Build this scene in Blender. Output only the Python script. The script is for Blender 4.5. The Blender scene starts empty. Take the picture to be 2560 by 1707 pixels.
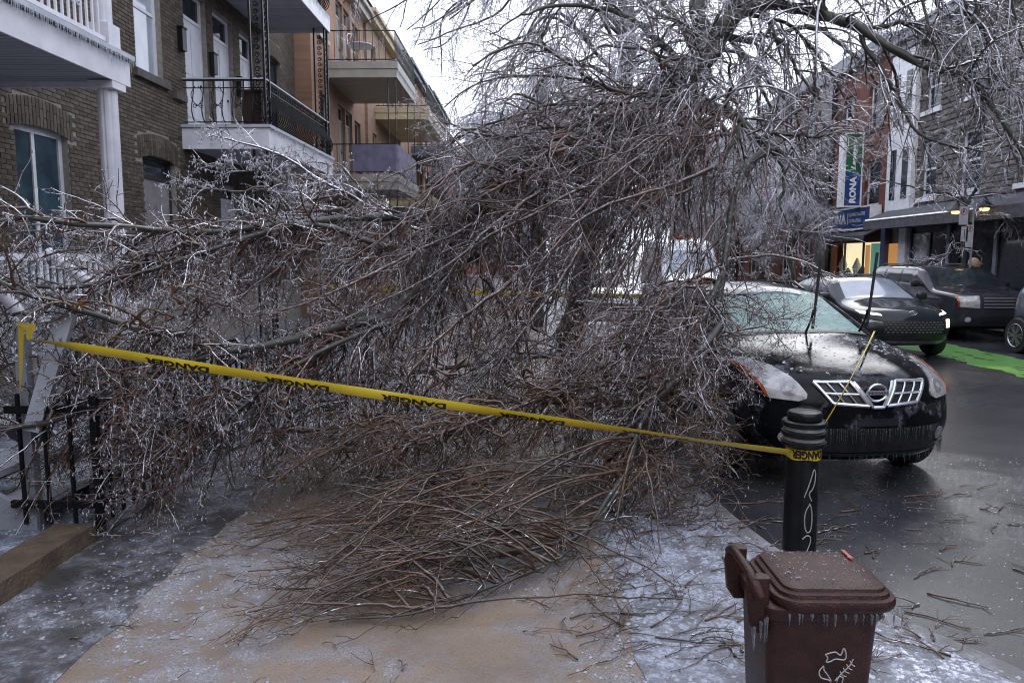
import bpy, bmesh, math, random
import numpy as np
from mathutils import Vector, Matrix
from mathutils.bvhtree import BVHTree
from mathutils.geometry import delaunay_2d_cdt
R = math.radians
rnd = random.Random(7)
rng = np.random.default_rng(11)
sc = bpy.context.scene
col = sc.collection

# ------------------------------------------------------------------ camera
FPX, CXP, CYP, CAMH = 1850.0, 1280.0, 853.5, 1.8
PITCH, YAW = math.atan(208.5 / FPX), math.atan(30 / FPX)
cam_data = bpy.data.cameras.new('camera')
cam = bpy.data.objects.new('camera', cam_data); col.objects.link(cam)
cam.location = (0, 0, CAMH)
cam.rotation_euler = (math.pi / 2 - PITCH, 0, YAW)
cam_data.sensor_width = 36.0
cam_data.lens = 36.0 * FPX / 2560.0
cam_data.clip_start = 0.05; cam_data.clip_end = 3000
sc.camera = cam

# ------------------------------------------------------------------ sky and sun
SUN_EL, SUN_AZ = 38.0, 200.0
world = bpy.data.worlds.new('World'); sc.world = world
world.use_nodes = True
wn, wl = world.node_tree.nodes, world.node_tree.links
wn.clear()
w_out = wn.new('ShaderNodeOutputWorld')
w_bg = wn.new('ShaderNodeBackground')
w_sky = wn.new('ShaderNodeTexSky'); w_sky.sky_type = 'NISHITA'; w_sky.sun_disc = False
w_sky.sun_elevation = R(SUN_EL); w_sky.sun_rotation = R(SUN_AZ); w_sky.dust_density = 4.0
w_bg.inputs['Strength'].default_value = 0.1
w_mix = wn.new('ShaderNodeMix'); w_mix.data_type = 'RGBA'
w_tc = wn.new('ShaderNodeTexCoord')
w_noise = wn.new('ShaderNodeTexNoise'); w_noise.inputs['Scale'].default_value = 1.6
w_noise.inputs['Detail'].default_value = 5
w_ramp = wn.new('ShaderNodeValToRGB')
w_ramp.color_ramp.elements[0].position = 0.3; w_ramp.color_ramp.elements[0].color = (8.0, 8.5, 10.3, 1)
w_ramp.color_ramp.elements[1].position = 0.75; w_ramp.color_ramp.elements[1].color = (9.8, 10.2, 11.7, 1)
wl.new(w_tc.outputs['Generated'], w_noise.inputs['Vector'])
wl.new(w_noise.outputs['Fac'], w_ramp.inputs['Fac'])
w_mix.inputs['Factor'].default_value = 0.9
wl.new(w_sky.outputs['Color'], w_mix.inputs['A'])
wl.new(w_ramp.outputs['Color'], w_mix.inputs['B'])
wl.new(w_mix.outputs['Result'], w_bg.inputs['Color'])
wl.new(w_bg.outputs['Background'], w_out.inputs['Surface'])
sun_d = bpy.data.lights.new('sun', 'SUN'); sun_d.energy = 0.5; sun_d.angle = R(35); sun_d.color = (1.0, 0.97, 0.94)
sun = bpy.data.objects.new('sun', sun_d); col.objects.link(sun)
sun.rotation_euler = (R(90 - SUN_EL), 0, R(180 - SUN_AZ) + math.pi)
sun.location = (0, 0, 30)
vs = sc.view_settings
vs.view_transform = 'Standard'; vs.look = 'None'; vs.exposure = 1.05; vs.gamma = 1.0; vs.use_curve_mapping = False
sc.cycles.max_bounces = 8; sc.cycles.diffuse_bounces = 3; sc.cycles.glossy_bounces = 3
sc.cycles.transmission_bounces = 6; sc.cycles.transparent_max_bounces = 12
sc.cycles.filter_width = 1.1
sc.cycles.caustics_reflective = False; sc.cycles.caustics_refractive = False

# ------------------------------------------------------------------ pixel helpers: a pixel gives a direction, the plane gives the distance
_rot = np.array(cam.rotation_euler.to_matrix())
def ray(px, py):
    return _rot @ np.array([(px - CXP) / FPX, -(py - CYP) / FPX, -1.0])
def pX(px, py, X): d = ray(px, py); return np.array([0, 0, CAMH]) + d * (X / d[0])
def pY(px, py, Y): d = ray(px, py); return np.array([0, 0, CAMH]) + d * (Y / d[1])
def pZ(px, py, Z=0.0): d = ray(px, py); return np.array([0, 0, CAMH]) + d * ((Z - CAMH) / d[2])
def in_frame(p, m=0):
    q = _rot.T @ (np.array(p, float) - np.array([0, 0, CAMH]))
    if q[2] > -0.1: return False
    x = CXP + FPX * q[0] / -q[2]; y = CYP - FPX * q[1] / -q[2]
    return -m < x < 2560 + m and -m < y < 1707 + m

# ------------------------------------------------------------------ materials
MATS = {}
def mat(name, c1, c2=None, rough=0.6, scale=8.0, detail=4.0, bump=0.0, bscale=None, metal=0.0, coat=0.0,
        spec=0.5, r2=None, isl=0.0, trans=0.0, ior=1.45, emit=None, estr=0.0, lo=0.35, hi=0.65):
    m = bpy.data.materials.new(name); m.use_nodes = True
    nt = m.node_tree; b = nt.nodes['Principled BSDF']
    b.inputs['Roughness'].default_value = rough; b.inputs['Metallic'].default_value = metal
    b.inputs['Coat Weight'].default_value = coat; b.inputs['Coat Roughness'].default_value = 0.06
    b.inputs['Specular IOR Level'].default_value = spec
    b.inputs['Transmission Weight'].default_value = trans; b.inputs['IOR'].default_value = ior
    if emit: b.inputs['Emission Color'].default_value = (*emit, 1); b.inputs['Emission Strength'].default_value = estr
    c2 = c2 or tuple(min(1, v * 0.8) for v in c1)
    tc = nt.nodes.new('ShaderNodeTexCoord')
    n = nt.nodes.new('ShaderNodeTexNoise'); n.inputs['Scale'].default_value = scale; n.inputs['Detail'].default_value = detail
    nt.links.new(tc.outputs['Object'], n.inputs['Vector'])
    mr = nt.nodes.new('ShaderNodeMapRange'); mr.inputs['From Min'].default_value = lo; mr.inputs['From Max'].default_value = hi
    nt.links.new(n.outputs['Fac'], mr.inputs['Value'])
    mx = nt.nodes.new('ShaderNodeMix'); mx.data_type = 'RGBA'
    mx.inputs['A'].default_value = (*c1, 1); mx.inputs['B'].default_value = (*c2, 1)
    nt.links.new(mr.outputs['Result'], mx.inputs['Factor'])
    last = mx.outputs['Result']
    if isl:
        g = nt.nodes.new('ShaderNodeNewGeometry'); oi = nt.nodes.new('ShaderNodeObjectInfo')
        ad = nt.nodes.new('ShaderNodeMath'); ad.operation = 'ADD'
        nt.links.new(g.outputs['Random Per Island'], ad.inputs[0]); nt.links.new(oi.outputs['Random'], ad.inputs[1])
        fr = nt.nodes.new('ShaderNodeMath'); fr.operation = 'FRACT'; nt.links.new(ad.outputs[0], fr.inputs[0])
        m2 = nt.nodes.new('ShaderNodeMapRange'); m2.inputs['To Min'].default_value = 1 - isl; m2.inputs['To Max'].default_value = 1 + isl
        nt.links.new(fr.outputs[0], m2.inputs['Value'])
        hs = nt.nodes.new('ShaderNodeHueSaturation'); nt.links.new(m2.outputs['Result'], hs.inputs['Value'])
        nt.links.new(last, hs.inputs['Color']); last = hs.outputs['Color']
    nt.links.new(last, b.inputs['Base Color'])
    if r2 is not None:
        m3 = nt.nodes.new('ShaderNodeMapRange'); m3.inputs['To Min'].default_value = rough; m3.inputs['To Max'].default_value = r2
        nt.links.new(mr.outputs['Result'], m3.inputs['Value']); nt.links.new(m3.outputs['Result'], b.inputs['Roughness'])
    if bump:
        n2 = nt.nodes.new('ShaderNodeTexNoise'); n2.inputs['Scale'].default_value = bscale or scale * 4; n2.inputs['Detail'].default_value = 3
        nt.links.new(tc.outputs['Object'], n2.inputs['Vector'])
        bp = nt.nodes.new('ShaderNodeBump'); bp.inputs['Strength'].default_value = bump; bp.inputs['Distance'].default_value = 0.02
        nt.links.new(n2.outputs['Fac'], bp.inputs['Height']); nt.links.new(bp.outputs['Normal'], b.inputs['Normal'])
    MATS[name] = m
    return m

def icy(name, base1, base2, ice_amt, scale, ice_col=(0.62, 0.65, 0.74), base_rough=0.5, ice_rough=0.12, fine=60.0, bump=0.6):
    """a ground surface with patches and grains of clear and white ice frozen to it"""
    m = bpy.data.materials.new(name); m.use_nodes = True
    nt = m.node_tree; b = nt.nodes['Principled BSDF']; N, L = nt.nodes, nt.links
    tc = N.new('ShaderNodeTexCoord')
    def noise(s, d=4.0, ro=0.55):
        n = N.new('ShaderNodeTexNoise'); n.inputs['Scale'].default_value = s; n.inputs['Detail'].default_value = d
        n.inputs['Roughness'].default_value = ro
        L.new(tc.outputs['Object'], n.inputs['Vector']); return n.outputs['Fac']
    def mr(src, a, c, t0=0, t1=1):
        n = N.new('ShaderNodeMapRange'); n.inputs['From Min'].default_value = a; n.inputs['From Max'].default_value = c
        n.inputs['To Min'].default_value = t0; n.inputs['To Max'].default_value = t1
        L.new(src, n.inputs['Value']); return n.outputs['Result']
    def mth(op, a, c):
        n = N.new('ShaderNodeMath'); n.operation = op; n.use_clamp = True
        for i, v in enumerate((a, c)):
            if isinstance(v, float): n.inputs[i].default_value = v
            else: L.new(v, n.inputs[i])
        return n.outputs[0]
    def mix(f, a, c):
        n = N.new('ShaderNodeMix'); n.data_type = 'RGBA'; L.new(f, n.inputs['Factor'])
        for k, v in (('A', a), ('B', c)):
            if isinstance(v, tuple): n.inputs[k].default_value = (*v, 1)
            else: L.new(v, n.inputs[k])
        return n.outputs['Result']
    big = noise(scale, 6, 0.6); grain = noise(fine, 3, 0.7); mid = noise(scale * 6, 4, 0.6)
    bc = mix(mr(noise(scale * 1.7, 5), 0.35, 0.65), base1, base2)
    bc = mix(mr(grain, 0.45, 0.70, 0.0, 0.7), bc, tuple(v * 0.45 for v in base1))
    f = mth('MULTIPLY', mr(big, 0.62 - ice_amt * 0.4, 0.72 - ice_amt * 0.35), mr(mid, 0.42, 0.56, 0.15, 1.0))
    f = mth('MULTIPLY', f, mr(grain, 0.35, 0.62, 0.25, 1.0))
    L.new(mix(f, bc, ice_col), b.inputs['Base Color'])
    L.new(mr(f, 0.0, 0.6, base_rough, ice_rough), b.inputs['Roughness'])
    bp = N.new('ShaderNodeBump'); bp.inputs['Strength'].default_value = bump; bp.inputs['Distance'].default_value = 0.012
    L.new(mth('ADD', mth('MULTIPLY', grain, 0.6), f), bp.inputs['Height']); L.new(bp.outputs['Normal'], b.inputs['Normal'])
    MATS[name] = m
    return m

def twig_mat(name, bark1, bark2, ice, ice_col=(0.62, 0.62, 0.72), rough=0.35, scale=38.0, lo=0.25, hi=0.7, base_ice=0.12, frac=(0.30, 0.62), hgt=0.0):
    """bark under a skin of ice: pale ice with painted highlights runs along the upper side of each twig"""
    m = bpy.data.materials.new(name); m.use_nodes = True
    nt = m.node_tree; b = nt.nodes['Principled BSDF']; N, L = nt.nodes, nt.links
    tc = N.new('ShaderNodeTexCoord'); ge = N.new('ShaderNodeNewGeometry')
    n = N.new('ShaderNodeTexNoise'); n.inputs['Scale'].default_value = scale; n.inputs['Detail'].default_value = 2
    L.new(tc.outputs['Object'], n.inputs['Vector'])
    n2 = N.new('ShaderNodeTexNoise'); n2.inputs['Scale'].default_value = 2.2; n2.inputs['Detail'].default_value = 3
    L.new(tc.outputs['Object'], n2.inputs['Vector'])
    sx = N.new('ShaderNodeSeparateXYZ'); L.new(ge.outputs['Normal'], sx.inputs[0])
    up = N.new('ShaderNodeMapRange'); up.inputs['From Min'].default_value = lo; up.inputs['From Max'].default_value = hi
    L.new(sx.outputs['Z'], up.inputs['Value'])  # upward faces go pale, imitating sky highlights on the ice
    pr = N.new('ShaderNodeMapRange'); pr.inputs['From Min'].default_value = 0.62 - 0.3 * ice; pr.inputs['From Max'].default_value = 0.74 - 0.3 * ice
    L.new(n.outputs['Fac'], pr.inputs['Value'])
    ml = N.new('ShaderNodeMath'); ml.operation = 'MULTIPLY'; ml.use_clamp = True
    L.new(up.outputs['Result'], ml.inputs[0]); L.new(pr.outputs['Result'], ml.inputs[1])
    ri = N.new('ShaderNodeMapRange'); ri.inputs['From Min'].default_value = frac[0]; ri.inputs['From Max'].default_value = frac[1]
    ri.inputs['To Min'].default_value = base_ice; ri.inputs['To Max'].default_value = min(1.0, 0.5 + ice)
    L.new(ge.outputs['Random Per Island'], ri.inputs['Value'])
    sz = N.new('ShaderNodeSeparateXYZ'); L.new(tc.outputs['Object'], sz.inputs[0])
    zr = N.new('ShaderNodeMapRange'); zr.inputs['From Min'].default_value = 2.0; zr.inputs['From Max'].default_value = 3.8; zr.inputs['To Max'].default_value = hgt
    L.new(sz.outputs['Z'], zr.inputs['Value'])
    rm = N.new('ShaderNodeMath'); rm.operation = 'MAXIMUM'; L.new(ri.outputs['Result'], rm.inputs[0]); L.new(zr.outputs['Result'], rm.inputs[1])
    mi = N.new('ShaderNodeMath'); mi.operation = 'MULTIPLY'; L.new(ml.outputs[0], mi.inputs[0]); L.new(rm.outputs[0], mi.inputs[1])
    bk = N.new('ShaderNodeMix'); bk.data_type = 'RGBA'; bk.inputs['A'].default_value = (*bark1, 1); bk.inputs['B'].default_value = (*bark2, 1)
    r0 = N.new('ShaderNodeMapRange'); r0.inputs['From Min'].default_value = 0.35; r0.inputs['From Max'].default_value = 0.65
    L.new(n2.outputs['Fac'], r0.inputs['Value']); L.new(r0.outputs['Result'], bk.inputs['Factor'])
    hs = N.new('ShaderNodeHueSaturation'); L.new(bk.outputs['Result'], hs.inputs['Color'])
    iv = N.new('ShaderNodeMapRange'); iv.inputs['To Min'].default_value = 1.7; iv.inputs['To Max'].default_value = 0.6
    L.new(ge.outputs['Random Per Island'], iv.inputs['Value']); L.new(iv.outputs['Result'], hs.inputs['Value'])
    mx = N.new('ShaderNodeMix'); mx.data_type = 'RGBA'; mx.inputs['B'].default_value = (*ice_col, 1)
    L.new(hs.outputs['Color'], mx.inputs['A']); L.new(mi.outputs[0], mx.inputs['Factor'])
    L.new(mx.outputs['Result'], b.inputs['Base Color'])
    mt = N.new('ShaderNodeMath'); mt.operation = 'MULTIPLY'; L.new(mi.outputs[0], mt.inputs[0]); mt.inputs[1].default_value = 0.75
    L.new(mt.outputs[0], b.inputs['Metallic'])
    rg = N.new('ShaderNodeMapRange'); rg.inputs['To Min'].default_value = rough; rg.inputs['To Max'].default_value = 0.14; L.new(mi.outputs[0], rg.inputs['Value']); L.new(rg.outputs['Result'], b.inputs['Roughness'])
    b.inputs['Coat Weight'].default_value = min(1.0, 0.3 + ice); b.inputs['Coat Roughness'].default_value = 0.08; b.inputs['Coat IOR'].default_value = 1.4
    MATS[name] = m
    return m

M = MATS
mat('asphalt_far', (0.045, 0.046, 0.05), (0.06, 0.06, 0.064), 0.5, 0.6)
icy('wet_asphalt', (0.026, 0.028, 0.033), (0.058, 0.060, 0.066), 0.42, 0.45, (0.045, 0.048, 0.055), 0.24, 0.04, 150.0, 0.22)
icy('gritty_asphalt', (0.045, 0.042, 0.043), (0.075, 0.069, 0.066), 0.5, 1.1, (0.38, 0.40, 0.46), 0.45, 0.12, 45.0)
icy('concrete', (0.285, 0.208, 0.145), (0.18, 0.148, 0.120), 0.46, 0.9, (0.36, 0.36, 0.39), 0.5, 0.15, 85.0)  # the tan carries a lamp's warm glow, put into the base colour
icy('concrete_grey', (0.14, 0.135, 0.135), (0.10, 0.10, 0.105), 0.42, 0.8, (0.5, 0.51, 0.56), 0.5, 0.15, 55.0)
icy('ice_crust', (0.15, 0.15, 0.165), (0.10, 0.10, 0.115), 0.95, 0.9, (0.46, 0.49, 0.58), 0.45, 0.14, 38.0)
icy('yard_ice', (0.07, 0.075, 0.088), (0.11, 0.12, 0.135), 0.8, 0.9, (0.30, 0.34, 0.42), 0.4, 0.12, 40.0)
mat('kerb_concrete', (0.25, 0.245, 0.24), (0.17, 0.165, 0.16), 0.55, 5, bump=0.3)
mat('old_concrete', (0.13, 0.095, 0.062), (0.075, 0.056, 0.04), 0.75, 7, bump=0.6, bscale=40)
mat('green_paint', (0.085, 0.24, 0.05), (0.045, 0.085, 0.045), 0.35, 3.5, detail=8, r2=0.15, lo=0.55, hi=0.72)
mat('brown_brick', (0.112, 0.088, 0.063), (0.062, 0.050, 0.039), 0.8, 9, bump=0.25, isl=0.35)
mat('brown_mortar', (0.29, 0.265, 0.23), (0.21, 0.19, 0.165), 0.9, 14)
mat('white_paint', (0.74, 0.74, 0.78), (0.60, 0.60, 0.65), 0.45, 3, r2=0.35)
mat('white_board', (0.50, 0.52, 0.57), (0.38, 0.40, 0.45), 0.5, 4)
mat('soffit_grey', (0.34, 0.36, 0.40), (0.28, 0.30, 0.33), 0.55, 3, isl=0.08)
mat('black_iron', (0.006, 0.006, 0.007), (0.012, 0.012, 0.013), 0.35, 30, spec=0.3)
mat('dark_frame', (0.045, 0.038, 0.034), (0.03, 0.026, 0.024), 0.5, 9)
mat('stone_sill', (0.10, 0.088, 0.078), (0.065, 0.058, 0.052), 0.7, 9, bump=0.2)
mat('glass_dark', (0.012, 0.02, 0.028), (0.022, 0.032, 0.042), 0.05, 1.5, spec=0.5)
mat('glass_curtain', (0.045, 0.085, 0.11), (0.018, 0.035, 0.05), 0.06, 2.5, spec=0.35)
mat('glass_sky', (0.42, 0.46, 0.52), (0.30, 0.34, 0.40), 0.05, 2.0, coat=1.0)
mat('door_white', (0.66, 0.67, 0.71), (0.56, 0.57, 0.61), 0.45, 3)
mat('door_grey', (0.30, 0.28, 0.28), (0.20, 0.185, 0.19), 0.6, 4)
mat('orange_wood', (0.30, 0.14, 0.04), (0.28, 0.12, 0.04), 0.7, 9)
mat('purple_cloth', (0.17, 0.165, 0.235), (0.12, 0.118, 0.175), 0.8, 4)
mat('brown_box', (0.045, 0.02, 0.015), (0.03, 0.014, 0.011), 0.5, 6)
mat('ice_clear', (0.86, 0.89, 0.95), (0.74, 0.78, 0.86), 0.05, 30, trans=0.6, ior=1.31)
mat('ice_bead', (0.88, 0.90, 0.96), (0.70, 0.74, 0.82), 0.05, 30, trans=0.35, ior=1.31, coat=1.0)  # near-white base colour paints the glints of the hanging drops
mat('ice_white', (0.62, 0.66, 0.76), (0.45, 0.48, 0.56), 0.10, 40, trans=0.3, ior=1.31)
twig_mat('twig_high', (0.024, 0.017, 0.019), (0.070, 0.038, 0.038), 1.1, (0.90, 0.90, 0.97), scale=60, lo=-0.1, hi=0.45, base_ice=0.3)
twig_mat('twig_mid', (0.024, 0.013, 0.009), (0.100, 0.045, 0.025), 0.85, (0.82, 0.80, 0.84), scale=70, lo=0.2, hi=0.6, base_ice=0.03, frac=(0.48, 0.78), hgt=0.9)
twig_mat('twig_left', (0.024, 0.015, 0.012), (0.095, 0.046, 0.031), 0.95, (0.90, 0.89, 0.95), scale=65, lo=0.1, hi=0.55, base_ice=0.06, frac=(0.40, 0.7))
twig_mat('bough', (0.024, 0.014, 0.011), (0.105, 0.045, 0.028), 0.45, (0.66, 0.65, 0.70), scale=55, lo=0.4, hi=0.8, base_ice=0.1, hgt=0.7)
twig_mat('twig_brown', (0.036, 0.020, 0.0115), (0.112, 0.060, 0.031), 0.45, (0.74, 0.71, 0.70), base_ice=0.02, frac=(0.55, 0.85), hgt=0.8)
twig_mat('twig_far', (0.055, 0.047, 0.055), (0.10, 0.085, 0.095), 1.3, (0.86, 0.85, 0.95), lo=-0.4, hi=0.5, base_ice=0.5)
twig_mat('bark', (0.022, 0.020, 0.018), (0.055, 0.052, 0.043), 0.18, (0.40, 0.42, 0.45), 0.5, 20)
twig_mat('bark_lichen', (0.022, 0.023, 0.018), (0.060, 0.064, 0.048), 0.12, (0.40, 0.42, 0.42), 0.6, 20)
mat('torn_wood', (0.36, 0.17, 0.055), (0.22, 0.10, 0.035), 0.6, 25)

# ------------------------------------------------------------------ mesh building
class MB:
    def __init__(s): s.v = []; s.f = []
    def add(s, vs, fs):
        o = len(s.v); s.v += [tuple(map(float, p)) for p in vs]; s.f += [tuple(i + o for i in f) for f in fs]; return s
    def box(s, a, b):
        x0, y0, z0 = a; x1, y1, z1 = b
        return s.add([(x0, y0, z0), (x1, y0, z0), (x1, y1, z0), (x0, y1, z0), (x0, y0, z1), (x1, y0, z1), (x1, y1, z1), (x0, y1, z1)],
                     [(0, 3, 2, 1), (4, 5, 6, 7), (0, 1, 5, 4), (1, 2, 6, 5), (2, 3, 7, 6), (3, 0, 4, 7)])
    def beam(s, p, q, w, h, up=(0, 0, 1)):
        p, q = Vector(p), Vector(q); t = (q - p).normalized(); u = Vector(up)
        a = t.cross(u)
        if a.length < 1e-4: a = t.cross(Vector((1, 0, 0)))
        a.normalize(); b = a.cross(t).normalized()
        vs = [c + a * (i * w / 2) + b * (j * h / 2) for c in (p, q) for i, j in ((-1, -1), (1, -1), (1, 1), (-1, 1))]
        return s.add(vs, [(3, 2, 1, 0), (4, 5, 6, 7), (0, 1, 5, 4), (1, 2, 6, 5), (2, 3, 7, 6), (3, 0, 4, 7)])
    def tube(s, pts, r, n=6, cap=True):
        pts = [Vector(p) for p in pts]; k = len(pts)
        rr = r if hasattr(r, '__len__') else [r] * k
        vs = []; u = None
        for i, p in enumerate(pts):
            t = (pts[min(i + 1, k - 1)] - pts[max(i - 1, 0)]).normalized()
            if u is None:
                u = t.cross(Vector((0, 0, 1)) if abs(t.z) < 0.9 else Vector((1, 0, 0)))
            u = (u - t * u.dot(t)).normalized(); w = t.cross(u)
            vs += [p + (u * math.cos(a) + w * math.sin(a)) * rr[i] for a in (2 * math.pi * j / n for j in range(n))]
        fs = [(i * n + j, i * n + (j + 1) % n, (i + 1) * n + (j + 1) % n, (i + 1) * n + j) for i in range(k - 1) for j in range(n)]
        if cap: fs += [tuple(range(n))[::-1], tuple((k - 1) * n + j for j in range(n))]
        return s.add(vs, fs)
    def lathe(s, prof, c=(0, 0, 0), n=20, axis='z'):
        vs = []
        for r, z in prof:
            for j in range(n):
                a = 2 * math.pi * j / n; x, y = r * math.cos(a), r * math.sin(a)
                p = (x, y, z) if axis == 'z' else (z, x, y) if axis == 'x' else (x, z, y)
                vs.append((p[0] + c[0], p[1] + c[1], p[2] + c[2]))
        k = len(prof)
        fs = [(i * n + j, i * n + (j + 1) % n, (i + 1) * n + (j + 1) % n, (i + 1) * n + j) for i in range(k - 1) for j in range(n)]
        fs += [tuple(range(n))[::-1], tuple((k - 1) * n + j for j in range(n))]
        return s.add(vs, fs)
    def prism(s, poly, d):
        """polygon of 3d points extruded by vector d"""
        n = len(poly); d = Vector(d)
        vs = [Vector(p) for p in poly] + [Vector(p) + d for p in poly]
        return s.add(vs, [tuple(range(n))[::-1], tuple(range(n, 2 * n))] + [(i, (i + 1) % n, n + (i + 1) % n, n + i) for i in range(n)])
    def mesh(s, name, m, smooth=False):
        me = bpy.data.meshes.new(name); me.from_pydata(s.v, [], s.f)
        bm = bmesh.new(); bm.from_mesh(me); bmesh.ops.recalc_face_normals(bm, faces=bm.faces); bm.to_mesh(me); bm.free()
        if m: me.materials.append(M[m] if isinstance(m, str) else m)
        if smooth:
            me.polygons.foreach_set('use_smooth', [True] * len(me.polygons))
            me.set_sharp_from_angle(angle=R(40))
        return me
    def build(s, name, m, parent=None, smooth=False, local=False):
        return link(name, s.mesh(name, m, smooth), parent, local)

WORLD = {}
def link(name, data, parent=None, local=False):
    o = bpy.data.objects.new(name, data); col.objects.link(o)
    if parent is not None:
        o.parent = parent
        if not local: o.matrix_parent_inverse = WORLD.get(parent, Matrix.Identity(4)).inverted()
        WORLD[o] = WORLD.get(parent, Matrix.Identity(4)) if local else Matrix.Identity(4)
    return o
def tag(o, label, cat, group=None, kind=None):
    if label: o['label'] = label
    if cat: o['category'] = cat
    if group: o['group'] = group
    if kind: o['kind'] = kind
    return o
def thing(name, loc, label, cat, group=None, rz=0.0):
    o = bpy.data.objects.new(name, None); col.objects.link(o)
    o.location = loc; o.rotation_euler = (0, 0, rz); o.empty_display_size = 0.2
    WORLD[o] = Matrix.Translation(Vector(loc)) @ Matrix.Rotation(rz, 4, 'Z')
    return tag(o, label, cat, group)
def structure(o): o['kind'] = 'structure'; return o
def stuff(o): o['kind'] = 'stuff'; return o

def np_mesh(name, V, Q, m, smooth=True):
    """fast mesh from vertex array and quad (or tri) index array"""
    me = bpy.data.meshes.new(name); k = Q.shape[1]
    me.vertices.add(len(V)); me.vertices.foreach_set('co', np.ascontiguousarray(V, dtype=np.float32).ravel())
    me.loops.add(Q.size); me.loops.foreach_set('vertex_index', np.ascontiguousarray(Q, dtype=np.int32).ravel())
    me.polygons.add(len(Q)); me.polygons.foreach_set('loop_start', np.arange(0, Q.size, k, dtype=np.int32))
    if smooth: me.polygons.foreach_set('use_smooth', np.ones(len(Q), dtype=bool))
    me.update(calc_edges=True)
    if m: me.materials.append(M[m])
    return me

_txt_cache = {}
def text_geo(body, size=1.0, bold=0.0, shear=0.0):
    """letters as flat triangles: vertices (x, y) with the text's left bottom at the origin, and faces"""
    key = (body, bold, shear)
    if key not in _txt_cache:
        cu = bpy.data.curves.new('lettering', 'FONT'); cu.body = body; cu.size = 1.0; cu.offset = bold; cu.shear = shear
        cu.resolution_u = 3; cu.fill_mode = 'FRONT'
        o = bpy.data.objects.new('lettering', cu); col.objects.link(o)
        dg = bpy.context.evaluated_depsgraph_get(); dg.update()
        me = o.evaluated_get(dg).to_mesh()
        v = np.array([tuple(p.co) for p in me.vertices]); f = [tuple(p.vertices) for p in me.polygons]
        o.evaluated_get(dg).to_mesh_clear(); bpy.data.objects.remove(o); bpy.data.curves.remove(cu)
        v = v[:, :2] - v[:, :2].min(0); _txt_cache[key] = (v, f)
    v, f = _txt_cache[key]
    return v * size, f
def lettering(body, origin, ux, uy, width, height, m, parent, bold=0.0, name='lettering', shear=0.0):
    """flat printed letters fitted to width x height in the plane ux, uy"""
    v, f = text_geo(body, 1.0, bold, shear); e = v.max(0)
    ux, uy, o0 = Vector(ux), Vector(uy), Vector(origin)
    mb = MB(); mb.add([o0 + ux * (p[0] / e[0] * width) + uy * (p[1] / e[1] * height) for p in v], f)
    me = bpy.data.meshes.new(name); me.from_pydata(mb.v, [], mb.f); me.materials.append(M[m])
    return link(name, me, parent)

# ------------------------------------------------------------------ ground
def sheet(name, poly, z, m):
    mb = MB(); mb.add([(x, y, z) for x, y in poly], [tuple(range(len(poly)))])
    me = bpy.data.meshes.new(name); me.from_pydata(mb.v, [], mb.f); me.materials.append(M[m])
    if me.polygons[0].normal.z < 0: me.flip_normals()
    o = bpy.data.objects.new(name, me); col.objects.link(o); return structure(o)
ROADZ = -0.10
sheet('ground', [(-400, -60), (400, -60), (400, 900), (-400, 900)], -0.16, 'asphalt_far')
KERB = [(3.6, -1.0), (2.75, 1.9), (2.42, 2.7), (2.16, 3.18), (1.86, 3.64), (1.68, 4.1), (1.57, 4.55), (1.50, 4.95), (1.42, 5.6), (1.30, 6.6), (1.16, 8.5), (1.10, 12.0), (1.10, 110)]
sheet('road', [(x - 0.06, y) for x, y in KERB] + [(11.77, 110), (11.77, -1)], ROADZ, 'wet_asphalt')
sheet('pavement_bed', [(-2.9, -1)] + [(x - 0.1, y) for x, y in KERB] + [(-2.9, 110)], -0.03, 'old_concrete')
# left pavement of cast slabs
pav = sheet('pavement', [(-2.09, -1), (0.60, -1), (0.60, 110), (-2.09, 110)], -0.012, 'kerb_concrete')
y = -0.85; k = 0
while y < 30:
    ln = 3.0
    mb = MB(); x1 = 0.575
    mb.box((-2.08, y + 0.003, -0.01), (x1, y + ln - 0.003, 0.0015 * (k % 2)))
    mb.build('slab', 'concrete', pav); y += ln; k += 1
sheet('verge', [(0.586, -1)] + [(x - 0.16, y) for x, y in KERB] + [(0.586, 110)] + [(.525 + .02 * math.sin(q * 3.7) + .015 * math.sin(q * 9.1) + rnd.uniform(-.012, .012), q) for q in np.linspace(9, 1, 90)], 0.006, 'ice_crust')
kb = MB()
for (xa, ya), (xb, yb) in zip(KERB[:-1], KERB[1:]):
    kb.add([(xa - .16, ya, -.16), (xa, ya, -.16), (xa, ya, -.012), (xa - .015, ya, 0.008), (xa - .16, ya, 0.008),
            (xb - .16, yb, -.16), (xb, yb, -.16), (xb, yb, -.012), (xb - .015, yb, 0.008), (xb - .16, yb, 0.008)],
           [(1, 6, 7, 2), (2, 7, 8, 3), (3, 8, 9, 4), (0, 4, 9, 5)])
structure(kb.build('kerb', 'concrete_grey'))
sheet('asphalt_strip', [(-2.74, -1), (-2.09, -1)] + [(-2.015 + .022 * math.sin(q * 4.1) + .018 * math.sin(q * 11.3) + rnd.uniform(-.014, .014), q) for q in np.linspace(0, 12, 110)] + [(-2.09, 14), (-2.09, 110), (-2.74, 110)], 0.0055, 'gritty_asphalt')
sheet('yard', [(-6.8, -1), (-2.74, -1), (-2.74, 110), (-6.8, 110)], 0.012, 'yard_ice')
sheet('pavement_across', [(11.9, -1), (13.1, -1), (13.1, 110), (11.9, 110)], 0.0, 'concrete_grey')
kb = MB().box((11.75, -1, -.16), (11.9, 110, 0.006)); structure(kb.build('kerb_across', 'kerb_concrete'))
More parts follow.
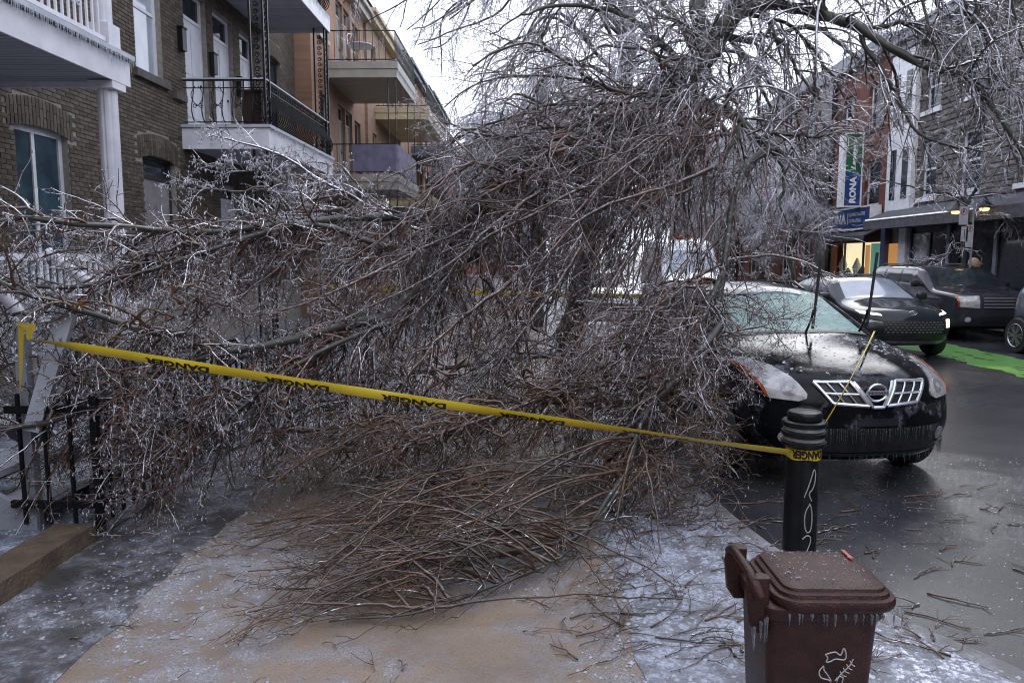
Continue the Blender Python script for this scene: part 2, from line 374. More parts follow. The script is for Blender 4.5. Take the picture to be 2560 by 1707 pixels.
# bike lane paint, worn along its edges
gp = []
ys = np.linspace(9.0, 18.4, 40)
gp += [(8.05 + 0.10 * math.sin(q * 5.1) + 0.06 * math.sin(q * 13.0) + rnd.uniform(-.06, .06), q) for q in ys]
gp += [(9.42 + 0.05 * math.sin(q * 7.0) + rnd.uniform(-.04, .04), q) for q in ys[::-1]]
sheet('bike_lane_paint', gp, ROADZ + 0.004, 'green_paint')

# low concrete edging in front of the yard
lw = MB()
ny = 9
for i in range(ny):
    a, b = 1.6 + i * (2.92 / ny), 1.6 + (i + 1) * (2.92 / ny) - (0.0 if i < ny - 1 else 0.0)
    j0, j1 = 0.012 * math.sin(i * 2.1), 0.012 * math.sin((i + 1) * 2.1)
    lw.add([(-2.98, a, -.02), (-2.72 + j0, a, -.02), (-2.735 + j0, a, .115 + j0 * .5), (-2.98, a, .12),
            (-2.98, b, -.02), (-2.72 + j1, b, -.02), (-2.735 + j1, b, .115 + j1 * .5), (-2.98, b, .12)],
           [(1, 5, 6, 2), (2, 6, 7, 3), (0, 3, 7, 4)] + ([(0, 1, 2, 3)] if i == 0 else []) + ([(4, 7, 6, 5)] if i == ny - 1 else []))
tag(lw.build('low_wall', 'old_concrete'), 'low weathered concrete edging along the yard beside the sidewalk', 'wall')

# ------------------------------------------------------------------ brick material for walls too far away for single bricks
def brick_mat(name, c1, c2, mortar, axis='YZ'):
    m = bpy.data.materials.new(name); m.use_nodes = True; nt = m.node_tree; b = nt.nodes['Principled BSDF']
    tc = nt.nodes.new('ShaderNodeTexCoord'); sp = nt.nodes.new('ShaderNodeSeparateXYZ'); cb = nt.nodes.new('ShaderNodeCombineXYZ')
    nt.links.new(tc.outputs['Object'], sp.inputs[0]); nt.links.new(sp.outputs[axis[0]], cb.inputs['X']); nt.links.new(sp.outputs['Z'], cb.inputs['Y'])
    t = nt.nodes.new('ShaderNodeTexBrick'); nt.links.new(cb.outputs[0], t.inputs['Vector'])
    t.inputs['Color1'].default_value = (*c1, 1); t.inputs['Color2'].default_value = (*c2, 1); t.inputs['Mortar'].default_value = (*mortar, 1)
    t.inputs['Scale'].default_value = 1.0; t.inputs['Brick Width'].default_value = 0.215; t.inputs['Row Height'].default_value = 0.0675
    t.inputs['Mortar Size'].default_value = 0.005; t.inputs['Bias'].default_value = -0.1
    n = nt.nodes.new('ShaderNodeTexNoise'); n.inputs['Scale'].default_value = 0.9; n.inputs['Detail'].default_value = 6
    nt.links.new(tc.outputs['Object'], n.inputs['Vector'])
    h = nt.nodes.new('ShaderNodeHueSaturation'); mr = nt.nodes.new('ShaderNodeMapRange')
    mr.inputs['From Min'].default_value = .3; mr.inputs['From Max'].default_value = .7; mr.inputs['To Min'].default_value = .72; mr.inputs['To Max'].default_value = 1.15
    nt.links.new(n.outputs['Fac'], mr.inputs['Value']); nt.links.new(mr.outputs['Result'], h.inputs['Value'])
    nt.links.new(t.outputs['Color'], h.inputs['Color']); nt.links.new(h.outputs['Color'], b.inputs['Base Color'])
    b.inputs['Roughness'].default_value = 0.8
    bp = nt.nodes.new('ShaderNodeBump'); bp.inputs['Strength'].default_value = 0.4; bp.inputs['Distance'].default_value = 0.008; bp.invert = True
    nt.links.new(t.outputs['Fac'], bp.inputs['Height']); nt.links.new(bp.outputs['Normal'], b.inputs['Normal'])
    MATS[name] = m
brick_mat('orange_brick', (0.31, 0.175, 0.108), (0.25, 0.135, 0.08), (0.27, 0.19, 0.14))
brick_mat('tan_brick', (0.30, 0.20, 0.13), (0.24, 0.15, 0.10), (0.27, 0.21, 0.16))
brick_mat('red_brick', (0.17, 0.055, 0.036), (0.135, 0.042, 0.028), (0.15, 0.085, 0.07))
brick_mat('far_red_brick', (0.20, 0.075, 0.05), (0.165, 0.06, 0.04), (0.15, 0.09, 0.075), 'XZ')
brick_mat('brown_brick_far', (0.125, 0.10, 0.072), (0.09, 0.07, 0.052), (0.2, 0.18, 0.155))

# ------------------------------------------------------------------ wall with openings, in a plane of constant X
def wall_x(X, thick, y0, y1, z0, z1, holes, name, m, parent, side):
    """side=+1: the face looks to +X; holes: (ya, yb, za, zb)"""
    ys = sorted({y0, y1, *[h[0] for h in holes], *[h[1] for h in holes]}); zs = sorted({z0, z1, *[h[2] for h in holes], *[h[3] for h in holes]})
    ys = [q for q in ys if y0 <= q <= y1]; zs = [q for q in zs if z0 <= q <= z1]
    mb = MB(); Xb = X - side * thick
    for a, b in zip(ys[:-1], ys[1:]):
        for c, d in zip(zs[:-1], zs[1:]):
            my, mz = (a + b) / 2, (c + d) / 2
            if any(h[0] < my < h[1] and h[2] < mz < h[3] for h in holes): continue
            mb.add([(X, a, c), (X, b, c), (X, b, d), (X, a, d)], [(0, 1, 2, 3)])
    for a, b, c, d in holes:
        mb.add([(X, a, c), (X, b, c), (X, b, d), (X, a, d), (Xb, a, c), (Xb, b, c), (Xb, b, d), (Xb, a, d)],
               [(0, 4, 5, 1), (1, 5, 6, 2), (2, 6, 7, 3), (3, 7, 4, 0)])
    # ends, top and back
    mb.add([(X, y0, z0), (X - side * 6, y0, z0), (X - side * 6, y0, z1), (X, y0, z1), (X, y1, z0), (X - side * 6, y1, z0), (X - side * 6, y1, z1), (X, y1, z1)],
           [(0, 1, 2, 3), (7, 6, 5, 4), (3, 2, 6, 7), (1, 5, 6, 2)])
    me = bpy.data.meshes.new(name); me.from_pydata(mb.v, [], mb.f); me.materials.append(M[m])
    return link(name, me, parent)

def window_x(parent, X, side, ya, yb, za, zb, frame='white_paint', pane='glass_dark', w=0.06, rec=0.1, mull=None, trans=None, sill=None, name='window'):
    """a window set back in the opening: frame with panes as sub-parts; mull: y positions of upright bars, trans: z positions of cross bars"""
    Xf = X - side * rec; d = 0.05 * side
    mb = MB()
    def bx(a, b, c, e, x0=Xf, dd=d): mb.box((min(x0, x0 - dd), a, c), (max(x0, x0 - dd), b, e))
    bx(ya + .002, ya + w, za + .002, zb - .002); bx(yb - w, yb - .002, za + .002, zb - .002); bx(ya + w, yb - w, zb - w, zb - .002); bx(ya + w, yb - w, za + .002, za + w)
    cuts_y = [ya + w] + sorted(mull or []) + [yb - w]; cuts_z = [za + w] + sorted(trans or []) + [zb - w]
    for q in (mull or []): bx(q - w * .4, q + w * .4, za + w, zb - w, Xf - .006 * side)
    for q in (trans or []): bx(ya + w, yb - w, q - w * .4, q + w * .4, Xf - .008 * side)
    o = mb.build(name, frame, parent)
    for a, b in zip(cuts_y[:-1], cuts_y[1:]):
        for c, e in zip(cuts_z[:-1], cuts_z[1:]):
            xa = Xf - side * .028
            MB().box((min(xa, xa - side * .008), a + .0, c), (max(xa, xa - side * .008), b, e)).build('pane', pane if isinstance(pane, str) else pane[0], o)
    if sill:
        MB().box((min(X - side * .02, X + side * .09), ya - .12, za - .14), (max(X - side * .02, X + side * .09), yb + .12, za - .004)).build('sill', sill, o)
    return o

def door_x(parent, X, side, ya, yb, za, zb, m='door_white', frame='white_paint', rec=0.14, transom=0.0, panels=((.12, .45), (.5, .9))):
    Xd = X - side * rec; zt = zb - transom
    mb = MB(); mb.box((min(Xd, Xd - side * .05), ya + .07, za + .01), (max(Xd, Xd - side * .05), yb - .07, zt - .07))
    o = mb.build('door', m, parent)
    fr = MB()
    x0, x1 = sorted((Xd + side * .02, Xd - side * .06))
    fr.box((x0, ya + .002, za + .003), (x1, ya + .07, zb - .003)); fr.box((x0, yb - .07, za + .003), (x1, yb - .002, zb - .003)); fr.box((x0, ya + .07, zt - .07), (x1, yb - .07, zt)); fr.box((x0, ya + .07, zb - .06), (x1, yb - .07, zb - .003))
    fr.build('frame', frame, o)
    if transom > .15:
        MB().box((min(Xd - side * .02, Xd - side * .03), ya + .07, zt), (max(Xd - side * .02, Xd - side * .03), yb - .07, zb - .06)).build('transom_pane', 'glass_dark', o)
    H = zt - za
    for f0, f1 in panels:
        for q0, q1 in ((.16, .47), (.53, .84)):
            w = yb - ya; p = MB(); xx = sorted((Xd + side * .002, Xd + side * .012))
            p.box((xx[0], ya + w * q0, za + H * f0), (xx[1], ya + w * q1, za + H * f1)); p.build('panel', m, o)
    MB().lathe([(.008, 0), (.028, .01), (.03, .03), (.012, .045)], (Xd + (0 if side > 0 else -.045), yb - .15, za + 1.0), 8, 'x').build('knob', 'black_iron', o)
    return o

# ------------------------------------------------------------------ left: the brown brick house with white porch and iron balcony
W, FR = -6.8, -5.05
houseA = thing('brick_house', (W, 12.0, 0), 'dark brown brick house with white porch and black iron balcony at left', 'house', 'row houses on the left side')
holes = [(10.0, 11.17, 1.15, 3.62), (13.35, 14.6, 1.0, 3.66), (16.7, 17.75, 1.0, 3.45), (13.30, 14.30, 5.10, 7.10), (15.25, 16.33, 4.42, 7.2), (16.68, 17.78, 4.42, 7.2), (18.2, 19.15, 4.42, 7.2), (20.25, 21.2, 5.2, 7.2)]
HY0, HY1 = 2.0, 22.5
wallA = wall_x(W, 0.22, HY0, HY1, -0.1, 12.0, holes, 'wall', 'brown_mortar', houseA, 1)
arches = [(9.86, 11.31, 3.62, .40, .10), (13.2, 14.75, 3.66, .40, .12), (20.1, 21.35, 7.2, .40, .12), (16.6, 17.85, 3.45, .3, .08)]
def arch_z(a, yy):
    y0, y1, z0, h, rise = a; t = (yy - (y0 + y1) / 2) / ((y1 - y0) / 2)
    return z0 + rise * (1 - t * t) - rise
bricks = []          # (y centre, z centre, length, height)
BL, BH, BJ = 0.203, 0.057, 0.0105
row = 0; z = 1.2
while z < 9.6:
    y = 8.2 + (0 if row % 2 == 0 else -(BL + BJ) / 2)
    while y < HY1 - .02:
        a, b = y, min(y + BL, HY1)
        segs = [(a, b)]
        for h in holes:
            if z + BH > h[2] and z < h[3]:
                ns = []
                for s0, s1 in segs:
                    if s1 <= h[0] or s0 >= h[1]: ns.append((s0, s1)); continue
                    if s0 < h[0] - .02: ns.append((s0, h[0] - .003))
                    if s1 > h[1] + .02: ns.append((h[1] + .003, s1))
                segs = ns
        for s0, s1 in segs:
            c = (s0 + s1) / 2; ok = s1 - s0 > .025
            for A in arches:
                if A[0] - .02 < c < A[1] + .02 and A[2] - .16 < z + BH / 2 < arch_z(A, c) + A[3] + .03: ok = False
            if ok and in_frame((W, c, z), 120): bricks.append((c, z + BH / 2, s1 - s0, BH))
        y += BL + BJ
    z += BH + BJ; row += 1
for A in arches:
    n = int((A[1] - A[0]) / .075)
    for i in range(n):
        yy = A[0] + (i + .5) * (A[1] - A[0]) / n; zb_ = arch_z(A, yy)
        nrow = 2 if A[3] > .35 else 1
        hs = (A[3] - .01) / nrow
        cuts = [0, hs * (1.3 if i % 2 else .7), A[3]] if nrow == 2 else [0, A[3]]
        for c0, c1 in zip(cuts[:-1], cuts[1:]):
            bricks.append((yy, zb_ + (c0 + c1) / 2, .062, c1 - c0 - .012))
def brick_seen(b):
    yy, zz = b[0], b[1]
    if not in_frame((W, yy, zz)): return 1e9
    if zz < 1.9 or (yy < 9.7 and zz > 3.9): return 1e8
    return math.hypot(yy, W)
bricks.sort(key=brick_seen)
bm_cache = {}
def brick_mesh(l, h):
    key = (round(l, 3), round(h, 3))
    if key not in bm_cache:
        mb = MB(); d, e = .011, .003
        mb.add([(0, -l / 2, -h / 2), (0, l / 2, -h / 2), (0, l / 2, h / 2), (0, -l / 2, h / 2), (d - e, -l / 2, -h / 2), (d - e, l / 2, -h / 2), (d - e, l / 2, h / 2), (d - e, -l / 2, h / 2),
                (d, -l / 2 + e, -h / 2 + e), (d, l / 2 - e, -h / 2 + e), (d, l / 2 - e, h / 2 - e), (d, -l / 2 + e, h / 2 - e)],
               [(8, 9, 10, 11)] + [(i, (i + 1) % 4, 4 + (i + 1) % 4, 4 + i) for i in range(4)] + [(4 + i, 4 + (i + 1) % 4, 8 + (i + 1) % 4, 8 + i) for i in range(4)])
        bm_cache[key] = mb.mesh('brick', 'brown_brick')
    return bm_cache[key]
rest = MB()
for i, (yy, zz, l, h) in enumerate(bricks):
    if i < 300:
        o = link('brick', brick_mesh(l, h), wallA); o.location = (W + .001 + rnd.uniform(0, .003), yy, zz)
    else:
        me = brick_mesh(l, h); dx = W + .001 + rnd.uniform(0, .003)
        rest.v += [(v.co.x + dx, v.co.y + yy, v.co.z + zz) for v in me.vertices]; o0 = len(rest.v) - len(me.vertices)
        rest.f += [tuple(q + o0 for q in p.vertices) for p in me.polygons]
me = bpy.data.meshes.new('brickwork'); me.from_pydata(rest.v, [], rest.f); me.materials.append(M['brown_brick'])
stuff(link('brickwork', me, wallA))

window_x(houseA, W, 1, 10.0, 11.17, 1.15, 3.62, 'white_paint', 'glass_curtain', .085, .09, mull=[10.52])
window_x(houseA, W, 1, 13.30, 14.30, 5.10, 7.10, 'white_paint', 'glass_sky', .07, .1, trans=[6.25], sill='stone_sill')
window_x(houseA, W, 1, 20.25, 21.2, 5.2, 7.2, 'dark_frame', 'glass_dark', .08, .1, trans=[6.2])
door_x(houseA, W, 1, 13.35, 14.6, 1.0, 3.66, 'door_grey', 'dark_frame', .12, .35)
door_x(houseA, W, 1, 16.7, 17.75, 1.0, 3.45, 'door_white', 'white_paint', .12, .3)
for a, b in ((15.25, 16.33), (16.68, 17.78), (18.2, 19.15)): door_x(houseA, W, 1, a, b, 4.42, 7.2, 'door_white', 'white_paint', .12, .5)
MB().box((W - .01, 14.6, 4.86), (W + .11, 15.05, 5.0)).build('sill_end', 'stone_sill', houseA)
MB().box((W + .012, 12.75, 1.2), (W + .05, 12.95, 2.0)).build('board', 'orange_wood', houseA)

def icicle_row(p, q, n, lmin, lmax, parent, name='icicles', m='ice_clear', r=.007, seed=1):
    g = random.Random(seed); mb = MB(); p, q = Vector(p), Vector(q)
    for i in range(n):
        c = p.lerp(q, min(1, max(0, (i + g.uniform(-.4, .4)) / max(1, n - 1)))); l = g.uniform(lmin, lmax) * (1 if g.random() < .75 else 1.5); rr = r * g.uniform(.6, 1.3)
        k = 5; a0 = g.random() * 6
        ring = [(c.x + rr * math.cos(a0 + 2 * math.pi * j / k), c.y + rr * math.sin(a0 + 2 * math.pi * j / k), c.z) for j in range(k)]
        mid = [(c.x + rr * .62 * math.cos(a0 + 2 * math.pi * j / k), c.y + rr * .62 * math.sin(a0 + 2 * math.pi * j / k), c.z - l * .55) for j in range(k)]
        mb.add(ring + mid + [(c.x, c.y, c.z - l)], [(j, (j + 1) % k, k + (j + 1) % k, k + j) for j in range(k)] + [(k + j, k + (j + 1) % k, 2 * k) for j in range(k)])
    return stuff(mb.build(name, m, parent, smooth=True))

def mesh_copies(me, name, locs, parent):
    out = []
    for l in locs:
        o = link(name, me, parent); o.location = l; out.append(o)
    return out

# white porch
PY0, PY1 = 3.2, 9.72
porch = MB().box((W + .012, PY0, 4.02), (FR - .03, PY1 - .03, 4.30)).build('porch', 'white_paint', houseA)
MB().box((FR - .028, PY0, 3.97), (FR, PY1, 4.27)).build('fascia', 'white_paint', porch)
MB().box((W + .012, PY1 - .028, 3.97), (FR - .03, PY1, 4.27)).build('fascia', 'white_paint', porch)
MB().box((W + .012, PY0, 4.303), (FR + .05, PY1 + .05, 4.36)).build('drip_edge', 'white_board', porch)
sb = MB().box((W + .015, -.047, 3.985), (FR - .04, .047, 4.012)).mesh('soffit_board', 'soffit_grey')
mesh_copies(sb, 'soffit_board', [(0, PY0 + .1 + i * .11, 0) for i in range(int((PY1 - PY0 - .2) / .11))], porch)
def fluted(c, r, z0, z1, parent, m='white_paint'):
    n = 32; mb = MB(); pts = [(c[0] + (r if j % 4 else r * .93) * math.cos(2 * math.pi * j / n), c[1] + (r if j % 4 else r * .93) * math.sin(2 * math.pi * j / n)) for j in range(n)]
    mb.prism([(x, y, z0) for x, y in pts], (0, 0, z1 - z0)); mb.box((c[0] - r * 1.35, c[1] - r * 1.35, z1), (c[0] + r * 1.35, c[1] + r * 1.35, z1 + .09))
    mb.box((c[0] - r * 1.25, c[1] - r * 1.25, z0 - .3), (c[0] + r * 1.25, c[1] + r * 1.25, z0))
    return mb.build('column', m, parent)
fluted((FR - .16, 9.45), .115, 1.25, 3.88, porch)
fluted((FR - .16, 9.45), .105, 4.66, 6.9, porch)
fluted((FR - .16, 5.2), .115, 1.25, 3.88, porch)
# porch floor, rail below and rail on the roof terrace
MB().box((W + .012, PY0, .78), (FR, PY1, .95)).build('porch_floor', 'white_board', porch)
for zz in (1.78, 1.08, ):
    MB().box((FR - .12, 5.35, zz), (FR - .05, 9.28, zz + .07)).build('rail', 'white_paint', porch)
bal = MB().box((-.015, -.015, 0), (.015, .015, .63)).mesh('baluster', 'white_paint')
mesh_copies(bal, 'baluster', [(FR - .085, 5.5 + i * .115, 1.15) for i in range(33)], porch)
MB().box((FR - .11, PY0, 4.42), (FR - .05, 9.30, 4.47)).build('rail', 'white_paint', porch)
MB().box((FR - .12, PY0, 5.32), (FR - .04, 9.30, 5.38)).build('rail', 'white_paint', porch)
bal = MB().box((-.012, -.012, 0), (.012, .012, .85)).mesh('baluster', 'white_paint')
mesh_copies(bal, 'baluster', [(FR - .08, 6.6 + i * .118, 4.47) for i in range(23)], porch)
def scroll_pts(cy, cz, r, turns=1.4, flip=1):
    return [(0, cy + flip * r * (1 - t * .75) * math.cos(t * turns * 2 * math.pi), cz + r * (1 - t * .75) * math.sin(t * turns * 2 * math.pi)) for t in np.linspace(0, 1, 18)]
sg = MB()
for fl in (1, -1):
    sg.tube(scroll_pts(fl * .055, .22, .05, 1.4, fl), .008, 5); sg.tube(scroll_pts(fl * .055, .55, .05, 1.4, -fl), .008, 5)
sg = sg.mesh('scroll', 'white_paint')
mesh_copies(sg, 'scroll', [(FR - .08, q, 4.5) for q in (7.1, 7.93, 8.76)], porch)
icicle_row((FR + .05, PY0, 4.302), (FR + .05, PY1, 4.302), 190, .05, .13, porch, seed=3)
icicle_row((FR + .05, PY1 + .05, 4.302), (W + .1, PY1 + .05, 4.302), 30, .05, .12, porch, seed=4)

# black iron balcony
BY0, BY1 = 14.93, 19.86
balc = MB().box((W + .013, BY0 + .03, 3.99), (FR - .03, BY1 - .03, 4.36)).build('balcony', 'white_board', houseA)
MB().box((FR - .028, BY0, 3.95), (FR, BY1, 4.36)).build('fascia', 'white_paint', balc)
MB().box((W + .013, BY0, 3.95), (FR - .03, BY0 + .028, 4.36)).build('fascia', 'white_paint', balc)
MB().box((W + .013, BY0 - .04, 4.363), (FR + .04, BY1 + .04, 4.42)).build('drip_edge', 'white_board', balc)
icicle_row((FR + .04, BY0, 4.362), (FR + .04, BY1, 4.362), 110, .04, .12, balc, seed=5)
prof = [(0, .06), (.05, .09), (.12, .16), (.155, .26), (.135, .38), (.07, .52), (.015, .64), (0, .76), (0, .86)]
bl = MB().tube([(x, 0, z) for x, z in prof], .0125, 4).mesh('baluster', 'black_iron')
mesh_copies(bl, 'baluster', [(FR - .1, BY0 + .14 + i * .118, 4.42) for i in range(40)], balc)
b2 = MB().tube([(0, -x * .8, z) for x, z in prof], .012, 4).mesh('baluster', 'black_iron')
mesh_copies(b2, 'baluster', [(W + .25 + i * .2, BY0 + .08, 4.42) for i in range(8)], balc)
sx_ = MB()
for fl in (1, -1):
    sx_.tube([(fl * .055 + q[1] - fl * .055, 0, q[2]) for q in scroll_pts(fl * .055, .36, .05, 1.3, -fl)], .008, 4)
    sx_.tube([(fl * .01 + fl * .11 * math.sin(t * 3), -.02, .36 + t * .38) for t in np.linspace(0, 1, 8)], .008, 4)
sx_ = sx_.mesh('scroll', 'black_iron')
mesh_copies(sx_, 'scroll', [(W + .35 + i * .4, BY0 + .02, 4.42) for i in range(4)], balc)
sy_ = MB()
for fl in (1, -1): sy_.tube(scroll_pts(fl * .06, .75, .055, 1.3, fl), .008, 4)
sy_ = sy_.mesh('scroll', 'black_iron')
mesh_copies(sy_, 'scroll', [(FR - .09, BY0 + .25 + i * .472, 4.42) for i in range(10)], balc)
for zz, t in ((4.47, .018), (5.13, .016), (5.27, .022)):
    MB().box((FR - .1 - t, BY0 + .04, zz), (FR - .1 + t, BY1 - .04, zz + t)).build('rail', 'black_iron', balc)
    MB().box((W + .05, BY0 + .08 - t, zz + .001), (FR - .1 - t, BY0 + .08 + t, zz + t + .001)).build('rail', 'black_iron', balc)
MB().box((FR - .15, BY0 + .03, 5.295), (FR - .05, BY1 - .03, 5.325)).build('rail_cap', 'white_board', balc)
MB().box((W + .05, BY0 + .03, 5.296), (FR - .152, BY0 + .13, 5.324)).build('rail_cap', 'white_board', balc)
def lattice_post(cx, cy, z0, z1, parent, w=.26):
    mb = MB()
    for dx, dy in ((0, 0), (-w, 0), (0, w)):
        mb.box((cx + dx - .02, cy + dy - .02, z0), (cx + dx + .02, cy + dy + .02, z1))
    zz = z0 + .1
    while zz < z1 - .25:
        for ax in (0, 1):
            for fl in (1, -1):
                pts = [(fl * .06 * (1 - t * .7) * math.cos(t * 8) * fl, zz + .1 + fl * .055 + .06 * (1 - t * .7) * math.sin(t * 8) * fl) for t in np.linspace(0, 1, 10)]
                if ax == 0: mb.tube([(cx - w / 2 + a, cy, b) for a, b in pts], .012, 4)
                else: mb.tube([(cx, cy + w / 2 + a, b) for a, b in pts], .012, 4)
        zz += .27
    return mb.build('lattice_post', 'black_iron', parent)
lattice_post(FR - .06, BY0 + .03, 4.42, 7.6, balc); lattice_post(FR - .06, BY1 - .33, 4.42, 7.6, balc)
lattice_post(FR - .06, BY0 + .03, .0, 3.94, balc); lattice_post(FR - .06, BY1 - .33, .0, 3.94, balc)
# balcony of the storey above
bal3 = MB().box((W + .013, 15.0, 7.66), (FR - .03, 19.9, 7.98)).build('balcony', 'white_board', houseA)
MB().box((FR - .028, 14.98, 7.6), (FR, 19.93, 7.99)).build('fascia', 'white_paint', bal3)
MB().box((W + .013, 19.902, 7.6), (FR - .03, 19.93, 7.99)).build('fascia', 'white_paint', bal3)
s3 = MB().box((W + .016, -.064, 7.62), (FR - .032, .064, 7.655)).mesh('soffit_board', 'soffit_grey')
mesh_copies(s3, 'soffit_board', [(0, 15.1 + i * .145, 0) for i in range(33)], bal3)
mesh_copies(bl, 'baluster', [(FR - .1, 15.1 + i * .118, 8.0) for i in range(40)], bal3)
icicle_row((FR + .01, 15, 8.0), (FR + .01, 19.9, 8.0), 90, .08, .22, bal3, seed=6)
MB().box((FR - .12, 15.0, 8.84), (FR - .07, 19.9, 8.88)).build('rail', 'black_iron', bal3)
# mailboxes and lamp on the upper wall
for i, (yy, zz) in enumerate(((15.02, 5.85), (16.5, 5.75), (18.0, 5.6))):
    mb = MB().box((W + .016, yy - .09, zz), (W + .12, yy + .09, zz + .42)); mb.box((W + .016, yy - .1, zz + .42), (W + .14, yy + .1, zz + .45))
    tag(mb.build('mailbox', 'black_iron'), ('black wall mailbox left of the nearest upstairs white door', 'black wall mailbox between the first and second upstairs white doors', 'black wall mailbox between the second and third upstairs white doors')[i], 'mailbox', 'mailboxes on the brown house')
bb = thing('storage_box', (FR - .35, BY0 + .42, 4.42), 'dark brown storage box in the corner of the black iron balcony', 'box')
MB().box((FR - .58, BY0 + .2, 4.423), (FR - .2, BY0 + .75, 5.08)).build('box', 'brown_box', bb)
MB().box((FR - .6, BY0 + .18, 5.082), (FR - .18, BY0 + .77, 5.13)).build('lid', 'brown_box', bb)

# white front steps coming down to the sidewalk, with rails
st = thing('front_steps', (-3.4, 4.9, 0), 'white wooden front steps with round handrails at the left edge', 'steps')
for i in range(5):
    x1 = -3.2 - i * .32; zz = .19 + i * .19
    MB().box((x1 - .34, 4.72, zz - .045), (x1, 5.72, zz)).build('tread', 'white_board', st)
    MB().box((x1 - .33, 4.76, zz - .185), (x1 - .305, 5.68, zz - .047)).build('riser', 'white_board', st)
for yy in (4.70, 5.74):
    mb = MB().prism([(-3.22, yy - .02, .0), (-3.22, yy - .02, .10), (-4.95, yy - .02, 1.14), (-4.95, yy - .02, .9), (-3.5, yy - .02, .0)], (0, .04, 0))
    mb.build('stringer', 'soffit_grey', st)
a = pY(-60, 640, 4.9); b = pY(52, 790, 4.75)
MB().tube([a, b], .042, 10).build('handrail', 'white_paint', st, smooth=True)
a = pY(120, 630, 5.9); b = pY(250, 728, 5.8)
MB().tube([a, b], .042, 10).build('handrail', 'white_paint', st, smooth=True)
p0 = pY(52, 800, 4.75); MB().box((p0[0] - .035, p0[1] - .035, 0.0), (p0[0] + .035, p0[1] + .035, p0[2])).build('newel', 'soffit_grey', st)
p1 = pY(252, 725, 5.8); MB().box((p1[0] - .045, p1[1] - .045, 0.0), (p1[0] + .045, p1[1] + .045, p1[2])).build('newel', 'white_board', st)
bs = MB().box((-.016, -.016, 0), (.016, .016, .7)).mesh('baluster', 'white_board')
mesh_copies(bs, 'baluster', [(p1[0] - .13 - i * .13, 5.8, .42 + i * .1) for i in range(8)], st)
a = pY(168, 785, 4.75); b = pY(82, 1075, 4.65)
lp = MB().beam(a, b, .095, .095, (0.3, -1, 0)); tag(lp.build('leaning_post', 'white_board'), 'white square wooden post leaning among the fallen twigs at left', 'post')

# black iron fence of the yard
fe = thing('iron_fence', (-2.75, 5.0, 0), 'black iron picket fence half buried under the fallen branches', 'fence')
def post(x, y, h=.9, w=.022):
    MB().box((x - w, y - w, 0), (x + w, y + w, h)).lathe([(.025, h), (.032, h + .02), (.016, h + .045), (.004, h + .055)], (x, y, 0), 8).build('post', 'black_iron', fe)
post(-2.78, 4.66); post(-2.78, 6.8); post(-2.78, 9.0)
pk = MB().box((-.010, -.010, .06), (.010, .010, .93)).mesh('picket', 'black_iron')
mesh_copies(pk, 'picket', [(-2.78, 4.66 + .14 * i, 0) for i in range(1, 31) if abs(.14 * i - 2.14) > .05], fe)
mesh_copies(pk, 'picket', [(-2.78 - .165 * i, 4.66, 0) for i in range(1, 4)], fe)
for zz in (.17, .80):
    MB().box((-2.795, 4.69, zz), (-2.765, 9.0, zz + .045)).build('rail', 'black_iron', fe)
    MB().box((-3.36, 4.645, zz + .002), (-2.815, 4.675, zz + .05)).build('rail', 'black_iron', fe)

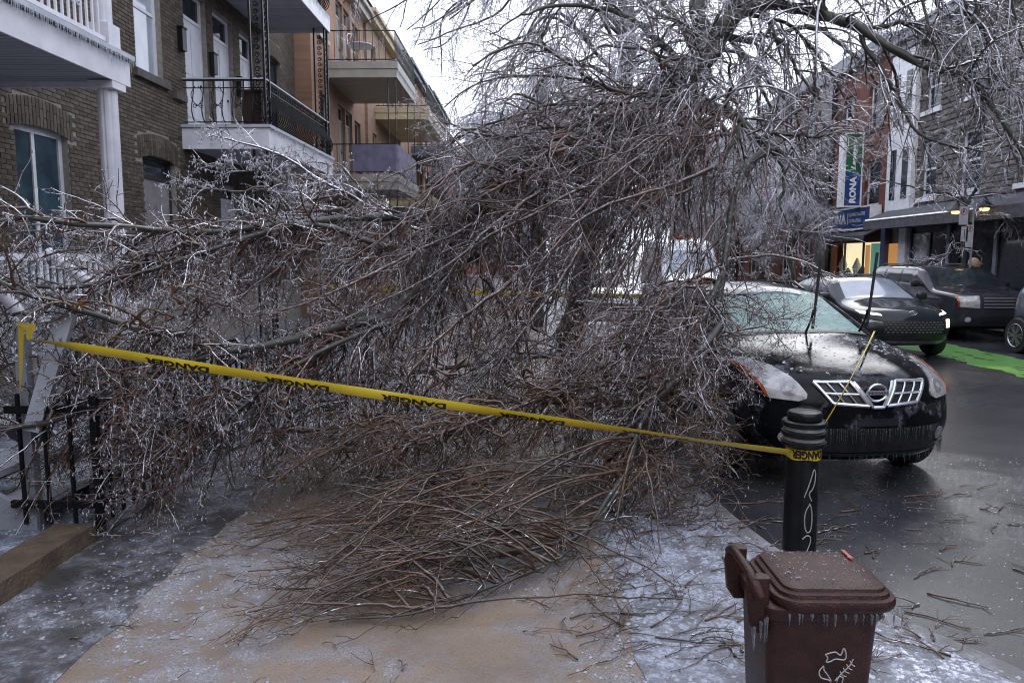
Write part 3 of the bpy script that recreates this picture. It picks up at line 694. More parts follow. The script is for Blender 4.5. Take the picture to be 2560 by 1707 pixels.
# ------------------------------------------------------------------ the further row houses on the left
mat('beige_paint', (0.33, 0.31, 0.265), (0.27, 0.25, 0.22), 0.5, 3)
mat('yellow_paint', (0.46, 0.385, 0.235), (0.39, 0.32, 0.20), 0.5, 3)
mat('green_paint_trim', (0.10, 0.15, 0.13), (0.07, 0.11, 0.10), 0.5, 3)
mat('blue_paint_trim', (0.10, 0.13, 0.18), (0.07, 0.09, 0.13), 0.5, 3)
mat('grey_door', (0.22, 0.23, 0.22), (0.16, 0.165, 0.16), 0.5, 3)
mat('roof_felt', (0.06, 0.06, 0.065), None, 0.8, 3)
def row_house(y0, y1, Wx, Fx, h, brick, trim, label, floors, bal_y, pickets, cornice, cloth=None):
    t = thing('brick_house', (Wx, (y0 + y1) / 2, 0), label, 'house', 'row houses on the left side')
    L = y1 - y0; hs = []
    for zf in (0.9,) + floors:
        if zf + 2.6 < h:
            hs.append((y0 + .9, y0 + 1.85, zf + .75, zf + 2.45)); hs.append((y0 + L * .42, y0 + L * .42 + .95, zf + .03, zf + 2.55)); hs.append((y0 + L * .42 + 1.1, y0 + L * .42 + 2.05, zf + .03, zf + 2.55))
            hs.append((y1 - 1.9, y1 - .9, zf + .75, zf + 2.45))
    wall_x(Wx, .2, y0 + .003, y1 - .003, -.1, h, hs, 'wall', brick, t, 1)
    for q in hs:
        if q[3] - q[2] > 2: door_x(t, Wx, 1, *q, 'grey_door', trim, .12, .45)
        else: window_x(t, Wx, 1, *q, trim, 'glass_dark', .07, .1, trans=[(q[2] + q[3]) / 2], sill=trim)
    MB().box((Wx - .05, y0, h - .7), (Wx + .3, y1, h - .45)).box((Wx - .05, y0, h - .448), (Wx + .42, y1, h - .3)).build('cornice', cornice, t)
    MB().box((Wx - 6, y0, h), (Wx + .1, y1, h + .05)).build('roof', 'roof_felt', t)
    for zf in floors:
        a, b = bal_y
        o = MB().box((Wx + .01, a + .03, zf - .44), (Fx - .03, b - .03, zf - .02)).build('balcony', trim, t)
        MB().box((Fx - .028, a, zf - .48), (Fx, b, zf - .22)).box((Fx - .028, a - .03, zf - .218), (Fx + .04, b + .03, zf)).build('fascia', trim, o)
        MB().box((Wx + .01, a, zf - .48), (Fx - .03, a + .028, zf - .22)).box((Wx + .01, a - .03, zf - .218), (Fx - .03, a + .028, zf)).build('fascia', trim, o)
        pkm = MB().box((-.009, -.009, .05), (.009, .009, .95)).mesh('picket', 'black_iron')
        mesh_copies(pkm, 'picket', [(Fx - .06, a + .1 + i * (b - a - .2) / pickets, zf) for i in range(pickets + 1)], o)
        ns = int((Fx - Wx - .2) / .2)
        mesh_copies(pkm, 'picket', [(Wx + .15 + i * .2, a + .06, zf) for i in range(ns)], o)
        for zz in (.06, .93):
            MB().box((Fx - .08, a + .05, zf + zz), (Fx - .04, b - .05, zf + zz + .03)).build('rail', 'black_iron', o)
            MB().box((Wx + .02, a + .04, zf + zz), (Fx - .082, a + .08, zf + zz + .03)).build('rail', 'black_iron', o)
        for yy in (a + .1, b - .1):
            for dx in (.06, .3): MB().box((Fx - dx - .015, yy - .015, .0 if zf == floors[0] else floors[0]), (Fx - dx + .015, yy + .015, zf - .485)).build('support', 'black_iron', o)
        icicle_row((Fx + .04, a, zf - .22), (Fx + .04, b, zf - .22), 60, .04, .12, o, seed=int(a * 7))
    if cloth:
        c = thing('privacy_cloth', (Fx, bal_y[0], floors[0]), 'purple cloth tied along the railing of the beige lower balcony', 'cloth')
        a, b = bal_y; zf = floors[0]
        mb = MB(); n = 16
        P = [(Fx - 1.45 + 1.38 * i / n, a + .02 + .012 * math.sin(i * 1.9)) for i in range(n + 1)] + [(Fx - .02 + .012 * math.sin(i * 1.7), a + .1 + (b - a - .3) * i / n) for i in range(n + 1)]
        mb.v = [(x, y, zf + .08 + .01 * (i % 3)) for i, (x, y) in enumerate(P)] + [(x, y, zf + .93) for x, y in P]
        mb.f = [(i, i + 1, len(P) + i + 1, len(P) + i) for i in range(len(P) - 1)]
        mb.build('cloth', 'purple_cloth', c, smooth=True)
    return t
row_house(22.52, 30.0, -6.3, -4.0, 11.6, 'orange_brick', 'beige_paint', 'orange brick house with beige balconies next to the brown house', (4.44, 7.9), (23.9, 28.1), 26, 'beige_paint', True)
row_house(30.02, 39.5, -6.2, -4.0, 11.8, 'tan_brick', 'yellow_paint', 'tan brick house with pale yellow balconies past the orange house', (4.45, 8.0), (31.5, 38.0), 34, 'yellow_paint')
row_house(39.52, 49.0, -6.2, -4.2, 12.4, 'orange_brick', 'blue_paint_trim', 'orange brick house with dark blue balcony trim further up the left row', (4.4, 7.9), (41.5, 47.5), 26, 'blue_paint_trim')
row_house(49.02, 60.0, -6.2, -4.2, 12.8, 'red_brick', 'green_paint_trim', 'red brick house with dark green balconies at the far end of the left row', (4.4, 7.9), (51, 58.5), 26, 'green_paint_trim')
row_house(-9.0, 1.98, -6.8, -5.0, 11.6, 'brown_brick_far', 'beige_paint', 'unseen brown brick house next to the white porch, outside the left edge', (4.4, 7.9), (-7.5, -1.0), 20, 'beige_paint')  # unseen row carried on past the frame, added to cut frontal sky light
row_house(-21.0, -9.02, -6.8, -5.0, 12.0, 'red_brick', 'beige_paint', 'unseen red brick house behind the viewer on the left row', (4.4, 7.9), (-19.0, -11.0), 20, 'beige_paint')  # likewise unseen, added to shut out sky light from behind
cb = thing('corner_building', (4, -26, 0), 'unseen brick corner building added behind the viewer across the side street', 'building')  # unseen block added so less sky light comes from behind
MB().box((-20, -38, -.1), (30, -27, 12.5)).build('wall', 'far_red_brick', cb)
for i in range(12):
    for zz in (1.0, 4.6, 8.2):
        w_ = MB().box((-17 + i * 3.6, -26.99, zz), (-15.6 + i * 3.6, -26.9, zz + 2)).build('window', 'white_board', cb)
        MB().box((-16.9 + i * 3.6, -26.89, zz + .1), (-15.7 + i * 3.6, -26.86, zz + 1.9)).build('pane', 'glass_dark', w_)
eb = thing('end_building', (-6, 84, 0), 'plain red brick building closing the far end of the street', 'building')
hs_ = MB().box((-14, 84, -.1), (1.5, 92, 13.6)).build('wall', 'far_red_brick', eb)
MB().box((-14.2, 83.7, 13.0), (1.7, 83.99, 13.5)).build('cornice', 'beige_paint', eb)
for i in range(5):
    for zz in (2.2, 5.8, 9.4): 
        w_ = MB().box((-12.5 + i * 2.8, 83.9, zz), (-11.3 + i * 2.8, 83.985, zz + 1.9)).build('window', 'white_board', eb)
        MB().box((-12.4 + i * 2.8, 83.86, zz + .1), (-11.4 + i * 2.8, 83.89, zz + 1.8)).build('pane', 'glass_dark', w_)
# patio table with chairs on the beige upper balcony
tb = thing('patio_table', (-5.5, 24.9, 7.9), 'small grey patio table on the beige upper balcony', 'table')
MB().lathe([(.01, 8.58), (.42, 8.58), (.44, 8.6), (.42, 8.625), (.01, 8.625)], (-5.3, 24.75, 0), 20).build('tabletop', 'white_board', tb)
for k in range(4):
    a = k * math.pi / 2 + .6; MB().tube([(-5.3 + .36 * math.cos(a), 24.75 + .36 * math.sin(a), 7.9), (-5.3 + .2 * math.cos(a), 24.75 + .2 * math.sin(a), 8.3), (-5.3 + .34 * math.cos(a), 24.75 + .34 * math.sin(a), 8.58)], .012, 5).build('leg', 'white_board', tb)

# ------------------------------------------------------------------ right side of the street
mat('grey_stone', (0.17, 0.155, 0.145), (0.10, 0.092, 0.09), 0.85, 5, bump=0.5, bscale=14, isl=0.25)
mat('stone_joint', (0.12, 0.115, 0.11), None, 0.9, 8)
mat('grey_metal', (0.22, 0.24, 0.27), (0.17, 0.185, 0.21), 0.45, 3)
mat('shop_black', (0.012, 0.013, 0.016), (0.025, 0.026, 0.03), 0.35, 4)
mat('awning_cloth', (0.10, 0.105, 0.12), (0.06, 0.063, 0.075), 0.7, 5)
mat('sign_blue', (0.012, 0.055, 0.20), (0.010, 0.045, 0.17), 0.3, 3)
mat('sign_green', (0.012, 0.13, 0.045), (0.010, 0.10, 0.04), 0.3, 3)
mat('sign_white', (0.80, 0.81, 0.84), None, 0.4, 5)
mat('blue_column', (0.06, 0.075, 0.16), None, 0.5, 4)
mat('shop_lit', (0.85, 0.78, 0.55), (0.65, 0.55, 0.35), 0.6, 2.2, emit=(1.0, 0.86, 0.55), estr=0.45)
mat('shop_teal', (0.12, 0.30, 0.26), None, 0.3, 3, emit=(0.3, 0.8, 0.65), estr=0.10)
mat('lamp_warm', (1, 0.75, 0.35), None, 0.4, 3, emit=(1.0, 0.60, 0.20), estr=1.6)
mat('lamp_white', (1, 1, 1), None, 0.4, 3, emit=(0.9, 0.95, 1.0), estr=0.3)
mat('door_lit', (0.35, 0.16, 0.06), None, 0.5, 3, emit=(1.0, 0.5, 0.15), estr=0.18)
XR = 13.0
# grey stone building
gb = thing('stone_building', (XR, 22, 0), 'grey rough stone building with dark shopfront at right', 'building', 'buildings across the street')
gh = [(21.75, 22.75, 3.75, 5.55), (21.75, 22.7, 6.5, 8.0), (19.0, 20.0, 3.75, 5.55), (19.0, 19.95, 6.5, 8.0), (24.0, 24.9, 3.75, 5.55), (24.0, 24.9, 6.5, 8.0), (16.2, 17.2, 3.75, 5.55), (16.2, 17.2, 6.5, 8.0)]
gw = wall_x(XR, .2, -8.0, 26.95, -.1, 9.2, gh + [(14.0, 25.2, .1, 2.9)], 'wall', 'stone_joint', gb, -1)
for q in gh: window_x(gb, XR, -1, *q, 'white_paint', 'glass_dark', .09, .1, trans=[(q[2] + q[3]) / 2], sill='sign_white')
blocks = []; z = 3.2; row = 0
while z < 8.75:
    h = .15 + .05 * ((row * 7) % 3) / 2; y = 15.2 - rnd.random() * .3
    while y < 25.2:
        l = rnd.uniform(.28, .62); a, b = y, min(y + l, 25.2)
        hit = [q for q in gh if z + h > q[2] - .12 and z < q[3] + .05 and b > q[0] - .05 and a < q[1] + .05]
        for q in hit:
            if a < q[0] - .05: b = min(b, q[0] - .05)
            elif b > q[1] + .05: a = max(a, q[1] + .05)
            else: b = a
        if b - a > .06: blocks.append((a, b, z, z + h - .014))
        y += l + .014
    z += h; row += 1
blocks.sort(key=lambda q: (not in_frame((XR, (q[0] + q[1]) / 2, q[2]), 20), -((q[1] - q[0]) * (q[3] - q[2])) / (q[0] ** 2)))
rest = MB()
for i, (a, b, c, d) in enumerate(blocks):
    e = .02 + rnd.random() * .02; p = rnd.uniform(.02, .06)
    mb = MB(); mb.add([(XR, a, c), (XR, b, c), (XR, b, d), (XR, a, d), (XR - p * .5, a + .004, c + .004), (XR - p * .5, b - .004, c + .004), (XR - p * .5, b - .004, d - .004), (XR - p * .5, a + .004, d - .004),
                       (XR - p, a + e, c + e), (XR - p * rnd.uniform(.8, 1.1), b - e, c + e), (XR - p * rnd.uniform(.7, 1.1), b - e, d - e), (XR - p, a + e, d - e)],
                      [(11, 10, 9, 8)] + [(4 + i_, 4 + (i_ + 1) % 4, (i_ + 1) % 4, i_) for i_ in range(4)] + [(8 + i_, 8 + (i_ + 1) % 4, 4 + (i_ + 1) % 4, 4 + i_) for i_ in range(4)])
    if i < 300: mb.build('stone', 'grey_stone', gw)
    else: rest.add(mb.v, mb.f)
stuff(rest.build('stonework', 'grey_stone', gw))
MB().box((XR - .25, 10, 8.75), (XR + .1, 26.95, 8.98)).box((XR - .45, 10, 8.982), (XR + .1, 26.95, 9.22)).box((XR - .5, 10, 9.222), (XR + .1, 26.95, 9.3)).build('cornice', 'grey_metal', gb)
# white bay at the corner
bay = MB().box((XR - .18, 25.22, 3.2), (XR - .005, 26.9, 8.7)).build('white_bay', 'sign_white', gb)
for a in (25.45, 26.25):
    for zz in (3.8, 6.3): MB().box((XR - .2, a, zz), (XR - .185, a + .36, zz + 1.7)).build('pane', 'glass_dark', bay)
# dark shopfront, awning with strip light
sf = MB().box((XR - .02, 14.0, .1), (XR + .15, 25.2, 2.86)).build('shopfront', 'shop_black', gb)
for i in range(7): MB().box((XR - .06, 14.4 + i * 1.6, .1), (XR - .025, 15.85 + i * 1.6, 2.6)).build('pane', 'glass_dark', sf)
for i in range(5): MB().box((XR - .12, 15.95 + i * 2.3, .0), (XR - .065, 16.1 + i * 2.3, 2.8)).build('pillar', 'grey_metal', sf)
aw = MB().prism([(XR - .03, 15, 3.5), (XR - 1.0, 15, 3.12), (XR - 1.0, 15, 2.78), (XR - .95, 15, 2.78), (XR - .95, 15, 3.07), (XR - .03, 15, 3.42)], (0, 11.7, 0)).build('awning', 'awning_cloth', gb)
MB().box((XR - 1.03, 19.5, 3.09), (XR - 1.005, 26.5, 3.125)).build('strip_light', 'lamp_white', aw)
MB().box((XR - .02, 25.3, 0), (XR - .2, 25.75, 2.8)).build('pillar', 'sign_white', gb)
MB().box((XR - .04, 25.8, .1), (XR - .1, 26.6, 2.3)).build('door', 'door_lit', gb)
MB().box((XR - .02, 26.62, 0), (XR - .25, 26.93, 2.9)).build('pillar', 'blue_column', gb)
for i, (yy, lb) in enumerate(((20.6, 'lit pendant lamp under the dark awning nearer the small street tree'), (19.35, 'lit pendant lamp under the dark awning at the right picture edge'))):
    pl = thing('pendant_lamp', (XR - 1.25, yy, 3.0), lb, 'lamp', 'pendant lamps of the dark shopfront')
    MB().lathe([(.02, 3.35), (.05, 3.3), (.2, 3.12), (.23, 3.06)], (XR - 1.25, yy, 0), 14).build('lamp_shade', 'shop_black', pl)
    MB().lathe([(.01, 2.98), (.10, 3.0), (.12, 3.05), (.10, 3.10), (.01, 3.12)], (XR - 1.25, yy, 0), 10).build('bulb', 'lamp_warm', pl)
    MB().tube([(XR - .95, yy, 3.45), (XR - 1.25, yy, 3.45), (XR - 1.25, yy, 3.34)], .012, 5).build('bracket', 'shop_black', pl)
# red brick shop with blue signs
rb = thing('brick_shop', (XR, 30, 0), 'red brick shop with blue signs and lit window across the street', 'building', 'buildings across the street')
rh = [(27.75, 28.95, 3.75, 5.4), (30.2, 31.2, 3.95, 5.5), (27.75, 28.95, 6.6, 8.2), (30.2, 31.2, 6.6, 8.2), (27.3, 31.75, .55, 2.4)]
wall_x(XR, .25, 26.96, 33.3, -.1, 9.6, rh, 'wall', 'red_brick', rb, -1)
for q in rh[:4]: window_x(rb, XR, -1, *q, 'white_paint', 'glass_dark', .08, .12, trans=[(q[2] + q[3]) / 2], sill='stone_sill')
MB().box((XR - .35, 26.97, 9.1), (XR + .1, 33.3, 9.62)).build('cornice', 'grey_metal', rb)
sw = MB().box((XR + .5, 27.3, .5), (XR + .55, 31.75, 2.4)).build('shop_window', 'shop_lit', rb)
for a in (27.3, 28.75, 30.4, 31.7): MB().box((XR - .03, a, .55), (XR + .04, a + .06, 2.4)).build('mullion', 'stone_sill', sw)
MB().box((XR + .25, 27.4, .56), (XR + .3, 28.7, 2.35)).build('display_panel', 'shop_teal', sw)
MB().box((XR + .2, 28.8, .56), (XR + .28, 29.05, 2.3)).build('display_panel', 'lamp_warm' if False else 'door_lit', sw)
for a, h in ((29.4, .9), (29.9, 1.2), (30.7, .8), (31.2, 1.3)):
    MB().lathe([(.05, .56), (.16, .6), (.12, .6 + h * .5), (.18, .6 + h * .7), (.03, .6 + h)], (XR + .28, a, 0), 10).build('display_item', 'awning_cloth' if h < 1 else 'white_board', sw)
MB().prism([(XR - .03, 27.2, 2.95), (XR - .75, 27.2, 2.62), (XR - .75, 27.2, 2.45), (XR - .72, 27.2, 2.45), (XR - .72, 27.2, 2.58), (XR - .03, 27.2, 2.9)], (0, 4.6, 0)).build('awning', 'awning_cloth', rb)
MB().box((XR - .22, 31.85, 0), (XR - .005, 33.2, 9.0)).build('dark_bay', 'shop_black', rb)
MB().box((XR - .7, 31.9, 6.2), (XR - .23, 33.1, 6.5)).build('canopy', 'grey_metal', rb)
# horizontal fascia sign
hs = thing('shop_sign', (XR - .3, 29.5, 2.9), 'long blue shop sign RONA above the lit shop window', 'sign')
XS = XR - .42
MB().box((XS, 27.45, 2.92), (XR - .03, 31.5, 3.66)).build('panel', 'sign_blue', hs)
mbf = MB()
for a, b, c, d in ((27.41, 31.54, 3.662, 3.72), (27.41, 31.54, 2.86, 2.918), (27.39, 27.448, 2.918, 3.662), (31.502, 31.56, 2.918, 3.662)): mbf.box((XS - .03, a, c), (XR - .04, b, d))
mbf.build('frame', 'sign_white', hs)
lettering('RONA', (XS - .012, 31.2, 3.10), (0, -1, 0), (0, 0, 1), 1.75, .42, 'sign_white', hs, .05)
lettering('QUINCALLERIE', (XS - .012, 29.2, 3.36), (0, -1, 0), (0, 0, 1), 1.35, .15, 'sign_white', hs, .01)
lettering('DU PLATEAU', (XS - .012, 29.2, 3.14), (0, -1, 0), (0, 0, 1), 1.05, .14, 'sign_white', hs, .01)
MB().box((XS - .013, 29.3, 3.08), (XS - .002, 29.33, 3.54)).build('rule', 'sign_white', hs)
MB().tube([(XS - .008, 28.9 - t * 1.2, 3.06 - .05 * math.sin(t * math.pi)) for t in np.linspace(0, 1, 10)], .008, 4).build('swoosh', 'sign_white', hs)
# projecting vertical sign
vsn = thing('blade_sign', (XR - .6, 28.3, 3.7), 'tall green and blue RONA sign projecting from the red brick shop', 'sign')
a0 = pY(2122, 332, 28.2); a1 = pY(2168, 332, 28.2); b0 = pY(2106, 518, 28.2)
vx0, vx1, vz0, vz1 = a0[0] - .12, a1[0] - .1, b0[2], a0[2]
MB().box((vx0 + .06, 28.2, vz0 + .05), (vx1 - .05, 28.5, vz0 + (vz1 - vz0) * .47)).build('panel', 'sign_blue', vsn)
MB().box((vx0 + .06, 28.2, vz0 + (vz1 - vz0) * .47), (vx1 - .05, 28.5, vz1 - .05)).build('panel', 'sign_green', vsn)
mbf = MB().box((vx0 - .06, 28.17, vz0), (vx0 + .058, 28.54, vz1)).box((vx1 - .048, 28.17, vz0), (vx1, 28.54, vz1)).box((vx0 + .058, 28.17, vz0), (vx1 - .048, 28.54, vz0 + .048)).box((vx0 + .058, 28.17, vz1 - .048), (vx1 - .048, 28.54, vz1))
mbf.build('frame', 'sign_white', vsn)
for zq in (vz0 + .5, vz1 - .5): MB().box((vx1, 28.3, zq), (XR, 28.36, zq + .06)).build('bracket', 'shop_black', vsn)
wv = vx1 - vx0
lettering('RONA', (vx0 + .06 + wv * .62, 28.188, vz0 + .15), (0, 0, 1), (-1, 0, 0), (vz1 - vz0) * .36, wv * .36, 'sign_white', vsn, .05)
lettering('Lapeyre', (vx0 + .06 + wv * .62, 28.188, vz0 + (vz1 - vz0) * .5), (0, 0, 1), (-1, 0, 0), (vz1 - vz0) * .42, wv * .32, 'sign_white', vsn, .05, shear=.3)
# further red brick houses beyond the shop
def far_house(y0, y1, h, brick, label, nwin):
    t = thing('brick_house', (XR, (y0 + y1) / 2, 0), label, 'house', 'buildings across the street')
    q = []
    for i in range(nwin):
        c = y0 + (i + .5) * (y1 - y0) / nwin
        for zz in (.9, 4.2, 7.3):
            if zz + 1.9 < h: q.append((c - .55, c + .55, zz, zz + 1.8))
    wall_x(XR, .2, y0 + .003, y1 - .003, -.1, h, q, 'wall', brick, t, -1)
    for r in q: window_x(t, XR, -1, *r, 'white_paint', 'glass_dark', .1, .1, trans=[(r[2] + r[3]) / 2], sill='beige_paint')
    MB().box((XR - .4, y0, h - .5), (XR + .1, y1, h)).build('cornice', 'grey_metal', t)
far_house(33.32, 41.4, 9.8, 'red_brick', 'red brick house with pale window frames just beyond the blue-signed shop', 3)
far_house(41.42, 51, 9.4, 'red_brick', 'red brick house second beyond the blue-signed shop', 4)
far_house(51.02, 66, 10.2, 'orange_brick', 'orange brick house furthest along the right side', 5)

# ------------------------------------------------------------------ vehicles
mat('ice_dark', (0.60, 0.63, 0.68), (0.42, 0.45, 0.50), 0.05, 30, trans=0.8, ior=1.31)
mat('car_black', (0.010, 0.012, 0.018), (0.018, 0.022, 0.03), 0.22, 2, coat=1.0)
icy('car_black_iced', (0.004, 0.005, 0.007), (0.006, 0.008, 0.010), 0.22, 3.6, (0.18, 0.19, 0.23), 0.06, 0.25, 45.0, 0.10)
M['car_black_iced'].node_tree.nodes['Principled BSDF'].inputs['Coat Weight'].default_value = 0.0
M['car_black_iced'].node_tree.nodes['Principled BSDF'].inputs['Specular IOR Level'].default_value = 0.16
M['car_black_iced'].node_tree.nodes['Principled BSDF'].inputs['Coat Roughness'].default_value = 0.07
mat('car_slate', (0.020, 0.025, 0.032), (0.028, 0.034, 0.042), 0.10, 2, spec=0.32)
mat('car_charcoal', (0.024, 0.024, 0.034), (0.035, 0.035, 0.046), 0.12, 2, coat=0.25, spec=0.35)
mat('car_grey', (0.07, 0.085, 0.105), (0.09, 0.105, 0.125), 0.12, 2, coat=0.25, spec=0.35)
mat('car_white', (0.72, 0.74, 0.77), (0.62, 0.64, 0.68), 0.3, 2, coat=1.0)
mat('van_white', (0.70, 0.72, 0.75), (0.60, 0.62, 0.66), 0.35, 1.5, coat=0.7)
mat('rubber', (0.016, 0.016, 0.017), (0.028, 0.028, 0.03), 0.7, 20)
mat('trim_black', (0.010, 0.010, 0.011), (0.02, 0.02, 0.021), 0.45, 12)
mat('chrome', (0.70, 0.72, 0.76), (0.58, 0.6, 0.64), 0.28, 12, metal=0.8)
mat('alloy', (0.40, 0.41, 0.43), (0.28, 0.28, 0.30), 0.3, 12, metal=0.9)
mat('lens', (0.50, 0.50, 0.50), (0.24, 0.24, 0.25), 0.06, 9, coat=1.0)
mat('lens_core', (0.16, 0.165, 0.17), (0.34, 0.34, 0.35), 0.1, 25, coat=1.0)
mat('lens_amber', (0.38, 0.07, 0.015), (0.28, 0.045, 0.012), 0.1, 12, coat=1.0)
mat('lens_red', (0.30, 0.02, 0.02), None, 0.1, 12, coat=1.0)
mat('lamp_lit', (1, 0.9, 0.7), None, 0.3, 5, emit=(1.0, 0.72, 0.36), estr=3.5)
mat('drl_lit', (0.9, 0.93, 1.0), None, 0.3, 5, emit=(0.85, 0.93, 1.0), estr=0.9)
mat('car_glass', (0.012, 0.018, 0.022), (0.03, 0.04, 0.045), 0.05, 1.2, coat=1.0)
mat('glass_misted', (0.30, 0.34, 0.40), (0.20, 0.23, 0.28), 0.12, 2.5, coat=1.0)
icy('glass_shattered', (0.13, 0.32, 0.30), (0.08, 0.22, 0.21), 0.62, 2.4, (0.32, 0.50, 0.48), 0.3, 0.2, 70.0)

def lerp_curve(pts, x):
    xs, zs = zip(*pts); return float(np.interp(x, xs, zs))
def car_mesh(p):
    nb, na, nc = 80, 24, 16; L = p['L']; Wd = p['W']
    ids = {}; V = []; Fc = []
    def vid(i, j, k):
        key = (i, j, k)
        if key in ids: return ids[key]
        a = -1 + 2 * i / na; b = j / nb; c = k / nc
        yy = b * L
        zt = lerp_curve(p['top'], yy); zb = lerp_curve(p['bot'], yy)
        zz = zb + c * (zt - zb)
        zz -= (a * a) ** 1.5 * p['crown'] * c * c
        w = Wd * (1 - p['nose_taper'] * max(0, 1 - yy / 1.0) ** 2 - p['tail_taper'] * max(0, 1 - (L - yy) / 1.0) ** 2)
        low = (zz - zb) / .25
        if low < 1: w *= 1 - .10 * (1 - max(0, low)) ** 2
        if zz > p['belt']:
            w *= 1 - p['tumble'] * (zz - p['belt']) / (p['roof'] - p['belt'])
        elif zz > p['belt'] - .25:
            w *= 1 - .035 * ((zz - p['belt'] + .25) / .25) ** 2
        x = a * w
        fy = p['fcurve'] * abs(a) ** 2.6 * max(0, 1 - yy / 1.5) ** 2
        ry = -p['rcurve'] * abs(a) ** 2.6 * max(0, 1 - (L - yy) / 1.0) ** 2
        ff = max(0, 1 - yy / .5) ** 1.5; ny_ = lerp_curve(p['nose'], zz) * ff
        V.append((x, yy + fy + ry + ny_, zz)); ids[key] = len(V) - 1
        return ids[key]
    for i in range(na):
        for j in range(nb):
            Fc.append((vid(i, j, nc), vid(i + 1, j, nc), vid(i + 1, j + 1, nc), vid(i, j + 1, nc)))
            Fc.append((vid(i, j, 0), vid(i, j + 1, 0), vid(i + 1, j + 1, 0), vid(i + 1, j, 0)))
        for k in range(nc):
            Fc.append((vid(i, 0, k), vid(i + 1, 0, k), vid(i + 1, 0, k + 1), vid(i, 0, k + 1)))
            Fc.append((vid(i, nb, k), vid(i, nb, k + 1), vid(i + 1, nb, k + 1), vid(i + 1, nb, k)))
    for j in range(nb):
        for k in range(nc):
            Fc.append((vid(0, j, k), vid(0, j, k + 1), vid(0, j + 1, k + 1), vid(0, j + 1, k)))
            Fc.append((vid(na, j, k), vid(na, j + 1, k), vid(na, j + 1, k + 1), vid(na, j, k + 1)))
    V = np.array(V); Q = np.array(Fc)
    e = np.concatenate([Q[:, [0, 1]], Q[:, [1, 2]], Q[:, [2, 3]], Q[:, [3, 0]]]); e = np.concatenate([e, e[:, ::-1]])
    deg = np.bincount(e[:, 0], minlength=len(V)).astype(float)
    for _ in range(p.get('smooth', 5)):
        s = np.zeros_like(V); np.add.at(s, e[:, 0], V[e[:, 1]]); V = V * .4 + .6 * s / deg[:, None]
    return V, Q
def inside(poly, x, y):
    c = False; n = len(poly)
    for i in range(n):
        x1, y1 = poly[i]; x2, y2 = poly[(i + 1) % n]
        if (y1 > y) != (y2 > y) and x < (x2 - x1) * (y - y1) / (y2 - y1) + x1: c = not c
    return c
class Drape:
    """lays flat outlines onto a car body as thin raised panels"""
    def __init__(s, V, Q): s.bvh = BVHTree.FromPolygons([tuple(v) for v in V], [tuple(q) for q in Q])
    def panel(s, poly, view, off=.006, thick=.006, step=.05, side=1):
        bd = []
        n = len(poly)
        for i in range(n):
            p, q = poly[i], poly[(i + 1) % n]; k = max(1, int(math.hypot(q[0] - p[0], q[1] - p[1]) / step))
            bd += [(p[0] + (q[0] - p[0]) * t / k, p[1] + (q[1] - p[1]) * t / k) for t in range(k)]
        pts = [Vector(b) for b in bd]; nb = len(pts)
        xs = [b[0] for b in bd]; ys = [b[1] for b in bd]
        gx = np.arange(min(xs) + step / 2, max(xs), step); gy = np.arange(min(ys) + step / 2, max(ys), step)
        pts += [Vector((float(a), float(b))) for a in gx for b in gy if inside(bd, a, b)]
        r = delaunay_2d_cdt(pts, [(i, (i + 1) % nb) for i in range(nb)], [list(range(nb))], 1, 1e-5)
        v2, f2 = r[0], r[2]
        top = []
        for p in v2:
            if view == 'front': o, d = Vector((p.x, -2, p.y)), Vector((0, 1, 0))
            elif view == 'rear': o, d = Vector((p.x, 9, p.y)), Vector((0, -1, 0))
            elif view == 'side': o, d = Vector((side * 4, p.x, p.y)), Vector((-side, 0, 0))
            else: o, d = Vector((p.x, p.y, 5)), Vector((0, 0, -1))
            h, nn, _, _ = s.bvh.ray_cast(o, d)
            if h is None:
                h, nn, _, _ = s.bvh.find_nearest(o + d * (2 if view == 'front' else 3))
            top.append((h + nn * off, nn))
        m = len(top); mb = MB(); vs = [t[0] for t in top] + [t[0] - t[1] * (off + thick) for t in top]
        fs = [tuple(f) for f in f2]
        cnt = {}
        for f in fs:
            for i in range(len(f)):
                e = (f[i], f[(i + 1) % len(f)]); cnt[e] = 1
        fs += [(b, a, m + a, m + b) for a, b in cnt if (b, a) not in cnt]
        mb.add(vs, fs)
        return mb
    def front_pt(s, x, z, off=.01):
        h, n, _, _ = s.bvh.ray_cast(Vector((x, -2, z)), Vector((0, 1, 0)))
        return (h + n * off, n) if h else (Vector((x, .4, z)), Vector((0, -1, 0)))
def wheel(parent, x, y, r, w, side, spokes=5, rimm='alloy'):
    o = MB().lathe([(r * .66, -w / 2), (r * .94, -w / 2), (r, -w * .3), (r, w * .3), (r * .94, w / 2), (r * .66, w / 2), (r * .64, w * .3), (r * .64, -w * .3)], (x, y, r), 32, 'x').build('wheel', 'rubber', parent, smooth=True, local=True)
    xo = x + side * w * .42
    rim = MB().lathe([(r * .58, 0), (r * .66, side * .02), (r * .67, side * .03), (r * .655, side * .035), (r * .60, side * .01)], (xo, y, r), 28, 'x')
    rim.lathe([(.001, side * .0), (.055, side * .0), (.05, side * .035), (.001, side * .04)], (xo, y, r), 12, 'x')
    for k in range(spokes):
        for dd in (-.12, .12):
            a = 2 * math.pi * k / spokes + dd
            rim.beam((xo + side * .02, y + .04 * math.cos(a), r + .04 * math.sin(a)), (xo + side * .015, y + r * .62 * math.cos(a + dd * .5), r + r * .62 * math.sin(a + dd * .5)), .035, .02, (1, 0, 0))
    rim.build('rim', rimm, o, smooth=True, local=True)
    MB().lathe([(.001, side * -.05), (r * .6, side * -.05), (r * .6, side * -.04), (.001, side * -.04)], (xo, y, r), 20, 'x').build('brake_disc', 'trim_black', o, local=True)
def mirrored(poly): return [(-x, z) for x, z in poly][::-1]
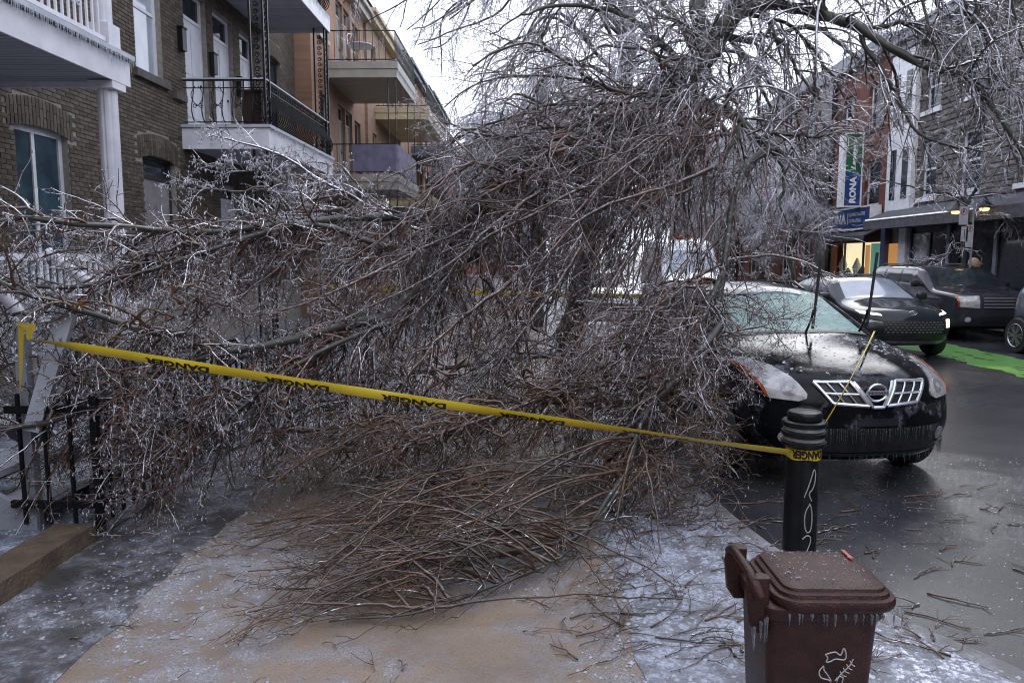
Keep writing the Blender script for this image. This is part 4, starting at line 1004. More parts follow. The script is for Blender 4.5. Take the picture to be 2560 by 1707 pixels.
def circle2(cx, cy, r, n=18, a0=0, a1=2 * math.pi): return [(cx + r * math.cos(a0 + (a1 - a0) * i / n), cy + r * math.sin(a0 + (a1 - a0) * i / n)) for i in range(n)]

def build_car(label, loc, rz, p, group='cars in the street', cat='car', name='parked_car', shared=None):
    t = thing(name, loc, label, cat, group, rz)
    V, Q = car_mesh(p); D = Drape(V, Q)
    me = np_mesh('body', V, Q, p['paint']); bm = bmesh.new(); bm.from_mesh(me); bmesh.ops.recalc_face_normals(bm, faces=bm.faces); bm.to_mesh(me); bm.free()
    link('body', me, t, True)
    def panel(nm, poly, view, m, off=.006, thick=.006, step=.05, side=1, par=None):
        return D.panel(poly, view, off, thick, step, side).build(nm, m, par or t, smooth=True, local=True)
    yw0, yw1 = p['ws']          # windscreen from cowl to roof edge
    wa, wb = p['wsw']
    panel('windscreen', [(-wa, yw0), (-wa * .5, yw0 - .05), (wa * .5, yw0 - .05), (wa, yw0), (wb, yw1), (-wb, yw1)], 'top', p.get('wsm', 'car_glass'), .004, .004, .06)
    for sd in (-1, 1):
        for poly in p['side_glass']: panel('side_window', poly, 'side', p.get('sidem', 'car_glass'), .004, .004, .08, sd)
        for yy in p['wheels']:
            panel('wheel_arch', circle2(yy, p['wr'] + .01, p['wr'] * 1.13, 24), 'side', 'trim_black', .004, .003, .08, sd)
            wheel(t, sd * (p['W'] - .065), yy, p['wr'], .22, sd, p.get('spokes', 5))
        yy = p['mirror'][0]; zz = p['mirror'][1]; xx = p['W'] * .97
        mb = MB().lathe([(.02, -.10), (.085, -.085), (.10, 0), (.085, .085), (.02, .10)], (0, 0, 0), 14, 'x')
        mb.v = [(v[0] * 1.05 + sd * (xx + .13), v[1] * .75 + yy, v[2] * .85 + zz + .06) for v in mb.v]
        mb.beam((sd * (xx - .06), yy + .02, zz + .0), (sd * (xx + .1), yy, zz + .04), .06, .05)
        mb.build('mirror', p.get('mirrorm', p['paint']), t, smooth=True, local=True)
        if p.get('rails'):
            a, b, xr = p['rails']
            pts = []
            for q in np.linspace(a, b, 9):
                h, n, _, _ = D.bvh.ray_cast(Vector((sd * xr, float(q), 5)), Vector((0, 0, -1)))
                e = .05 if a + .1 < q < b - .1 else .0
                pts.append((sd * xr, float(q), h.z + e))
            MB().tube(pts, .018, 6).build('roof_rail', 'trim_black', t, smooth=True, local=True)
    return t, D, panel

# --- the black iced car under the branches
NY = dict(L=4.65, W=.92, belt=1.08, roof=1.62, tumble=.30, crown=.10, nose_taper=.10, tail_taper=.12, fcurve=.30, rcurve=.18, smooth=4,
          top=[(0, .93), (.10, .97), (.3, 1.02), (.7, 1.10), (1.15, 1.17), (1.32, 1.20), (2.05, 1.585), (2.5, 1.645), (3.4, 1.63), (4.05, 1.55), (4.42, 1.2), (4.65, 1.0)],
          bot=[(0, .28), (.3, .25), (.7, .22), (4.0, .24), (4.65, .35)],
          nose=[(.2, .10), (.36, .03), (.55, -.02), (.7, .0), (.86, .05), (.95, .10), (1.2, .15)],
          paint='car_black_iced', ws=(1.36, 2.06), wsw=(.70, .55), wsm='glass_shattered', side_glass=[[(1.75, 1.12), (2.3, 1.5), (2.75, 1.53), (2.75, 1.13)], [(2.85, 1.13), (2.85, 1.53), (3.5, 1.5), (3.8, 1.2)]],
          wheels=(.92, 3.60), wr=.34, mirror=(1.72, 1.12), mirrorm='trim_black', rails=(2.3, 4.0, .56))
car, D, panel = build_car('black car with iced hood and shattered teal windscreen under the fallen branches', (2.8, 5.8, ROADZ), R(7.5), NY, 'cars in the street')
headP = [(-.888, 1.0), (-.86, 1.025), (-.775, 1.033), (-.669, 1.001), (-.591, .933), (-.522, .819), (-.532, .785), (-.585, .761), (-.767, .77), (-.793, .794), (-.844, .925)]
headP = [(x + .0, z) for x, z in headP]
ambP = [(-.885, 1.0), (-.86, 1.018), (-.825, .941), (-.79, .85), (-.767, .775), (-.793, .80), (-.844, .925)]
for f in (lambda q: q, mirrored):
    hl = panel('headlight', f(headP), 'front', 'lens', .012, .01, .04)
    panel('turn_signal', f(ambP), 'front', 'lens_amber', .018, .004, .04, par=hl)
    cx = sum(q[0] for q in f([(-.68, .87)])); 
    for rr, zz, dx in ((.052, .85, .04), (.036, .94, -.07)):
        panel('reflector', circle2(cx + (dx if cx < 0 else -dx), zz, rr, 16), 'front', 'lens_core', .0145, .002, .03, par=hl)
        panel('bulb', circle2(cx + (dx if cx < 0 else -dx), zz, rr * .4, 12), 'front', 'lens', .0175, .002, .02, par=hl)
    # split grille: chrome frame with two cross bars
    g = [(-.464, .905), (-.19, .912), (-.075, .735), (-.35, .755)]
    gp_ = panel('grille', f(g), 'front', 'trim_black', .006, .004, .05)
    gb_ = MB(); G = [Vector((x, 0, z)) for x, z in f(g)]
    def onb(x, z, off=.014): c, n = D.front_pt(x, z, off); return c
    def bar(p, q, w=.020):
        pts = [onb(p[0] + (q[0] - p[0]) * t, p[1] + (q[1] - p[1]) * t, .016) for t in np.linspace(0, 1, 6)]
        gb_.tube(pts, w * .62, 6)
    F4 = f(g)
    if f is mirrored: F4 = [F4[3], F4[2], F4[1], F4[0]]
    for i in range(4): bar(F4[i], F4[(i + 1) % 4], .024)
    mid = lambda a, b, t: (a[0] + (b[0] - a[0]) * t, a[1] + (b[1] - a[1]) * t)
    bar(mid(F4[0], F4[3], .5), mid(F4[1], F4[2], .5), .016)
    for t in (.33, .67): bar(mid(F4[0], F4[1], t), mid(F4[3], F4[2], t), .013)
    gb_.build('grille_bars', 'chrome', gp_, local=True)
    panel('fog_lamp', circle2(f([(-.66, .47)])[0][0], .47, .055), 'front', 'lens', .008, .01, .03)
vb = MB()
def onb(x, z, off=.014): c, n = D.front_pt(x, z, off); return c
for p, q in (((-.165, .91), (-.045, .725)), ((-.045, .725), (.045, .725)), ((.045, .725), (.165, .91))):
    pts = [onb(p[0] + (q[0] - p[0]) * t, p[1] + (q[1] - p[1]) * t, .016) for t in np.linspace(0, 1, 5)]
    vb.tube(pts, .015, 6)
vb.build('grille_trim', 'chrome', None or car, local=True)
c, n = D.front_pt(0, .832, .025)
em = MB()
ring = [(c.x + .078 * math.cos(a), c.y, c.z + .066 * math.sin(a)) for a in np.linspace(0, 2 * math.pi, 25)]
em.tube(ring, .010, 6, cap=False); em.box((c.x - .092, c.y - .012, c.z - .016), (c.x + .092, c.y + .004, c.z + .016))
emb = em.build('emblem', 'chrome', car, smooth=False, local=True)
lt = lettering('NISSAN', (c.x - .078, c.y - .0135, c.z - .010), (1, 0, 0), (0, 0, 1), .156, .020, 'trim_black', None, .01)
lt.parent = emb
panel('lower_grille', [(-.60, .56), (.60, .56), (.56, .36), (-.56, .36)], 'front', 'trim_black', .004, .004, .06)
panel('bumper_seam', [(-.75, .345), (.75, .345), (.75, .325), (-.75, .325)], 'front', 'trim_black', .006, .004, .06)
panel('number_plate_mount', [(-.17, .64), (.17, .64), (.17, .58), (-.17, .58)], 'front', 'car_black', .012, .01, .06)
def bumper_icicles(x0, x1, z, n, l0, l1, seed):
    g = random.Random(seed); mb = MB()
    for i in range(n):
        x = x0 + (x1 - x0) * (i + g.random()) / n; q, nn = D.front_pt(x, z, .012); l = g.uniform(l0, l1); r = g.uniform(.0022, .0045)
        mb.add([(q.x + r * math.cos(a), q.y + r * math.sin(a), q.z) for a in (0, 2.1, 4.2)] + [(q.x, q.y, q.z - l)], [(0, 1, 3), (1, 2, 3), (2, 0, 3)])
    stuff(mb.build('icicles', 'ice_dark', car, local=True))
bumper_icicles(-.6, .62, .56, 70, .05, .16, 1); bumper_icicles(-.7, .75, .335, 34, .03, .10, 2); bumper_icicles(.66, .88, .40, 18, .05, .18, 3)
for sd in (-1, 1):
    panel('door_seam', [(1.62, .42), (1.64, .42), (1.66, 1.10), (1.64, 1.10)], 'side', 'trim_black', .002, .003, .06, sd)
    panel('door_seam', [(2.78, .42), (2.80, .42), (2.80, 1.10), (2.78, 1.10)], 'side', 'trim_black', .002, .003, .06, sd)
    panel('bumper_joint', [(.42, .78), (.62, .70), (.62, .69), (.42, .77)], 'side', 'trim_black', .002, .003, .04, sd)
    panel('sill_trim', [(1.3, .36), (3.2, .36), (3.2, .26), (1.3, .26)], 'side', 'trim_black', .006, .004, .08, sd)
# raised wipers and rain-wet cowl
for i, (xa, xb, zt) in enumerate(((.06, .10, 1.88), (.60, .66, 1.95))):
    base = Vector((xa, 1.28, 1.20)); el = Vector((xa + .0, 1.16, 1.42)); tip = Vector((xb + .02, 1.18, zt))
    wp = MB().tube([base, base.lerp(el, .5) + Vector((0, -.02, 0)), el], [.012, .011, .010], 6).build('wiper', 'trim_black', car, local=True)
    MB().beam(el - Vector((0, 0, .18)), tip, .014, .022, (1, 0, 0)).build('wiper_blade', 'rubber', wp, local=True)
gf = np.random.default_rng(8); fl = MB(); k_ = 0
while k_ < 620:
    x, y = gf.uniform(-.8, .8), gf.uniform(.15, 1.28)
    if gf.random() > (y / 1.28) ** 1.2 * (.35 + .65 * abs(math.sin(x * 4 + y * 3))): continue
    h, n, _, _ = D.bvh.ray_cast(Vector((x, y, 3)), Vector((0, 0, -1)))
    if h is None or n.z < .5: continue
    sz = .003 + .016 * gf.random() ** 3; a0 = gf.random() * 6
    ring = [h + Vector((sz * gf.uniform(.5, 1.3) * math.cos(a0 + q * 1.2566), sz * gf.uniform(.5, 1.2) * math.sin(a0 + q * 1.2566), 0)) for q in range(5)]
    ring = [Vector((q.x, q.y, h.z - (n.x * (q.x - h.x) + n.y * (q.y - h.y)) / n.z)) + n * .001 for q in ring]
    fl.add(ring + [h + n * (.002 + sz * .25)], [(q, (q + 1) % 5, 5) for q in range(5)]); k_ += 1
stuff(fl.build('ice_flakes', 'ice_white', car, local=True))
panel('ice_strip', [(-.50, 2.0), (-.2, 1.95), (.1, 1.98), (.35, 1.94), (.36, 2.03), (0, 2.05), (-.50, 2.04)], 'top', 'ice_white', .010, .006, .05)
panel('cowl', [(-.70, 1.31), (0, 1.25), (.70, 1.31), (.70, 1.36), (0, 1.30), (-.70, 1.36)], 'top', 'trim_black', .006, .004, .06)
panel('hood_seam', [(-.70, .18), (-.45, .06), (.45, .06), (.70, .18), (.70, .19), (.45, .072), (-.45, .072), (-.70, .19)], 'top', 'trim_black', .0015, .002, .06)

# --- slate grey car with lit headlight behind it
HY = dict(L=4.2, W=.91, belt=1.02, roof=1.56, tumble=.30, crown=.09, nose_taper=.10, tail_taper=.12, fcurve=.26, rcurve=.18, smooth=4,
          top=[(0, .86), (.10, .93), (.3, .97), (.8, 1.03), (1.15, 1.08), (1.25, 1.10), (2.0, 1.50), (2.5, 1.56), (3.2, 1.54), (3.8, 1.42), (4.1, 1.05), (4.2, .9)],
          bot=[(0, .30), (.3, .24), (3.6, .24), (4.2, .35)], nose=[(.2, .10), (.36, .02), (.55, -.02), (.7, .0), (.86, .06), (1.1, .12)],
          paint='car_slate', ws=(1.30, 2.0), wsw=(.70, .56), wsm='glass_misted', side_glass=[[(1.7, 1.06), (2.2, 1.42), (2.6, 1.45), (2.6, 1.07)], [(2.7, 1.07), (2.7, 1.45), (3.2, 1.42), (3.5, 1.12)]],
          wheels=(.85, 3.45), wr=.33, mirror=(1.6, 1.06), rails=(2.2, 3.5, .58))
c2, D, panel = build_car('slate grey car with lit headlights just behind the black iced car', (7.25, 13.8, ROADZ), R(2), HY)
panel('grille', [(-.62, .74), (.62, .74), (.54, .50), (-.54, .50)], 'front', 'trim_black', .006, .004, .06)
gm = MB()
for r_ in range(5):
    for q in range(15):
        x = -.54 + q * .077 + (.038 if r_ % 2 else 0); z_ = .53 + r_ * .044; c, n = D.front_pt(x, z_, .012); gm.box((c.x - .022, c.y - .004, c.z - .012), (c.x + .022, c.y + .006, c.z + .012))
stuff(gm.build('grille_mesh', 'alloy', c2, local=True))
panel('skid_plate', [(-.66, .36), (.66, .36), (.60, .30), (-.60, .30)], 'front', 'alloy', .01, .006, .06)
panel('lower_grille', [(-.62, .47), (.62, .47), (.60, .38), (-.60, .38)], 'front', 'trim_black', .005, .004, .06)
for f in (lambda q: q, mirrored):
    panel('running_light', f([(-.84, .90), (-.56, .86), (-.54, .825), (-.82, .85)]), 'front', 'drl_lit', .008, .005, .05)
    panel('headlight', f([(-.83, .75), (-.70, .75), (-.70, .60), (-.81, .60)]), 'front', 'lens' if f is not mirrored else 'lamp_lit', .010, .006, .04)
c, n = D.front_pt(0, .865, .02); em = MB(); em.tube([(c.x + .075 * math.cos(a), c.y, c.z + .036 * math.sin(a)) for a in np.linspace(0, 2 * math.pi, 19)], .007, 5, cap=False)
em.beam((c.x - .028, c.y, c.z - .026), (c.x - .02, c.y, c.z + .026), .01, .012, (0, 1, 0)).beam((c.x + .02, c.y, c.z - .026), (c.x + .028, c.y, c.z + .026), .01, .012, (0, 1, 0)).beam((c.x - .03, c.y, c.z - .006), (c.x + .03, c.y, c.z + .006), .01, .012, (0, 1, 0))
em.build('emblem', 'chrome', c2, local=True)
hl_d = bpy.data.lights.new('headlight_beam', 'SPOT'); hl_d.energy = 80; hl_d.color = (1, .68, .34); hl_d.spot_size = R(70); hl_d.spot_blend = .6; hl_d.shadow_soft_size = .05
hl = bpy.data.objects.new('headlight_beam', hl_d); col.objects.link(hl); hl.parent = c2; hl.location = (.77, .12, .68); hl.rotation_euler = (R(-84), 0, R(-6))
hl.rotation_euler = (R(84), 0, math.pi + R(-8)) if False else (R(-84), 0, R(8))

# --- charcoal SUV at the far kerb
PI_ = dict(L=4.85, W=.99, belt=1.18, roof=1.80, tumble=.20, crown=.06, nose_taper=.05, tail_taper=.05, fcurve=.16, rcurve=.10, smooth=3,
           top=[(0, 1.02), (.06, 1.10), (.3, 1.14), (.8, 1.18), (1.2, 1.21), (1.3, 1.23), (1.95, 1.66), (2.3, 1.73), (4.3, 1.73), (4.6, 1.63), (4.8, 1.1), (4.85, .95)],
           bot=[(0, .36), (.3, .28), (4.4, .28), (4.85, .4)], nose=[(.3, .06), (.5, .0), (.7, .0), (1.0, .02), (1.15, .05)],
           paint='car_charcoal', ws=(1.36, 1.93), wsw=(.78, .68), side_glass=[[(1.78, 1.22), (2.15, 1.66), (2.75, 1.68), (2.75, 1.22)], [(2.85, 1.22), (2.85, 1.68), (3.6, 1.68), (3.6, 1.22)], [(3.7, 1.24), (3.7, 1.68), (4.45, 1.64), (4.5, 1.28)]],
           wheels=(.92, 3.72), wr=.37, mirror=(1.72, 1.22), rails=(2.4, 4.3, .70))
c3, D, panel = build_car('charcoal SUV with boxy headlights parked by the dark shopfront', (10.72, 16.7, ROADZ), R(0), PI_)
panel('grille', [(-.44, 1.02), (.44, 1.02), (.40, .76), (-.40, .76)], 'front', 'trim_black', .006, .004, .06)
for zz in (.80, .87, .94, 1.0):
    mb = MB(); P = [D.front_pt(x, zz, .014)[0] for x in np.linspace(-.42, .42, 8)]
    for u, v in zip(P[:-1], P[1:]): mb.beam(u, v, .014, .026)
    mb.build('grille_bar', 'chrome', c3, local=True)
for f in (lambda q: q, mirrored):
    h_ = panel('headlight', f([(-.93, 1.03), (-.50, 1.05), (-.50, .78), (-.90, .80)]), 'front', 'lens', .012, .008, .05)
    panel('turn_signal', f([(-.93, 1.03), (-.89, 1.035), (-.87, .80), (-.90, .80)]), 'front', 'lens_amber', .018, .004, .05, par=h_)
    panel('fog_lamp', circle2(f([(-.72, .52)])[0][0], .52, .06), 'front', 'lens', .008, .006, .04)
panel('lower_grille', [(-.5, .60), (.5, .60), (.46, .45), (-.46, .45)], 'front', 'trim_black', .006, .004, .06)

# --- grey SUV cut by the right picture edge
GR = dict(PI_); GR.update(L=4.4, W=.95, roof=1.68, belt=1.12, tumble=.26, paint='car_grey', spokes=6, wheels=(.85, 3.72), wr=.355, tail_taper=.16, rcurve=.30, smooth=6,
          top=[(0, .95), (.1, 1.02), (1.2, 1.13), (1.3, 1.15), (2.0, 1.60), (2.5, 1.68), (3.5, 1.66), (3.95, 1.50), (4.3, 1.1), (4.4, .95)],
          side_glass=[[(1.78, 1.16), (2.2, 1.55), (2.75, 1.58), (2.75, 1.17)], [(2.85, 1.17), (2.85, 1.58), (3.4, 1.55), (3.75, 1.25)]], mirror=(1.72, 1.16), rails=(2.4, 3.7, .62))
c4, D, panel = build_car('mid grey SUV cut off by the right edge, its alloy wheel showing', (10.88, 11.25, ROADZ), R(0), GR)
for sd in (-1, 1): panel('tail_light', [(3.95, 1.12), (4.25, 1.08), (4.28, .92), (4.1, .92)], 'side', 'lens_red', .01, .006, .05, sd)

# --- white parked car and service van seen through the twigs
WH = dict(HY); WH.update(paint='car_white', wsm='car_glass', rails=None)
c5, D, panel = build_car('white parked car further up behind the tangle of branches', (2.35, 19.0, ROADZ), R(0), WH)
panel('grille', [(-.5, .74), (.5, .74), (.45, .55), (-.45, .55)], 'front', 'trim_black', .006, .004, .06)
for f in (lambda q: q, mirrored): panel('headlight', f([(-.84, .90), (-.5, .85), (-.52, .74), (-.82, .74)]), 'front', 'lens', .008, .005, .05)
VN = dict(L=5.9, W=1.02, belt=1.35, roof=2.62, tumble=.12, crown=.05, nose_taper=.08, tail_taper=.02, fcurve=.2, rcurve=.04, smooth=3,
          top=[(0, .98), (.1, 1.08), (.5, 1.20), (.95, 1.34), (1.05, 1.38), (1.75, 2.15), (2.1, 2.5), (2.6, 2.62), (5.7, 2.62), (5.85, 2.4), (5.9, 1.0)],
          bot=[(0, .34), (.3, .26), (5.6, .28), (5.9, .4)], nose=[(.3, .06), (.5, .0), (.7, .0), (1.0, .04), (1.2, .06)],
          paint='van_white', ws=(1.10, 1.78), wsw=(.86, .78), wsm='glass_misted', side_glass=[[(1.35, 1.42), (1.75, 1.95), (2.5, 1.98), (2.5, 1.42)]], wheels=(1.0, 4.6), wr=.36, mirror=(1.45, 1.55), mirrorm='trim_black')
c6, D, panel = build_car('tall white van with amber roof light behind the tangle', (5.75, 24.5, ROADZ), R(0), VN, cat='van', name='service_van')
for f in (lambda q: q, mirrored): panel('headlight', f([(-.92, 1.02), (-.62, .98), (-.64, .80), (-.90, .78)]), 'front', 'lens', .008, .005, .05)
panel('grille', [(-.5, .95), (.5, .95), (.45, .70), (-.45, .70)], 'front', 'trim_black', .006, .004, .06)
MB().box((-.55, 2.35, 2.60), (.25, 2.6, 2.70)).build('roof_light', 'lens_amber', c6, local=True)

# ------------------------------------------------------------------ branch growth (all branches of a level at once)
def unit(a): return a / np.maximum(np.linalg.norm(a, axis=-1, keepdims=True), 1e-9)
def perp(T):
    ref = np.where(np.abs(T[..., 2:3]) < 0.85, np.array([0, 0, 1.0]), np.array([1.0, 0, 0]))
    U = unit(np.cross(T, ref)); return U, np.cross(T, U)
def resample(pts, n):
    pts = np.array(pts, float)
    # Catmull-Rom through the points
    P = np.vstack([2 * pts[0] - pts[1], pts, 2 * pts[-1] - pts[-2]]); out = []
    for i in range(1, len(P) - 2):
        t = np.linspace(0, 1, 12, endpoint=False)[:, None]
        a, b, c, d = P[i - 1], P[i], P[i + 1], P[i + 2]
        out.append(.5 * ((2 * b) + (-a + c) * t + (2 * a - 5 * b + 4 * c - d) * t ** 2 + (-a + 3 * b - 3 * c + d) * t ** 3))
    out = np.vstack(out + [pts[-1:]])
    s = np.concatenate([[0], np.cumsum(np.linalg.norm(np.diff(out, axis=0), axis=1))]); q = np.linspace(0, s[-1], n)
    return np.stack([np.interp(q, s, out[:, k]) for k in range(3)], 1)
def tubes(P, Rd, k):
    """P (B,N,3), Rd (B,N) -> vertices, quads"""
    B, N, _ = P.shape
    T = unit(np.gradient(P, axis=1)); U0, _ = perp(unit(P[:, -1] - P[:, 0]))
    U = U0[:, None, :] - T * np.sum(T * U0[:, None, :], -1, keepdims=True); U = unit(U); Vv = np.cross(T, U)
    a = 2 * np.pi * np.arange(k) / k
    ring = U[:, :, None, :] * np.cos(a)[None, None, :, None] + Vv[:, :, None, :] * np.sin(a)[None, None, :, None]
    V = P[:, :, None, :] + ring * Rd[:, :, None, None]
    base = (np.arange(B) * N * k)[:, None, None]; i = (np.arange(N - 1) * k)[None, :, None]; j = np.arange(k)[None, None, :]; j2 = (j + 1) % k
    Q = np.stack([base + i + j, base + i + j2, base + i + k + j2, base + i + k + j], -1).reshape(-1, 4)
    return V.reshape(-1, 3), Q
def merge(parts):
    V, Q, o = [], [], 0
    for v, q in parts: V.append(v); Q.append(q + o); o += len(v)
    return np.vstack(V), np.vstack(Q)
FLOOR = 0.015
def grow(P, Rd, per, length, npts, t0=.1, t1=.98, ang=(35, 65), droop=.6, wig=.25, rad=(.5, .008), tip=.4, keep=1.0, floor=True, bias=None, lift=0.0, alt=False):
    """children of every branch: per = number each, length = (min, max) in metres, scaled down towards the parent's tip"""
    B, N, _ = P.shape
    n = B * per; bi = np.repeat(np.arange(B), per)
    t = (np.tile((np.arange(per) + .5) / per, B) + rng.uniform(-.5, .5, n) / per); t = t0 + (t1 - t0) * np.clip(t, 0, 1)
    if keep < 1: m = rng.random(n) < keep; bi, t = bi[m], t[m]; n = len(bi)
    f = t * (N - 1); i0 = np.minimum(f.astype(int), N - 2); w = (f - i0)[:, None]
    p0 = P[bi, i0] * (1 - w) + P[bi, i0 + 1] * w; T = unit(P[bi, i0 + 1] - P[bi, i0]); r0 = Rd[bi, i0] * (1 - w[:, 0]) + Rd[bi, i0 + 1] * w[:, 0]
    U, Vv = perp(T); ph = rng.uniform(0, 2 * np.pi, n)
    if alt: ph = np.where(np.arange(n) % 2 == 0, 0, np.pi) + rng.normal(0, .7, n)
    an = np.radians(rng.uniform(*ang, n))
    d = T * np.cos(an)[:, None] + (U * np.cos(ph)[:, None] + Vv * np.sin(ph)[:, None]) * np.sin(an)[:, None]
    if bias is not None: d = d + np.array(bias)
    d[:, 2] += lift; d = unit(d)
    L = rng.uniform(*length, n) * (1 - .55 * t); step = L / (npts - 1)
    out = np.empty((n, npts, 3)); out[:, 0] = p0; p = p0.copy()
    for k in range(1, npts):
        d = d + rng.normal(0, wig, (n, 3)) * .6; d[:, 2] -= droop * step * (1.0 + .6 * k / npts) * 2.0; d = unit(d)
        p = p + d * step[:, None]
        if floor:
            low = p[:, 2] < FLOOR
            p[low, 2] = FLOOR + rng.uniform(0, .05, low.sum()); d[low, 2] = np.abs(d[low, 2]) * .15
        out[:, k] = p
    rb = np.minimum(r0 * rad[0], rad[1]) ; rb = np.maximum(rb, .0022)
    R_ = rb[:, None] * np.linspace(1, tip, npts)[None, :]
    return out, R_, L
def drips(P, n, lmin, lmax, r):
    """beads whitened to imitate glints, and short icicles, hanging from points on the branches"""
    B, N, _ = P.shape; bi = rng.integers(0, B, n); ii = rng.integers(1, N, n); c = P[bi, ii]
    l = rng.uniform(lmin, lmax, n); rr = rng.uniform(.6, 1.2, n) * r; a = np.array([0, 2.094, 4.189])
    ring = np.stack([np.cos(a), np.sin(a), np.zeros(3)], 1)
    tilt = rng.normal(0, .25, (n, 3)); tilt[:, 2] = -1; tilt = unit(tilt)
    V = np.empty((n, 5, 3)); V[:, 0] = c + np.array([0, 0, .004]); V[:, 1:4] = c[:, None] + ring[None] * rr[:, None, None] + tilt[:, None] * (l * .45)[:, None, None]; V[:, 4] = c + tilt * l[:, None]
    T = np.array([[0, 1, 2], [0, 2, 3], [0, 3, 1], [4, 2, 1], [4, 3, 2], [4, 1, 3]])
    Q = (T[None] + (np.arange(n) * 5)[:, None, None]).reshape(-1, 3)
    V = V.reshape(-1, 3); V[:, 2] = np.maximum(V[:, 2], .004)
    return V, Q
def limb_arrays(paths, n=22, wob=.012):
    """paths: list of (points, r0, r1) -> P (B,n,3), R (B,n)"""
    P = np.stack([resample(p, n) for p, _, _ in paths]); B = len(paths)
    w = rng.normal(0, 1, P.shape); w = (w + np.roll(w, 1, 1) + np.roll(w, -1, 1)) / 3; w[:, 0] = 0
    P = P + w * wob
    Rr = np.stack([np.linspace(a, b, n) * (1 + .08 * rng.standard_normal(n)) for _, a, b in paths])
    return P, Rr
def px_path(l): return [pY(a, b, c) for a, b, c in l]
def each_branch(P, Rr, k, name, m, parent):
    for b in range(len(P)):
        V, Q = tubes(P[b:b + 1], Rr[b:b + 1], k); link(name, np_mesh(name, V, Q, m), parent)

def splinter(parent, c, d, n=7, l=.16, r=.02, seed=1):
    g = random.Random(seed); mb = MB(); c, d = Vector(c), Vector(d).normalized()
    for i in range(n):
        o = c + Vector((g.uniform(-1, 1), g.uniform(-1, 1), g.uniform(-1, 1))) * r * 1.6; e = o + d * l * g.uniform(.4, 1) + Vector((g.uniform(-1, 1), g.uniform(-1, 1), g.uniform(-1, 1))) * .03
        mb.tube([o - d * .05, o.lerp(e, .5), e], [r * .7, r * .5, .002], 5)
    return stuff(mb.build('torn_wood', 'torn_wood', parent))

def bez(a, b, c, d, n=8):
    t = np.linspace(0, 1, n)[:, None]; a, b, c, d = map(lambda q: np.array(q, float), (a, b, c, d))
    return (1 - t) ** 3 * a + 3 * (1 - t) ** 2 * t * b + 3 * (1 - t) * t * t * c + t ** 3 * d

def fallen(label, limbs, bough_paths, spec, mats, ndrip, group='fallen limbs', name='fallen_limb'):
    """limbs: thick hand-placed pieces; bough_paths: further boughs; spec: growth numbers"""
    base = np.array(limbs[0][0][0]); t = thing(name, (float(base[0]), float(base[1]), 0.0), label, 'fallen limb', group)
    P0, R0 = limb_arrays(limbs, 26); each_branch(P0, R0, 9, 'limb', mats[0], t)
    S = [(P0, R0)]
    if bough_paths:
        Pb, Rb = limb_arrays(bough_paths, 20, spec.get('wob', .045)); each_branch(Pb, Rb, 5, 'bough', 'bough' if mats[1] != 'twig_brown' else mats[1], t)
    l1 = []
    a, b, _ = grow(P0, R0, spec['n1'], spec['l1'], 14, .08, .98, spec.get('ang1', (25, 60)), spec['droop'], spec.get('wig1', .16), (.6, .014), .35, bias=spec.get('bias'), lift=spec.get('lift', 0))
    l1.append((a, b)); nmax = 200
    each_branch(a[:nmax], b[:nmax], 5, 'branch', 'bough' if mats[1] == 'twig_mid' else mats[1], t)
    parts = []
    if len(a) > nmax: parts.append(tubes(a[nmax:], b[nmax:], 5))
    if bough_paths:
        a2, b2, _ = grow(Pb, Rb, spec['nb'], spec['lb'], 12, .06, .98, spec.get('ang1', (25, 60)), spec['droop'], .18, (.6, .010), .4, bias=spec.get('bias'))
        parts.append(tubes(a2, b2, 4)); l1.append((a2, b2))
    dr = []
    for a, b in l1:
        a3, b3, _ = grow(a, b, spec['n2'], spec['l2'], 5, .1, 1.0, spec.get('ang2', (30, 70)), spec['droop'] * .6, spec.get('wig2', .26), (.8, spec.get('r2', .0062)), .6, bias=spec.get('bias2'))
        parts.append(tubes(a3, b3, 3)); dr.append(a3)
        a4, b4, _ = grow(a3, b3, spec['n3'], spec['l3'], 4, .15, 1.0, (35, 80), .3, .3, (.85, spec.get('r3', .0048)), .7)
        parts.append(tubes(a4, b4, 3)); dr.append(a4)
    V, Q = merge(parts); stuff(link('twigs', np_mesh('twigs', V, Q, mats[2]), t))
    if ndrip:
        k = len(dr); vs = [drips(d, int(ndrip * 1.25) // k, .012, .040, .0050) for d in dr]
        V, Q = merge(vs); stuff(link('ice_beads', np_mesh('ice_beads', V, Q, 'ice_bead'), t))
    return t

# ------------------------------------------------------------------ the fallen limbs
arch = px_path([(1800, 285, 8.4), (1720, 255, 8.3), (1640, 262, 8.15), (1560, 290, 7.9), (1480, 318, 7.6), (1400, 362, 7.3), (1300, 435, 7.0), (1190, 525, 6.7), (1080, 590, 6.45), (1000, 640, 6.3), (920, 700, 6.1)])
arch2 = px_path([(1790, 300, 8.2), (1680, 330, 8.0), (1560, 345, 7.7), (1450, 390, 7.4), (1350, 460, 7.1), (1260, 540, 6.8), (1160, 640, 6.5), (1080, 760, 6.2)])
arch3 = px_path([(1690, 240, 8.2), (1560, 232, 7.9), (1470, 195, 7.6), (1420, 160, 7.3), (1330, 110, 7.1), (1250, 125, 6.9), (1180, 170, 6.8)])
arch4 = px_path([(1640, 400, 8.0), (1560, 480, 7.5), (1480, 590, 7.0), (1380, 720, 6.5), (1290, 850, 6.0), (1180, 960, 5.6)])
arch5 = px_path([(1690, 240, 8.2), (1560, 235, 7.9), (1420, 195, 7.6), (1290, 190, 7.4), (1180, 215, 7.2), (1110, 270, 7.1)])
arch6 = px_path([(1640, 262, 8.1), (1500, 260, 7.8), (1380, 265, 7.6), (1250, 300, 7.4), (1150, 340, 7.3), (1090, 400, 7.2)])
